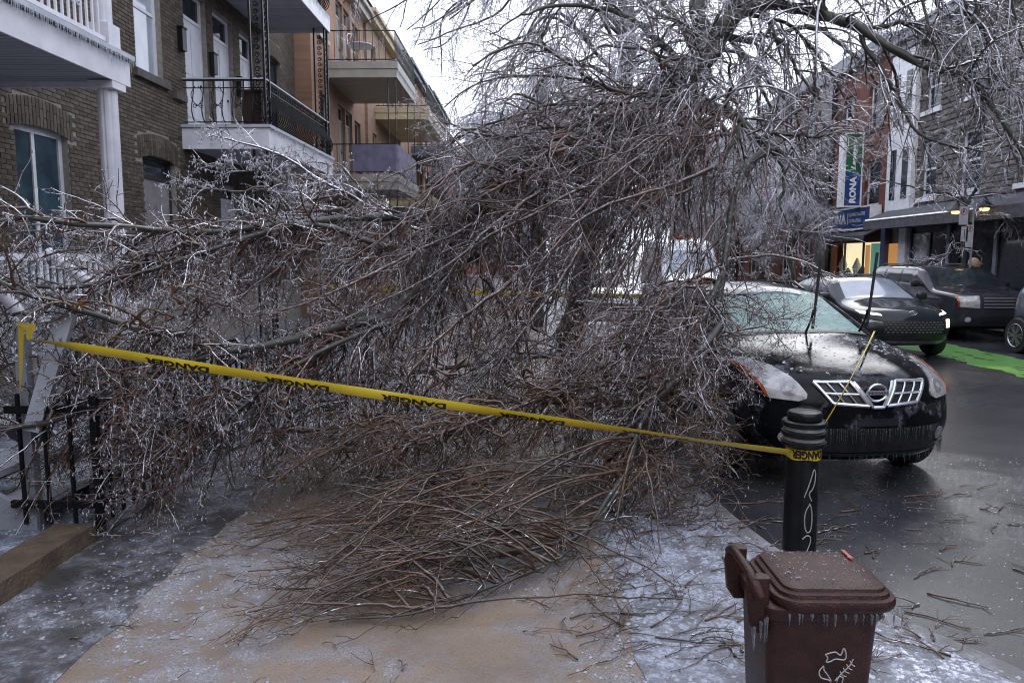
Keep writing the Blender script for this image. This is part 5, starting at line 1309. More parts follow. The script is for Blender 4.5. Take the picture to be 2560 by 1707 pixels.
arch7 = px_path([(1480, 318, 7.6), (1370, 320, 7.4), (1270, 345, 7.3), (1180, 330, 7.2), (1120, 310, 7.2)])
arch8 = px_path([(1700, 255, 8.2), (1750, 170, 8.0), (1740, 100, 7.9), (1700, 60, 7.8), (1620, 40, 7.7)])
ar = resample(arch, 60); ar2 = resample(arch2, 60)
boughs = []
g = np.random.default_rng(5)
for i in range(80):
    src = ar if g.random() < .55 else ar2
    s = src[g.integers(2, 52)] + g.normal(0, .12, 3)
    e = s + np.array([g.uniform(-2.1, .5), g.uniform(-1.6, .5), 0]); e[1] = max(e[1], 5.0); e[2] = g.uniform(.03, 1.0) if g.random() < .7 else s[2] - g.uniform(.3, 1.2)
    c1 = s + np.array([g.uniform(-.8, .3), g.uniform(-.5, .3), g.uniform(-.2, .4)]); c2 = e + np.array([g.uniform(-.2, .6), g.uniform(-.2, .4), g.uniform(.2, .8)])
    if i % 2:
        s = (ar if i % 4 == 1 else ar2)[g.integers(2, 40)] + g.normal(0, .1, 3); e = s + np.array([g.uniform(-2.0, -.8), g.uniform(-1.4, -.4), 0]); e[1] = max(e[1], 5.0); e[2] = max(.05, s[2] - g.uniform(1.0, 2.4))
        c1 = s + np.array([-.7, -.35, g.uniform(.0, .25)]); c2 = e + np.array([.35, .2, g.uniform(.5, 1.0)])
    boughs.append((bez(s, c1, c2, e), g.uniform(.008, .017), .004))
fallen('long torn limb arching from the broken tree down over the sidewalk', [(arch, .062, .018), (arch2, .045, .012), (arch3, .022, .008), (arch4, .028, .010), (arch5, .022, .006), (arch6, .024, .007), (arch7, .018, .006), (arch8, .016, .006)], boughs,
       dict(n1=22, l1=(.5, 1.3), nb=7, lb=(.35, .95), n2=7, l2=(.16, .5), n3=2, l3=(.05, .18), r2=.0082, r3=.0064, droop=.55, bias=(-.25, -.1, -.1)), ('bark', 'twig_mid', 'twig_mid'), 2800)

lt_ = px_path([(1080, 590, 7.4), (960, 532, 7.3), (893, 498, 7.2), (805, 451, 7.1), (733, 405, 7.0), (660, 371, 6.9), (576, 349, 6.8), (520, 338, 6.75)])
fallen('highest left limb rising in front of the white balcony edge', [(lt_, .024, .007)], [(px_path([(893, 498, 7.2), (780, 500, 7.0), (640, 480, 6.8), (520, 470, 6.6), (430, 430, 6.5)]), .014, .005), (px_path([(960, 532, 7.3), (860, 430, 7.3), (790, 405, 7.2), (720, 420, 7.1)]), .012, .005), (px_path([(805, 451, 7.1), (700, 440, 6.9), (600, 420, 6.8), (510, 400, 6.7)]), .012, .005)],
       dict(n1=18, l1=(.3, .8), nb=9, lb=(.25, .6), n2=8, l2=(.10, .32), n3=3, l3=(.03, .10), droop=1.3, lift=-.05, r2=.0065, r3=.0052), ('twig_high', 'twig_high', 'twig_high'), 2600)

cross = px_path([(1080, 530, 7.3), (980, 545, 7.0), (860, 548, 6.8), (760, 555, 6.5), (640, 572, 6.2), (490, 585, 5.9), (375, 577, 5.6), (282, 562, 5.3), (179, 560, 5.05), (56, 540, 4.8), (-80, 560, 4.6)])
cross2 = px_path([(1100, 600, 7.0), (960, 620, 6.7), (800, 560, 6.5), (640, 590, 6.1), (480, 640, 5.7), (330, 690, 5.4), (150, 720, 5.1), (-60, 700, 4.8)])
bb_ = []
for i in range(26):
    s = resample(cross if i % 2 else cross2, 60)[g.integers(4, 56)]; e = s + np.array([g.uniform(-1.3, -.2), g.uniform(-.8, .3), g.uniform(-.9, -.1)]); e[2] = max(e[2], .15)
    bb_.append((bez(s, s + np.array([-.2, -.1, g.uniform(-.1, .25)]), e + np.array([.4, .1, .25]), e), g.uniform(.009, .018), .005))
fallen('grey limb lying crosswise at left in front of the porch', [(cross, .045, .014), (cross2, .032, .012)], bb_,
       dict(n1=24, l1=(.4, 1.15), nb=9, lb=(.3, .75), n2=8, l2=(.14, .42), n3=2, l3=(.04, .13), droop=.6, bias=(-.35, -.1, 0), r2=.0070, r3=.0056), ('bark', 'bough', 'twig_left'), 3000)

log = px_path([(1190, 640, 6.9), (1100, 690, 6.5), (985, 776, 6.1), (944, 800, 5.9), (856, 817, 5.7), (689, 861, 5.4), (570, 875, 5.2), (447, 906, 5.0), (330, 962, 4.8), (178, 1035, 4.65), (91, 1063, 4.6), (-40, 1072, 4.5)])
log2 = px_path([(1000, 800, 5.9), (860, 850, 5.6), (730, 915, 5.35), (640, 990, 5.15), (520, 1090, 4.95), (400, 1180, 4.8), (300, 1230, 4.7)])
bb_ = []
for i in range(30):
    s = resample(log if i % 2 else log2, 60)[g.integers(3, 56)]; e = s + np.array([g.uniform(-1.2, .1), g.uniform(-.5, .6), 0]); e[2] = g.uniform(.05, .6); e[1] = max(e[1], 4.7)
    bb_.append((bez(s, s + np.array([-.2, 0, g.uniform(.0, .4)]), e + np.array([.3, .1, .35]), e), g.uniform(.009, .018), .005))
lg = fallen('mossy brown log limb slanting down left above the iron fence', [(log, .055, .016), (log2, .024, .009)], bb_,
       dict(n1=26, l1=(.4, 1.2), nb=9, lb=(.3, .8), n2=8, l2=(.14, .42), n3=2, l3=(.04, .13), droop=.55, bias=(-.3, -.05, -.05), r2=.0068, r3=.0054), ('bark', 'twig_mid', 'twig_mid'), 3000)
splinter(lg, pY(600, 935, 5.15), (.8, -.2, .35), 6, .2, .010, 3)

lo = px_path([(640, 880, 5.3), (560, 861, 5.2), (497, 845, 5.1), (398, 831, 4.95), (325, 815, 4.85), (199, 778, 4.7), (70, 732, 4.55), (-60, 680, 4.4)])
bb_ = []
for i in range(24):
    s = pY(g.uniform(-40, 620), g.uniform(720, 1000), g.uniform(4.6, 5.6)); e = s + np.array([g.uniform(-.9, .5), g.uniform(-.4, .3), g.uniform(-.6, .1)]); e[2] = max(e[2], .2)
    bb_.append((bez(s, s + np.array([-.2, 0, .2]), e + np.array([.2, 0, .2]), e), g.uniform(.008, .014), .005))
sp = fallen('dark limb with torn end crossing in front of the white steps', [(lo, .026, .016)], bb_,
       dict(n1=24, l1=(.35, .9), nb=8, lb=(.25, .65), n2=7, l2=(.12, .36), n3=2, l3=(.04, .12), droop=.6, r2=.0066, r3=.0054), ('bark', 'twig_brown', 'twig_mid'), 2800)
splinter(sp, pY(192, 770, 4.68), (.6, -.3, .3), 6, .12, .014, 4)

# dark boughs that hang in front of the tangle
db = [[(1690, 330, 7.4), (1560, 420, 7.0), (1440, 530, 6.6), (1330, 640, 6.3), (1240, 740, 6.1)], [(1780, 420, 7.3), (1660, 470, 7.0), (1540, 505, 6.7), (1440, 560, 6.4), (1330, 690, 6.1), (1260, 830, 5.9)],
      [(1500, 440, 7.0), (1400, 500, 6.7), (1280, 560, 6.4), (1150, 640, 6.1), (1000, 730, 5.8), (850, 800, 5.6)], [(1800, 540, 7.0), (1740, 620, 6.7), (1690, 700, 6.4), (1600, 830, 6.1), (1520, 960, 5.8)],
      [(1350, 480, 6.9), (1240, 560, 6.5), (1140, 660, 6.2), (1060, 760, 5.9), (960, 830, 5.7)], [(1450, 620, 6.5), (1360, 760, 6.1), (1270, 880, 5.8), (1200, 1000, 5.6)],
      [(1600, 600, 6.7), (1520, 720, 6.3), (1440, 850, 6.0), (1380, 960, 5.7)], [(1730, 470, 7.2), (1640, 500, 7.0), (1560, 540, 6.7), (1480, 640, 6.4)], [(1180, 560, 6.5), (1060, 620, 6.1), (900, 700, 5.8), (760, 760, 5.6), (600, 800, 5.4)],
      [(1420, 370, 7.2), (1330, 400, 7.0), (1220, 470, 6.8), (1120, 500, 6.7), (1030, 560, 6.6)], [(1280, 700, 6.2), (1150, 800, 5.9), (1050, 900, 5.6), (980, 1000, 5.4)], [(1640, 750, 6.4), (1580, 850, 6.1), (1480, 930, 5.8), (1340, 1000, 5.6), (1200, 1030, 5.4)]]
fallen('dark reddish boughs sweeping down left in front of the arching limb', [(px_path(q), float(g.uniform(.015, .024)), .006) for q in db], [],
       dict(n1=10, l1=(.3, .9), nb=0, lb=(.1, .2), n2=5, l2=(.12, .36), n3=2, l3=(.04, .12), droop=.4, bias=(-.35, -.1, -.1), ang1=(18, 45), r2=.0066, r3=.0052), ('bough', 'bough', 'twig_mid'), 900)

# low heap under the arching limb
hp1 = px_path([(1700, 1000, 6.2), (1500, 1010, 6.0), (1300, 1000, 5.9), (1100, 1030, 5.7), (900, 1060, 5.6), (700, 1090, 5.4), (560, 1130, 5.2)])
hp2 = px_path([(1650, 850, 7.2), (1450, 880, 7.0), (1250, 900, 6.8), (1050, 930, 6.6), (850, 960, 6.3), (650, 1000, 6.0)])
bb_ = []
for i in range(32):
    s = resample(hp1 if i % 2 else hp2, 60)[g.integers(2, 56)] + g.normal(0, .15, 3); e = s + np.array([g.uniform(-1.1, .3), g.uniform(-.7, .4), 0]); e[2] = g.uniform(.02, .35); e[1] = max(e[1], 4.75)
    bb_.append((bez(s, s + np.array([-.2, 0, g.uniform(.0, .5)]), e + np.array([.2, .1, .3]), e), g.uniform(.008, .016), .004))
fallen('dark low heap of branches under the yellow tape in the middle', [(hp1, .028, .010), (hp2, .030, .010)], bb_,
       dict(n1=26, l1=(.4, 1.1), nb=6, lb=(.3, .8), n2=7, l2=(.12, .4), n3=2, l3=(.04, .13), droop=.5, bias=(-.3, -.1, .05), r2=.0068, r3=.0054), ('bark', 'twig_mid', 'twig_mid'), 3000)

bb_ = []
fr1 = px_path([(1760, 880, 6.0), (1640, 930, 5.7), (1500, 960, 5.5), (1350, 1000, 5.35), (1200, 1050, 5.2), (1020, 1110, 5.05), (860, 1180, 4.9)])
fr2 = px_path([(1720, 960, 5.8), (1620, 1060, 5.5), (1560, 1150, 5.3), (1530, 1240, 5.1), (1560, 1330, 4.9)])
for i in range(66):
    s = resample(fr1 if i % 3 else fr2, 60)[g.integers(4, 56)] + g.normal(0, .1, 3); e = s + np.array([g.uniform(-1.3, .1), g.uniform(-.5, .3), 0]); e[2] = g.uniform(.03, .5); e[1] = max(e[1], 4.45)
    if i % 3 == 0: e[0] = s[0] + g.uniform(-.4, .7)
    bb_.append((bez(s, s + np.array([-.25, 0, g.uniform(.0, .3)]), e + np.array([.3, .05, .2]), e), g.uniform(.007, .013), .004))
fallen('reddish brown tangle of branches between the tape and the swept sheaf', [(fr1, .022, .008), (fr2, .020, .008)], bb_,
       dict(n1=20, l1=(.35, 1.0), nb=6, lb=(.25, .7), n2=6, l2=(.10, .34), n3=2, l3=(.03, .11), droop=.45, bias=(-.35, -.1, 0), r2=.0062, r3=.0050), ('bough', 'twig_brown', 'twig_brown'), 1200)

# sheaf of bare brown twigs swept onto the pavement
sh1 = px_path([(1800, 815, 6.0), (1730, 905, 5.75), (1697, 940, 5.6), (1632, 1005, 5.4), (1590, 1090, 5.2), (1567, 1175, 5.0), (1512, 1250, 4.8)]) + [pZ(1458, 1330, .12), pZ(1360, 1360, .10), pZ(1200, 1400, .08), pZ(1050, 1440, .06)]
sh2 = px_path([(1567, 1180, 5.0), (1510, 1280, 4.7)]) + [pZ(1400, 1390, .10), pZ(1240, 1460, .07), pZ(1040, 1530, .05), pZ(820, 1545, .04)]
sh3 = px_path([(1640, 1010, 5.35), (1540, 1090, 5.2), (1400, 1160, 5.05), (1250, 1200, 4.95), (1100, 1230, 4.9), (960, 1290, 4.7)])
bb_ = []
r1, r2, r3 = resample(sh1, 60), resample(sh2, 60), resample(sh3, 60)
for i in range(70):
    s = (r1, r3, r2)[i % 3][g.integers(22, 50)]
    q = pZ(g.uniform(560, 1150), g.uniform(1290, 1580), g.uniform(.02, .12))
    if g.random() < .3: q = pZ(g.uniform(700, 1250), g.uniform(1200, 1330), g.uniform(.1, .5))
    if i % 7 == 6: q = pZ(g.uniform(1250, 1720), g.uniform(1330, 1560), g.uniform(.02, .1))
    e = q; 
    ln = np.linalg.norm(e - s)
    if ln > 2.6: e = s + (e - s) * 2.6 / ln; e[2] = max(.03, e[2] * .5)
    bb_.append((bez(s, s + (e - s) * .3 + np.array([0, 0, g.uniform(.0, .38)]), s + (e - s) * .7 + np.array([0, 0, g.uniform(.0, .2)]), e), g.uniform(.0075, .0125), .004))
fallen('sheaf of bare brown branches swept across the sidewalk in front', [(sh1, .038, .007), (sh2, .012, .005), (sh3, .018, .006)], bb_,
       dict(n1=12, l1=(.5, 1.5), ang1=(8, 30), nb=4, lb=(.25, .8), n2=4, l2=(.08, .34), ang2=(15, 50), n3=2, l3=(.012, .05), wob=.012, droop=.3, wig1=.05, wig2=.10, bias=(-.45, -.05, 0), bias2=(-.4, 0, 0), r2=.0060, r3=.0048), ('bark', 'twig_brown', 'twig_brown'), 0)

# more of the crown crushed against the car's near side
cs1 = px_path([(1930, 372, 8.3), (1880, 400, 8.0), (1850, 440, 7.7), (1830, 520, 7.5), (1812, 640, 7.2), (1793, 760, 6.8), (1745, 890, 6.2), (1690, 985, 5.85), (1600, 1080, 5.6)])
cs2 = px_path([(1800, 690, 6.9), (1760, 800, 6.3), (1740, 950, 5.8), (1700, 1100, 5.5), (1640, 1200, 5.2)])
bb_ = []
rc = resample(cs1, 60)
for i in range(34):
    s = rc[g.integers(30, 58)]; e = pY(g.uniform(1380, 1800), g.uniform(880, 1240), g.uniform(5.0, 5.9)); e[2] = max(.04, e[2])
    bb_.append((bez(s, s + np.array([g.uniform(-.4, .1), -.2, .15]), e + np.array([.1, .15, .5]), e), g.uniform(.008, .018), .004))
hg = resample(px_path([(1560, 300, 8.0), (1650, 290, 8.0), (1735, 260, 8.0), (1800, 290, 7.9), (1880, 340, 7.9)]), 40)
for i in range(14):
    s = hg[g.integers(0, 38)] + g.normal(0, .1, 3); e = s + np.array([g.uniform(-.9, .3), g.uniform(-.8, .2), 0]); e[2] = g.uniform(.6, 2.2)
    bb_.append((bez(s, s + np.array([g.uniform(-.4, .4), -.1, g.uniform(.0, .4)]), e + np.array([g.uniform(-.3, .4), .1, .6]), e), g.uniform(.007, .014), .004))
for i in range(56):
    s = hg[g.integers(0, 34)] + g.normal(0, .12, 3); e = pY(g.uniform(1330, 1700), g.uniform(640, 1010), g.uniform(6.2, 7.4)); e[2] = max(e[2], .1)
    bb_.append((bez(s, s + np.array([g.uniform(-.5, .1), -.2, g.uniform(.0, .3)]), e + np.array([g.uniform(.0, .4), .2, .7]), e), g.uniform(.007, .015), .004))
fallen('lichen covered limb hanging down against the windscreen of the black car', [(cs1, .038, .026), (cs2, .024, .009)], bb_,
       dict(n1=18, l1=(.3, .9), nb=7, lb=(.25, .75), n2=5, l2=(.12, .4), n3=2, l3=(.04, .12), droop=.6, bias=(-.2, -.1, -.1), r2=.0068, r3=.0054), ('bark_lichen', 'bough', 'twig_mid'), 2000)

hood = px_path([(1720, 905, 6.0), (1790, 845, 6.15), (1880, 820, 6.3), (1960, 800, 6.6), (2010, 790, 6.9)])
hood2 = px_path([(1730, 700, 7.4), (1830, 650, 7.6), (1930, 640, 7.6), (2020, 660, 7.5), (2090, 690, 7.3)])
hood3 = px_path([(1760, 760, 6.9), (1830, 735, 6.95), (1900, 760, 6.8), (1955, 850, 6.45), (1980, 875, 6.4)])
hood4 = px_path([(1700, 870, 6.1), (1760, 895, 6.0), (1840, 905, 6.0), (1880, 960, 5.85)])
hood5 = px_path([(1690, 800, 6.5), (1780, 770, 6.6), (1870, 775, 6.6), (1950, 815, 6.5)])
fallen('thin branches spread over the roof and hood of the black car', [(hood2, .022, .008), (hood, .013, .005), (hood3, .012, .004), (hood4, .010, .004), (hood5, .012, .004)], [],
       dict(n1=13, l1=(.2, .65), nb=0, lb=(.1, .2), n2=6, l2=(.10, .30), n3=2, l3=(.03, .10), droop=.25, lift=.06, r2=.0048, r3=.0038), ('twig_mid', 'twig_mid', 'twig_mid'), 500)

# ------------------------------------------------------------------ standing trees
def tree(label, trunk, limbs, spec, mats, group='standing iced trees'):
    b = np.array(trunk[0][0][0]); t = thing('street_tree', (float(b[0]), float(b[1]), 0), label, 'tree', group)
    P, Rr = limb_arrays(trunk, 30, .015); each_branch(P, Rr, 14, 'trunk', mats[0], t)
    P0, R0 = limb_arrays(limbs, 26, .03); each_branch(P0, R0, 8, 'limb', mats[0], t)
    a, b1, _ = grow(P0, R0, spec['n1'], spec['l1'], 10, .05, .98, (30, 65), spec['droop'], .16, (.6, .02), .35, floor=True, lift=spec.get('lift', 0))
    a2, b2, _ = grow(a, b1, spec['n2'], spec['l2'], 6, .1, 1, (30, 70), spec['droop'], .24, (.7, spec['r2']), .5)
    a3, b3, _ = grow(a2, b2, spec['n3'], spec['l3'], 4, .1, 1, (30, 75), spec['droop'], .32, (.8, spec['r3']), .6)
    ps = [tubes(a, b1, 4), tubes(a2, b2, 3), tubes(a3, b3, 3)]
    V, Q = merge(ps); stuff(link('crown', np_mesh('crown', V, Q, mats[1]), t))
    return t
tr2 = [np.array([.45, 9.8, -.02]), np.array([.72, 9.7, 1.4]), np.array([1.08, 9.6, 2.8]), np.array([1.6, 9.45, 3.75]), pY(1770, 150, 9.2), pY(1810, 60, 9.2)]
L2 = [(px_path([(1775, 140, 9.2), (1750, 40, 9.3), (1740, -60, 9.4), (1720, -220, 9.6)]), .11, .09), (px_path([(1790, 110, 9.2), (1840, 20, 9.1), (1880, -80, 9.0), (1930, -260, 8.9)]), .12, .09),
      (px_path([(1820, 60, 9.1), (1914, 17, 8.9), (1998, 20, 8.7), (2074, 52, 8.5), (2152, 75, 8.3), (2251, 132, 8.1), (2307, 168, 8.0), (2405, 196, 7.8), (2475, 252, 7.6), (2517, 309, 7.5), (2560, 400, 7.4)]), .075, .018),
      (px_path([(2070, 50, 8.5), (2040, -40, 8.4), (2030, -150, 8.3)]), .05, .03),
      (px_path([(1800, 90, 9.2), (1900, 100, 9.3), (2010, 70, 9.4), (2100, 110, 9.4), (2180, 180, 9.4), (2230, 260, 9.3)]), .05, .012),
      (px_path([(1740, 230, 9.2), (1690, 150, 9.0), (1600, 60, 8.8), (1500, 20, 8.6), (1400, 10, 8.5), (1300, 40, 8.4)]), .05, .014),
      (px_path([(1760, 180, 9.2), (1700, 60, 9.6), (1600, -60, 9.9), (1480, -100, 10.1)]), .06, .02),
      (px_path([(2405, 196, 7.8), (2480, 220, 7.6), (2560, 240, 7.4)]), .02, .012),
      (px_path([(2300, -120, 8.0), (2380, -20, 7.9), (2430, 60, 7.8), (2490, 110, 7.7), (2540, 200, 7.6)]), .03, .012),
      (px_path([(2180, -100, 8.4), (2240, -10, 8.3), (2300, 60, 8.2), (2350, 100, 8.1)]), .018, .008),
      (px_path([(1900, 20, 9.0), (1960, 120, 8.8), (2030, 230, 8.6), (2060, 320, 8.4)]), .03, .010),
      (px_path([(2150, 75, 8.3), (2210, 200, 8.2), (2270, 300, 8.1), (2330, 350, 8.0), (2450, 380, 7.9)]), .026, .009)]
for q in ([(1700, 60, 9.6), (1560, -20, 9.4), (1430, -30, 9.2), (1320, 20, 9.0), (1220, 90, 8.9)], [(1740, 0, 9.4), (1620, -60, 9.2), (1500, -60, 9.0), (1390, 0, 8.9), (1300, 110, 8.8), (1270, 200, 8.7)],
          [(1780, 150, 9.2), (1700, 150, 8.9), (1600, 120, 8.7), (1520, 110, 8.6), (1450, 150, 8.5), (1400, 220, 8.4)], [(1790, 110, 9.2), (1860, 150, 8.9), (1930, 210, 8.7), (1990, 290, 8.5), (2020, 380, 8.4)],
          [(1810, 80, 9.2), (1880, 180, 9.3), (1920, 260, 9.2), (1900, 360, 9.1), (1860, 450, 9.0)], [(1840, 30, 9.1), (1960, 60, 9.0), (2050, 150, 8.9), (2110, 240, 8.8), (2140, 330, 8.8)],
          [(1760, 190, 9.2), (1700, 250, 8.9), (1640, 330, 8.7), (1610, 430, 8.5)], [(1750, 150, 9.2), (1650, 200, 8.8), (1540, 270, 8.6), (1460, 360, 8.5), (1420, 450, 8.5)],
          [(2150, 75, 8.3), (2250, 60, 8.2), (2350, 90, 8.1), (2450, 150, 8.0), (2540, 170, 7.9)], [(1720, -160, 9.5), (1850, -120, 9.0), (2000, -60, 8.8), (2120, 0, 8.6), (2200, 80, 8.5)],
          [(1700, -100, 9.6), (1560, -120, 9.3), (1380, -80, 9.0), (1230, -30, 8.8), (1120, 50, 8.7)]):
    L2.append((px_path(q), .028, .008))
for q in ([(2100, -200, 8.3), (2200, -150, 8.1), (2290, -40, 8.0), (2330, 90, 7.9), (2350, 220, 7.9)], [(2200, -200, 7.9), (2330, -150, 7.8), (2430, -30, 7.7), (2470, 120, 7.6), (2480, 260, 7.6)], [(2300, -200, 7.6), (2450, -120, 7.5), (2530, 20, 7.4), (2550, 180, 7.4)], [(2250, -220, 9.0), (2400, -160, 9.0), (2500, -20, 9.0), (2530, 150, 9.0), (2520, 300, 9.0)], [(2000, -150, 9.0), (2120, -120, 8.8), (2200, -10, 8.7), (2230, 110, 8.6)]): L2.append((px_path(q), .022, .007))
L2 += [(px_path([(1735, 246, 8.35), (1800, 280, 8.4), (1850, 302, 8.4), (1900, 345, 8.35), (1960, 395, 8.3), (2010, 440, 8.2)]), .062, .022), (px_path([(1775, 185, 9.15), (1710, 190, 9.0), (1662, 165, 8.75)]), .06, .05), (px_path([(1900, 345, 8.35), (1960, 330, 8.3), (2050, 345, 8.2), (2120, 330, 8.1)]), .03, .01),
       (px_path([(1700, 230, 8.4), (1650, 150, 8.0), (1680, 60, 7.9), (1760, 20, 7.8)]), .022, .007), (px_path([(1800, 280, 8.3), (1830, 200, 8.0), (1810, 120, 7.9), (1850, 60, 7.8)]), .02, .007), (px_path([(1760, 262, 8.3), (1700, 330, 8.0), (1720, 420, 7.9), (1690, 500, 7.8)]), .02, .007), (px_path([(1860, 310, 8.3), (1820, 380, 8.1), (1780, 450, 8.0), (1790, 540, 7.9)]), .02, .007), (px_path([(1900, 345, 8.3), (1960, 430, 8.2), (1950, 520, 8.1), (1990, 590, 8.0)]), .02, .007)]
t2 = tree('broken street tree with torn limbs standing beside the black car', [(tr2, .13, .11)], L2,
     dict(n1=12, l1=(.5, 1.4), n2=8, l2=(.2, .65), n3=3, l3=(.07, .26), droop=.5, r2=.0094, r3=.0070), ('bark_lichen', 'twig_high'))
splinter(t2, pY(1662, 160, 8.68), (.5, -.5, .6), 7, .12, .014, 9); splinter(t2, pY(1553, 405, 8.2), (.0, -.4, -.9), 6, .16, .012, 10)
# second tree up the kerb line, its trunk leaning
tr1 = [np.array([.75, 15.9, -.02]), pY(1432, 800, 15.9), pY(1480, 600, 16), pY(1520, 420, 16), pY(1562, 200, 16), pY(1565, 0, 16), pY(1555, -160, 16), pY(1560, -330, 16)]
g2 = np.random.default_rng(3)
L1_ = []
top = resample(tr1, 60)
for i in range(17):
    s = top[g2.integers(26, 58)]; a = g2.uniform(0, 2 * math.pi); l = g2.uniform(2.0, 4.2); e = s + np.array([math.cos(a) * l, math.sin(a) * l * .8, g2.uniform(-.4, 1.6)])
    L1_.append((bez(s, s + (e - s) * .3 + np.array([0, 0, .9]), s + (e - s) * .75 + np.array([0, 0, .7]), e), g2.uniform(.035, .07), .012))
for q in ([(1560, -100, 16), (1400, -190, 15.6), (1220, -170, 15.2), (1080, -80, 14.9), (980, 60, 14.7)], [(1562, 100, 16), (1450, -40, 15.5), (1320, -70, 15), (1180, 0, 14.6), (1080, 120, 14.4)],
          [(1565, 0, 16), (1420, -120, 16.2), (1260, -110, 16.4), (1120, 0, 16.6), (1030, 150, 16.7)], [(1550, 200, 16), (1430, 90, 15.4), (1320, 80, 15), (1230, 160, 14.8), (1180, 260, 14.7)],
          [(1560, -200, 16), (1350, -300, 15.5), (1120, -260, 15), (940, -120, 14.7), (880, 10, 14.6)], [(1562, 60, 16), (1680, -60, 15.6), (1800, -40, 15.4), (1900, 60, 15.2), (1960, 180, 15.1)],
          [(1555, 240, 16), (1650, 150, 15.6), (1750, 180, 15.4), (1830, 270, 15.3), (1880, 380, 15.3)], [(1540, 330, 16), (1430, 260, 15.5), (1330, 270, 15.2), (1250, 350, 15), (1200, 450, 15)], [(1535, 380, 16), (1640, 320, 15.7), (1720, 350, 15.6), (1780, 440, 15.6)]):
    for rep in range(3 if q[-1][0] < 1250 else 1): L1_.append((px_path([(a + (g2.normal(0, 35) if i_ else 0), b + (g2.normal(0, 45) if i_ else 0), c + (g2.normal(0, .5) if i_ else 0)) for i_, (a, b, c) in enumerate(q)]), .045, .010))
tree('leaning street tree with tall trunk behind the torn limb', [(tr1, .21, .14)], L1_, dict(n1=11, l1=(.8, 2.0), n2=7, l2=(.3, .9), n3=3, l3=(.12, .4), droop=.42, r2=.011, r3=.0088), ('bark', 'twig_far'))

# further trees: two kinds of crown, copied
def far_tree(seed, H, spread, nl, drop):
    g3 = np.random.default_rng(seed); tr = [np.array([0, 0, -.1]), np.array([.1, .05, 2.2]), np.array([.05, .1, H * .5]), np.array([.2, 0, H * .8])]
    top = resample(tr, 40); L = []
    for i in range(nl):
        s = top[g3.integers(14, 39)]; a = 2.399 * i; l = g3.uniform(.55, 1) * spread; e = s + np.array([math.cos(a) * l, math.sin(a) * l, g3.uniform(-.1, .5) * spread])
        L.append((bez(s, s + (e - s) * .3 + np.array([0, 0, .9]), s + (e - s) * .75 + np.array([0, 0, .8]), e), g3.uniform(.04, .08), .014))
    P, Rr = limb_arrays([(tr, .2, .1)], 16, .01); P0, R0 = limb_arrays(L, 14, .05)
    a, b1, _ = grow(P0, R0, 10, (.9, 2.2), 8, .1, 1, (30, 65), drop, .16, (.6, .022), .35, floor=False)
    a2, b2, _ = grow(a, b1, 9, (.4, 1.1), 5, .1, 1, (30, 70), drop, .22, (.75, .017), .55, floor=False)
    a3, b3, _ = grow(a2, b2, 5, (.2, .6), 3, .1, 1, (30, 75), drop, .28, (.85, .0135), .65, floor=False)
    mt = np_mesh('trunk', *tubes(P, Rr, 10), 'bark'); ml = [np_mesh('limb', *tubes(P0[i:i + 1], R0[i:i + 1], 6), 'bark') for i in range(nl)]
    V, Q = merge([tubes(a, b1, 4), tubes(a2, b2, 3), tubes(a3, b3, 3)]); mc = np_mesh('crown', V, Q, 'twig_far')
    return mt, ml, mc
kinds = [far_tree(1, 9.5, 3.4, 16, .45), far_tree(2, 8.0, 3.0, 15, .6)]
def place_far(k, loc, rz, s, label):
    t = thing('street_tree', loc, label, 'tree', 'standing iced trees', rz); t.scale = (s, s, s)
    mt, ml, mc = kinds[k]
    link('trunk', mt, t, True)
    for m_ in ml: link('limb', m_, t, True)
    stuff(link('crown', mc, t, True))
place_far(0, (.3, 22.5, 0), .4, .95, 'iced tree at the left kerb, next beyond the leaning one')
place_far(1, (-.6, 29, 0), 1.9, 1.0, 'iced tree drooping in front of the pale yellow balconies')
place_far(0, (.2, 38, 0), 3.1, 1.1, 'iced tree at the left kerb far up the street')
place_far(1, (.2, 50, 0), 4.4, 1.2, 'farthest iced tree at the left kerb')
place_far(1, (11.0, 30.5, 0), 2.2, .85, 'iced tree on the far pavement in front of the shop with blue signs')
place_far(0, (10.9, 39, 0), 5.2, 1.0, 'iced tree on the far pavement beyond the shop')
place_far(1, (10.9, 49, 0), .9, 1.1, 'second iced tree on the far pavement beyond the shop')
place_far(0, (10.8, 60, 0), 2.9, 1.25, 'farthest iced tree on the far pavement')
place_far(0, (4.5, 80, 0), 1.0, 1.5, 'iced tree standing where the street ends')
place_far(1, (.4, 19.5, 0), 2.7, .8, 'slight iced tree at the left kerb right behind the leaning one')
place_far(0, (.2, 31.5, 0), 5.6, 1.0, 'iced tree at the left kerb level with the pale yellow balconies')
place_far(1, (.1, 44, 0), 2.2, 1.15, 'iced tree at the left kerb before the farthest houses')
place_far(0, (10.9, 34.5, 0), 1.2, .95, 'iced tree on the far pavement close behind the tall sign')
place_far(1, (10.8, 44, 0), 3.7, 1.05, 'iced tree on the far pavement midway along the red houses')
place_far(1, (6.0, 70, 0), 3.0, 1.5, 'big iced tree near the end of the roadway')
place_far(0, (1.5, 62, 0), .3, 1.4, 'big iced tree at the left kerb before the end building')
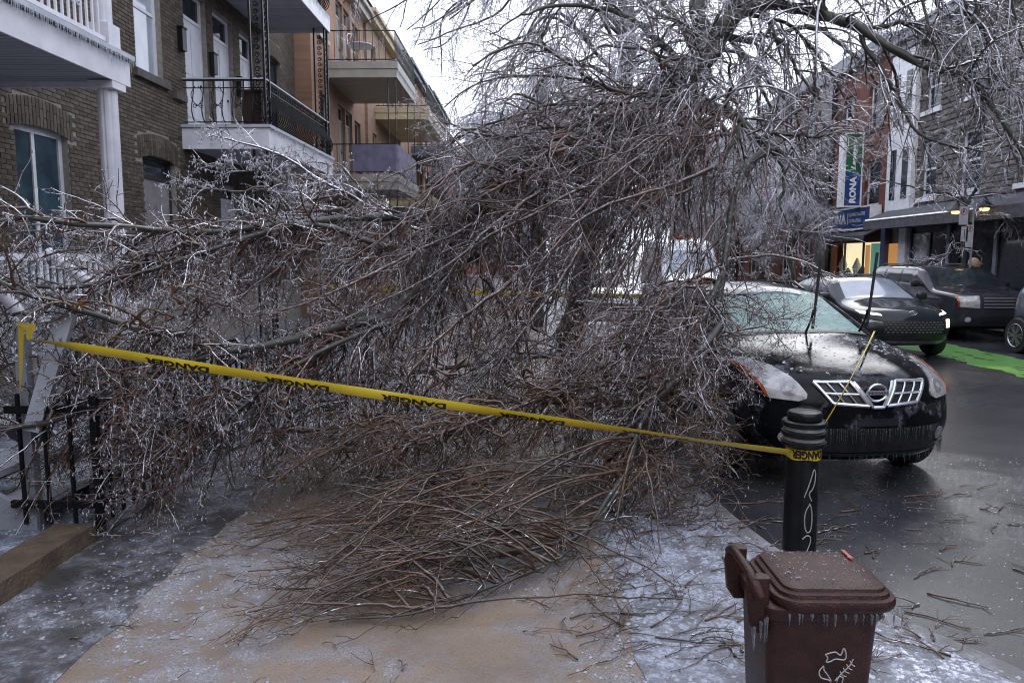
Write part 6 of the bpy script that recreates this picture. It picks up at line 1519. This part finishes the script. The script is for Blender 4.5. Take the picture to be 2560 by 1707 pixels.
# young tree on the far pavement next to the sign pole
yt0 = pY(2408, 700, 19.3)
yx, yy_ = float(yt0[0]), 19.3
ytr = [np.array([yx, yy_, 0]), pY(2412, 640, 19.3), pY(2416, 560, 19.3), pY(2418, 512, 19.3)]
YL = [(px_path([(2418, 512, 19.3), (2440, 470, 19.2), (2480, 440, 19.1), (2530, 380, 19.0)]), .03, .01), (px_path([(2418, 515, 19.3), (2380, 490, 19.3), (2310, 475, 19.3), (2230, 455, 19.3), (2150, 440, 19.4)]), .03, .01), (px_path([(2418, 512, 19.3), (2410, 460, 19.4), (2400, 400, 19.5), (2390, 330, 19.6)]), .03, .01),
      (px_path([(2412, 620, 19.3), (2380, 625, 19.2), (2340, 650, 19.1), (2300, 660, 19.0)]), .022, .008), (px_path([(2416, 560, 19.3), (2450, 540, 19.2), (2500, 535, 19.1), (2545, 570, 19.0)]), .024, .008), (px_path([(2418, 512, 19.3), (2370, 440, 19.4), (2330, 400, 19.5), (2290, 390, 19.5)]), .025, .008), (px_path([(2418, 512, 19.3), (2450, 450, 19.2), (2470, 380, 19.2), (2500, 320, 19.2)]), .025, .008)]
tree('slender young tree beside the parking sign pole at right', [(ytr, .07, .05)], YL, dict(n1=9, l1=(.5, 1.2), n2=7, l2=(.25, .6), n3=3, l3=(.1, .3), droop=.25, r2=.0085, r3=.0065), ('bark', 'twig_far'))
# end of a drooping bough of another tree at the right picture edge

# ------------------------------------------------------------------ bollard, tape, bin
mat('bollard_black', (0.006, 0.007, 0.008), (0.012, 0.013, 0.015), 0.3, 14, spec=0.35)
mat('reflector_band', (0.28, 0.28, 0.28), (0.18, 0.18, 0.18), 0.25, 20, coat=1.0)
mat('scribble', (0.42, 0.45, 0.38), None, 0.5, 20)
mat('tape_yellow', (0.62, 0.47, 0.035), (0.54, 0.40, 0.025), 0.32, 4, r2=0.22)
mat('tape_black', (0.014, 0.014, 0.012), None, 0.35, 8)
mat('bin_brown', (0.050, 0.019, 0.014), (0.034, 0.0125, 0.009), 0.4, 18, bump=0.3, bscale=130, spec=0.4, detail=9, lo=0.42, hi=0.58)
mat('bin_white', (0.60, 0.58, 0.56), None, 0.5, 20)
mat('red_tape', (0.40, 0.07, 0.06), None, 0.4, 8)
BX, BY = 1.505, 3.92
bo = thing('bollard', (BX, BY, 0), 'black street bollard with ringed cap and scribbles behind the brown bin', 'bollard')
MB().lathe([(.001, 0), (.092, 0), (.092, .02), (.088, .03), (.086, .80), (.001, .80)], (BX, BY, 0), 28).build('shaft', 'bollard_black', bo, smooth=True)
for z0 in (.802, .855, .908):
    MB().lathe([(.001, z0), (.108, z0), (.116, z0 + .006), (.118, z0 + .016), (.116, z0 + .026), (.108, z0 + .032), (.001, z0 + .032)], (BX, BY, 0), 28).build('ring', 'bollard_black', bo, smooth=True)
for z0 in (.836, .889):
    MB().lathe([(.001, z0), (.106, z0), (.106, z0 + .017), (.001, z0 + .017)], (BX, BY, 0), 28).build('reflector', 'reflector_band', bo, smooth=True)
MB().lathe([(.001, .942), (.088, .942), (.090, .95), (.090, .975), (.082, .986), (.05, .992), (.001, .993)], (BX, BY, 0), 28).build('cap', 'bollard_black', bo, smooth=True)
def on_shaft(a, z, r=.0895): return (BX + r * math.sin(a), BY - r * math.cos(a), z)
def scrib(pts, nm='scribble'): 
    q = resample([((a - .12) * 1.5 - .16, 0, z) for a, z in pts], 24); MB().tube([on_shaft(p[0], p[2]) for p in q], .0032, 4).build(nm, 'scribble', bo)
scrib([(.10, .54), (.25, .60), (.38, .66), (.46, .69), (.55, .66), (.50, .61), (.40, .58), (.28, .56), (.40, .52)])
scrib([(.32, .50), (.18, .46), (.15, .40), (.25, .35), (.42, .36), (.46, .43), (.38, .49), (.30, .505)])
scrib([(.10, .31), (.28, .33), (.46, .31), (.35, .26), (.24, .22), (.38, .18), (.46, .15), (.30, .15), (.10, .17), (.22, .12)])

def ribbon(A, B, sag, width, roll, label, texts, grp='danger tapes', n=90, th=.76, seg=.0, twist=None):
    """a slack plastic tape between two points; roll(t) turns it about its own line; texts: positions 0..1 of the printed word"""
    A, B = np.array(A, float), np.array(B, float); t = thing('danger_tape', tuple(map(float, A)), label, 'tape', grp)
    L = np.linalg.norm(B - A); d = (B - A) / L; up = unit(np.array([0, 0, 1.0]) - d * d[2]); sd = np.cross(d, up)
    def frame(s):
        p = A + (B - A) * s; p = p - np.array([0, 0, 1]) * sag * 4 * s * (1 - s)
        a = roll(s); u = up * math.cos(a) + sd * math.sin(a); nn = np.cross(d, u); return p, u, nn
    V = []; F_ = []; rows = 7
    for i in range(n + 1):
        p, u, nn = frame(i / n)
        for j in range(rows):
            f = j / (rows - 1) - .5; V.append(p + u * f * width + nn * (.006 * (1 - (2 * f) ** 2)))
    for i in range(n):
        for j in range(rows - 1): a = i * rows + j; F_.append((a, a + 1, a + rows + 1, a + rows))
    me = bpy.data.meshes.new('tape'); me.from_pydata([tuple(map(float, v)) for v in V], [], F_); me.materials.append(M['tape_yellow']); me.polygons.foreach_set('use_smooth', [True] * len(F_))
    link('tape', me, t)
    v, f = text_geo('DANGER', 1.0, .045); e = v.max(0)
    for s0, wl, flip in texts:
        vs = []
        for x, yq in v:
            # printed upside down: the word runs from right to left
            s = s0 + wl / L * (1 - x / e[0]) if flip else s0 + wl / L * x / e[0]
            hgt = (.02 + .62 * (1 - yq / e[1])) if flip else (.2 + .6 * yq / e[1])
            p, u, nn = frame(s); ff = hgt - .5; bow = .006 * (1 - (2 * ff) ** 2)
            vs.append(tuple(map(float, p + u * ff * width + nn * (bow + .0025 * SGN[0]))))
        m2 = bpy.data.meshes.new('lettering'); m2.from_pydata(vs, [], f); m2.materials.append(M['tape_black']); link('lettering', m2, t)
    return t
SGN = [1]
A = pY(78, 848, 4.02); B = np.array([BX - .088, BY - .03, .77])
_p = np.cross((B - A) / np.linalg.norm(B - A), np.array([0, 0, 1.0])); SGN[0] = 1
Lt = np.linalg.norm(B - A)
tl = [(s, .36, True) for s in (.155, .315, .47, .625, .785)]
# the printed side must face the camera
def _facing():
    d = unit(B - A); up = unit(np.array([0, 0, 1.0]) - d * d[2]); nn = np.cross(d, up); return 1 if nn[1] < 0 else -1
SGN[0] = _facing()
ribbon(A, B, .02, .052, lambda s: .12 + .10 * math.sin(s * 23) + .06 * math.sin(s * 51) + .85 * max(0, (s - .55) / .3) - (.6 * max(0, (s - .85) / .15)) + 1.3 * max(0, 1 - s / .07), 'yellow DANGER tape stretched across the front from the steps to the bollard', tl)
tA = np.array([BX + .085, BY - .02, .90]); tB = pY(2187, 826, 7.25)
ribbon(tA, tB, .03, .022, lambda s: .3 + .8 * s, 'yellow tape running from the bollard over the hood to the car mirror', [(q, .14, True) for q in (.1, .25, .4, .55, .7, .85)])
ribbon(pY(820, 716, 12.5), pY(1650, 742, 11.5), .02, .075, lambda s: .1 + .4 * math.sin(s * 7), 'far yellow tape seen through the twigs behind the fallen limbs', [(q, .36, True) for q in (.2, .4, .6, .8)])
# tape wound round the bollard and knotted on the newel
wr = MB(); n = 28; pr = []
for i in range(n + 1):
    a = 2 * math.pi * i / n; pr.append((BX + .0905 * math.cos(a), BY + .0905 * math.sin(a)))
wr.v = [(x, y, .738 + .004 * math.sin(i)) for i, (x, y) in enumerate(pr)] + [(x, y, .794) for x, y in pr]; wr.f = [(i, i + 1, n + 2 + i, n + 1 + i) for i in range(n)]
w1 = wr.build('danger_tape_loop', 'tape_yellow'); tag(w1, 'loop of yellow tape wound round the bollard below its rings', 'tape', 'danger tapes')
v, f = text_geo('DANGER', 1.0, .05); e = v.max(0)
m2 = bpy.data.meshes.new('lettering'); m2.from_pydata([on_shaft(.9 - 1.9 * x / e[0], .79 - .046 * yq / e[1], .0925) for x, yq in v], [], f); m2.materials.append(M['tape_black']); link('lettering', m2, w1)
kn = MB(); c0, c1, c2, c3 = pY(45, 804, 4.1), pY(84, 812, 4.02), pY(80, 850, 4.0), pY(52, 990, 4.12)
kn.add([pY(44, 803, 4.12), pY(86, 810, 4.0), pY(90, 812, 4.0), pY(76, 852, 4.0), pY(68, 848, 4.02), pY(64, 822, 4.05), pY(46, 812, 4.12)], [(0, 1, 2, 3, 4, 5, 6)])
kn.add([pY(46, 806, 4.13), pY(60, 812, 4.12), pY(56, 930, 4.14), pY(50, 985, 4.16)], [(0, 1, 2, 3)])
mk = bpy.data.meshes.new('danger_tape_end'); mk.from_pydata(kn.v, [], kn.f); mk.materials.append(M['tape_yellow']); ko = link('danger_tape_end', mk)
sm = ko.modifiers.new('thickness', 'SOLIDIFY'); sm.thickness = .002
tag(ko, 'knotted end of yellow tape on the post of the white steps', 'tape', 'danger tapes')

# brown bin
bn = thing('waste_bin', (1.02, 2.56, 0), 'small brown plastic waste bin with icicles at bottom right', 'bin')
def rrect(x0, x1, y0, y1, r, n=5):
    out = []
    for cx, cy, a in ((x1 - r, y1 - r, 0), (x0 + r, y1 - r, 90), (x0 + r, y0 + r, 180), (x1 - r, y0 + r, 270)):
        out += [(cx + r * math.cos(R(a + 90 * i / n)), cy + r * math.sin(R(a + 90 * i / n))) for i in range(n + 1)]
    return out
def loft(loops, cap0=True, cap1=True):
    mb = MB(); n = len(loops[0]); 
    for l in loops: mb.v += [tuple(p) for p in l]
    for i in range(len(loops) - 1): mb.f += [(i * n + j, i * n + (j + 1) % n, (i + 1) * n + (j + 1) % n, (i + 1) * n + j) for j in range(n)]
    if cap0: mb.f.append(tuple(range(n))[::-1])
    if cap1: mb.f.append(tuple((len(loops) - 1) * n + j for j in range(n)))
    return mb
DXB = .085
x0, x1, y0, y1 = .735, 1.135, 2.395, 2.735
def lp_(d, z, r=.05, dx0=0, dx1=0): return [(x, y, z) for x, y in rrect(x0 - d + dx0, x1 + d + dx1, y0 - d, y1 + d, max(.012, r + d))]
loft([lp_(-.045, .02), lp_(-.04, .05), lp_(-.008, .58), lp_(.008, .585), lp_(.012, .60), lp_(.012, .625), lp_(.002, .63)]).build('body', 'bin_brown', bn, smooth=True)
lid_l = [lp_(.022, .622, .055, .06, .02), lp_(.030, .634, .055, .06, .02), lp_(.032, .648, .055, .06, .02), lp_(.026, .660, .055, .06, .02), lp_(.012, .664, .055, .06, .02), lp_(.008, .676, .055, .06, .02), lp_(-.004, .682, .055, .06, .02), lp_(-.008, .692, .055, .06, .02), lp_(-.028, .699, .055, .06, .02), lp_(-.07, .706, .06, .05, .02), lp_(-.12, .709, .06, .03, .02)]
lid = loft(lid_l).build('lid', 'bin_brown', bn, smooth=True)
MB().tube([(.715, 2.40, .66), (.70, 2.42, .70), (.695, 2.47, .725), (.693, 2.56, .728), (.695, 2.66, .725), (.70, 2.71, .70), (.715, 2.73, .66)], [.02, .022, .017, .016, .017, .022, .02], 10).build('handle', 'bin_brown', bn, smooth=True)
for yy in (2.435, 2.695):
    loft([[(x, y, z) for x, y in rrect(.675 + k * .01, .752, yy - .024, yy + .024, .012, 3)] for z, k in ((.53, 3), (.56, 1), (.66, 0), (.70, .5), (.722, 2))]).build('hinge', 'bin_brown', bn, smooth=True)
icicle_row((.80, 2.355, .626), (1.17, 2.355, .626), 15, .018, .055, bn, m='ice_dark', r=.0045, seed=21); icicle_row((.69, 2.40, .55), (.74, 2.39, .60), 5, .05, .11, bn, m='ice_dark', r=.005, seed=22)
icicle_row((1.185, 2.37, .626), (1.185, 2.72, .626), 10, .02, .05, bn, r=.005, seed=23)
g5 = random.Random(4); gr = MB()
for i in range(140):
    x, y, s = g5.uniform(.82, 1.12), g5.uniform(2.44, 2.70), g5.uniform(.0015, .0055); a = g5.random() * 3
    gr.add([(x + s * math.cos(a + k * 2.1) * g5.uniform(.6, 1.2), y + s * math.sin(a + k * 2.1), .7085) for k in range(3)] + [(x, y, .7085 + s * .8)], [(0, 1, 3), (1, 2, 3), (2, 0, 3)])
stuff(gr.build('ice_grains', 'ice_white', lid))
MB().box((1.108, 2.62, .7065), (1.122, 2.70, .7105)).build('red_strip', 'red_tape', lid)
for o_ in list(bn.children) + [c for q in bn.children for c in q.children]:
    if o_.parent is bn: o_.location.x += DXB
# white line drawing on the near side: leaf, bone and scrap outlines
def face_pt(px, py):
    p = pY(px, py, 2.385); k = (.585 - p[2]) / .53; return (float(p[0]), 2.387 + .034 * max(0, k) - .0015, float(p[2]))
def draw(pts, w=.0022, closed=False):
    q = resample([(a, b, 0) for a, b in (pts + pts[:1] if closed else pts)], 40); MB().tube([face_pt(p[0], p[1]) for p in q], w, 4).build('drawing_line', 'bin_white', bn)
draw([(2066, 1638), (2090, 1632), (2104, 1640), (2112, 1622), (2118, 1640), (2114, 1652), (2092, 1650), (2080, 1656), (2068, 1658), (2072, 1648)], closed=True)
draw([(2062, 1668), (2052, 1682), (2056, 1698), (2074, 1704), (2082, 1708), (2072, 1690), (2064, 1680)], closed=True)
draw([(2096, 1708), (2104, 1692), (2116, 1680), (2130, 1664), (2136, 1650)])
for k in range(4): draw([(2104 + k * 8, 1682 - k * 9), (2110 + k * 8, 1692 - k * 9), (2120 + k * 7, 1696 - k * 9)], .0018)
draw([(2092, 1706), (2102, 1696), (2112, 1700), (2110, 1712)])

# ------------------------------------------------------------------ parking signs and a passer-by behind the SUV
mat('sign_plate', (0.42, 0.43, 0.46), (0.34, 0.35, 0.38), 0.4, 6)
mat('sign_red', (0.35, 0.03, 0.035), None, 0.4, 6)
mat('coat_dark', (0.014, 0.015, 0.02), (0.02, 0.02, 0.026), 0.8, 9)
mat('hood_beige', (0.46, 0.37, 0.25), (0.36, 0.28, 0.19), 0.85, 12)
mat('skin', (0.42, 0.24, 0.17), None, 0.55, 9)
sp0 = pY(2424, 700, 18.7); sx0 = float(sp0[0])
spn = thing('parking_sign_pole', (sx0, 18.7, 0), 'pole with three parking signs beside the young tree at right', 'sign')
MB().tube([(sx0, 18.72, 0), (sx0, 18.72, 3.25)], .025, 8).build('pole', 'grey_metal', spn)
for u0, v0, u1, v1, red in ((2400, 516, 2419, 562, 1), (2404, 566, 2418, 604, 0), (2417, 562, 2431, 618, 1)):
    a, b = pY(u0, v0, 18.68), pY(u1, v1, 18.68)
    s_ = MB().box((a[0], 18.68, b[2]), (b[0], 18.69, a[2])).build('sign_plate', 'sign_plate', spn)
    cx, w = (a[0] + b[0]) / 2, b[0] - a[0]
    if red:
        ccz = a[2] - w * .6; q = MB().tube([(cx + w * .34 * math.cos(t), 18.677, ccz + w * .34 * math.sin(t)) for t in np.linspace(0, 2 * math.pi, 17)], .008, 4, cap=False); q.build('red_ring', 'sign_red', s_)
        lettering('P', (cx - w * .12, 18.6765, ccz - w * .18), (1, 0, 0), (0, 0, 1), w * .24, w * .36, 'shop_black', s_, .02)
    else:
        MB().box((cx - w * .05, 18.676, b[2] + .06), (cx + w * .05, 18.679, a[2] - .08)).build('arrow', 'shop_black', s_)
pp = pY(2434, 657, 19.9); hx, hz = float(pp[0]), float(pp[2])
pe = thing('person', (hx, 19.9, 0), 'person in beige hood and dark coat behind the charcoal SUV', 'person')
jo = [(0, 0, .96), (0, 0, 1.15), (0, .02, 1.38), (0, .0, 1.52), (0, -.02, 1.66), (.1, 0, .92), (.11, .05, .5), (.11, -.08, .1), (.11, -.2, .04), (-.1, 0, .92), (-.11, -.08, .5), (-.11, .12, .1), (-.11, .0, .04), (.2, .02, 1.42), (.25, .04, 1.14), (.22, -.08, .9), (-.2, .02, 1.42), (-.25, .04, 1.14), (-.22, -.08, .9), (.21, -.12, .82), (-.21, -.12, .82)]
ed = [(0, 1), (1, 2), (2, 3), (3, 4), (0, 5), (5, 6), (6, 7), (7, 8), (0, 9), (9, 10), (10, 11), (11, 12), (2, 13), (13, 14), (14, 15), (2, 16), (16, 17), (17, 18), (15, 19), (18, 20)]
rad = [.17, .16, .18, .07, .09, .10, .07, .05, .04, .10, .07, .05, .04, .08, .06, .045, .08, .06, .045, .035, .035]
me = bpy.data.meshes.new('body'); sc_ = (hz + .06) / 1.78
me.from_pydata([(hx + x * sc_, 19.9 + y * sc_, z * sc_) for x, y, z in jo], ed, []); me.materials.append(M['coat_dark'])
ob = link('body', me, pe); sk = ob.modifiers.new('skin', 'SKIN'); ob.modifiers.new('sub', 'SUBSURF').levels = 1; ob.modifiers['sub'].render_levels = 2
for i, rr in enumerate(rad): me.skin_vertices[0].data[i].radius = (rr, rr * .8)
me.skin_vertices[0].data[0].use_root = True
hd = MB().lathe([(.02, -.15), (.085, -.13), (.125, -.04), (.135, .04), (.11, .11), (.05, .15), (.005, .155)], (0, 0, 0), 16)
hd.v = [(hx + x * .95, 19.9 + .0 + y * 1.1 * (1.0) , hz - .02 + z) for x, y, z in hd.v]; hd.build('hood', 'hood_beige', pe, smooth=True)
fc = MB().lathe([(.01, -.09), (.06, -.07), (.075, 0), (.065, .06), (.01, .09)], (hx + .07, 19.83, hz - .03), 12); fc.tube([(hx + .13, 19.79, hz - .0), (hx + .155, 19.765, hz - .035), (hx + .13, 19.785, hz - .045)], .012, 5); fc.build('face', 'skin', pe, smooth=True)

# ------------------------------------------------------------------ litter: broken twigs and ice crumbs on the ground
def kerb_x(y): return float(np.interp(y, [k[1] for k in KERB], [k[0] for k in KERB]))
def litter(n, xr, yr, lr, rr, z0, m, name, label, test=None, seed=1, k=5):
    gg = np.random.default_rng(seed); P = []
    while len(P) < n:
        x, y = gg.uniform(*xr), gg.uniform(*yr)
        if test and not test(x, y): continue
        a = gg.uniform(0, 2 * math.pi) if gg.random() < .4 else gg.normal(.35, .5); l = gg.uniform(*lr) * gg.random() ** .6 + .03; pts = [np.array([x, y, 0.0])]
        for i in range(6): a += gg.normal(0, .25); pts.append(pts[-1] + np.array([math.cos(a), math.sin(a) * .8, 0]) * l / 6)
        q = np.array(pts); q[:, 2] = z0 + rr[1] + gg.uniform(0, .012) * np.sin(np.linspace(0, 3, 7)) ; P.append(q)
    P = np.stack(P); R_ = gg.uniform(rr[0], rr[1], n)[:, None] * np.linspace(1, .5, 7)[None]
    a, b, _ = grow(P, R_, 3, (.04, .22), 4, .2, .95, (25, 60), .0, .15, (.7, .004), .6, keep=.7, floor=False); a[:, :, 2] = np.clip(a[:, :, 2], z0 + .004, z0 + .05)
    V, Q = merge([tubes(P, R_, k), tubes(a, b, 3)])
    o = link(name, np_mesh(name, V, Q, m)); tag(o, label, 'twigs', None, 'stuff'); return o
litter(150, (1.2, 5.4), (3.2, 6.1), (.06, .55), (.0025, .007), ROADZ, 'twig_brown', 'road_twigs', 'broken twigs scattered on the wet road', lambda x, y: x > kerb_x(y) + .12, 2)
litter(60, (2.5, 4.2), (2.6, 3.6), (.1, .6), (.003, .008), ROADZ, 'twig_brown', 'kerbside_twigs', 'twigs swept along the kerb at lower right', lambda x, y: kerb_x(y) + .05 < x < kerb_x(y) + .5, 5)
litter(330, (-.6, 2.2), (3.1, 6.2), (.05, .5), (.002, .006), .006, 'twig_brown', 'pavement_twigs', 'broken twigs littering the icy pavement edge', lambda x, y: x < kerb_x(y) - .02 and (x > .2 or y > 4.2), 3)
litter(60, (-2.6, .2), (2.7, 4.6), (.03, .16), (.0015, .004), .006, 'twig_brown', 'sidewalk_twigs', 'few small twig bits on the beige sidewalk', None, 4)
def crumbs(n, xr, yr, s, z0, name, label, test=None, seed=1, m='ice_white', flat=1.0):
    gg = np.random.default_rng(seed); x = gg.uniform(*xr, n * 3); y = gg.uniform(*yr, n * 3)
    ok = np.ones(len(x), bool)
    if test is not None: ok = np.array([test(a, b) for a, b in zip(x, y)])
    x, y = x[ok][:n], y[ok][:n]; n = len(x); sz = s[0] + (s[1] - s[0]) * gg.random(n) ** 3; a0 = gg.uniform(0, 6.28, n)
    V = np.empty((n, 5, 3))
    for k in range(4):
        rr = sz * gg.uniform(.5, 1.2, n); an = a0 + k * 1.571 + gg.normal(0, .25, n); V[:, k] = np.stack([x + rr * np.cos(an), y + rr * np.sin(an), np.full(n, z0)], 1)
    V[:, 4] = np.stack([x + gg.normal(0, .2, n) * sz, y + gg.normal(0, .2, n) * sz, z0 + sz * gg.uniform(.2, .7, n) * flat], 1)
    T = np.array([[0, 1, 4], [1, 2, 4], [2, 3, 4], [3, 0, 4]]); Q = (T[None] + (np.arange(n) * 5)[:, None, None]).reshape(-1, 3)
    o = link(name, np_mesh(name, V.reshape(-1, 3), Q, m, False)); tag(o, label, 'ice', None, 'stuff')
crumbs(6500, (.45, 2.4), (2.2, 6.5), (.003, .020), .005, 'verge_ice', 'white ice crumbs on the strip beside the kerb', lambda a, b: a < kerb_x(b) - .1, 1)
crumbs(10000, (-2.07, .57), (2.5, 6.5), (.0015, .013), .003, 'sidewalk_ice', 'small ice crumbs scattered over the beige sidewalk', lambda a, b: (math.sin(a * 2.3 + b * 1.7) + math.sin(b * 3.1 - a) + .9 * (b - 4.0)) > -1.2, 2)
crumbs(6000, (-2.07, .57), (2.4, 5.5), (.001, .007), .003, 'sidewalk_grit', 'dark grit strewn over the beige sidewalk', None, 12, 'kerb_concrete')
crumbs(6000, (-2.72, -1.85), (2.6, 8), (.002, .017), .003, 'strip_ice', 'broken ice pieces on the dark strip by the low edging', lambda a, b: math.sin(a * 5 + b * 3) + math.sin(b * 4.3 - a * 2) > -.6, 3, 'ice_clear')
crumbs(2500, (-5.0, -2.98), (3.2, 8), (.004, .03), .013, 'yard_ice_crumbs', 'ice pieces lying in the fenced yard', None, 4)
crumbs(4000, (1.8, 6.0), (3.0, 7.0), (.0015, .009), ROADZ + .001, 'road_ice', 'tiny ice crumbs on the wet road', lambda a, b: a > kerb_x(b) + .05, 5)

crumbs(420, (-2.7, .5), (2.6, 5.6), (.006, .028), .0055, 'sidewalk_slush', 'thin translucent ice plates on the sidewalk', lambda a, b: a < -1.5 or b > 4.2, 31, 'ice_clear', .12)
crumbs(420, (.45, 2.3), (2.4, 6.0), (.006, .035), .0065, 'verge_slush', 'thin ice plates frozen beside the kerb', lambda a, b: a < kerb_x(b) - .12, 32, 'ice_white', .12)
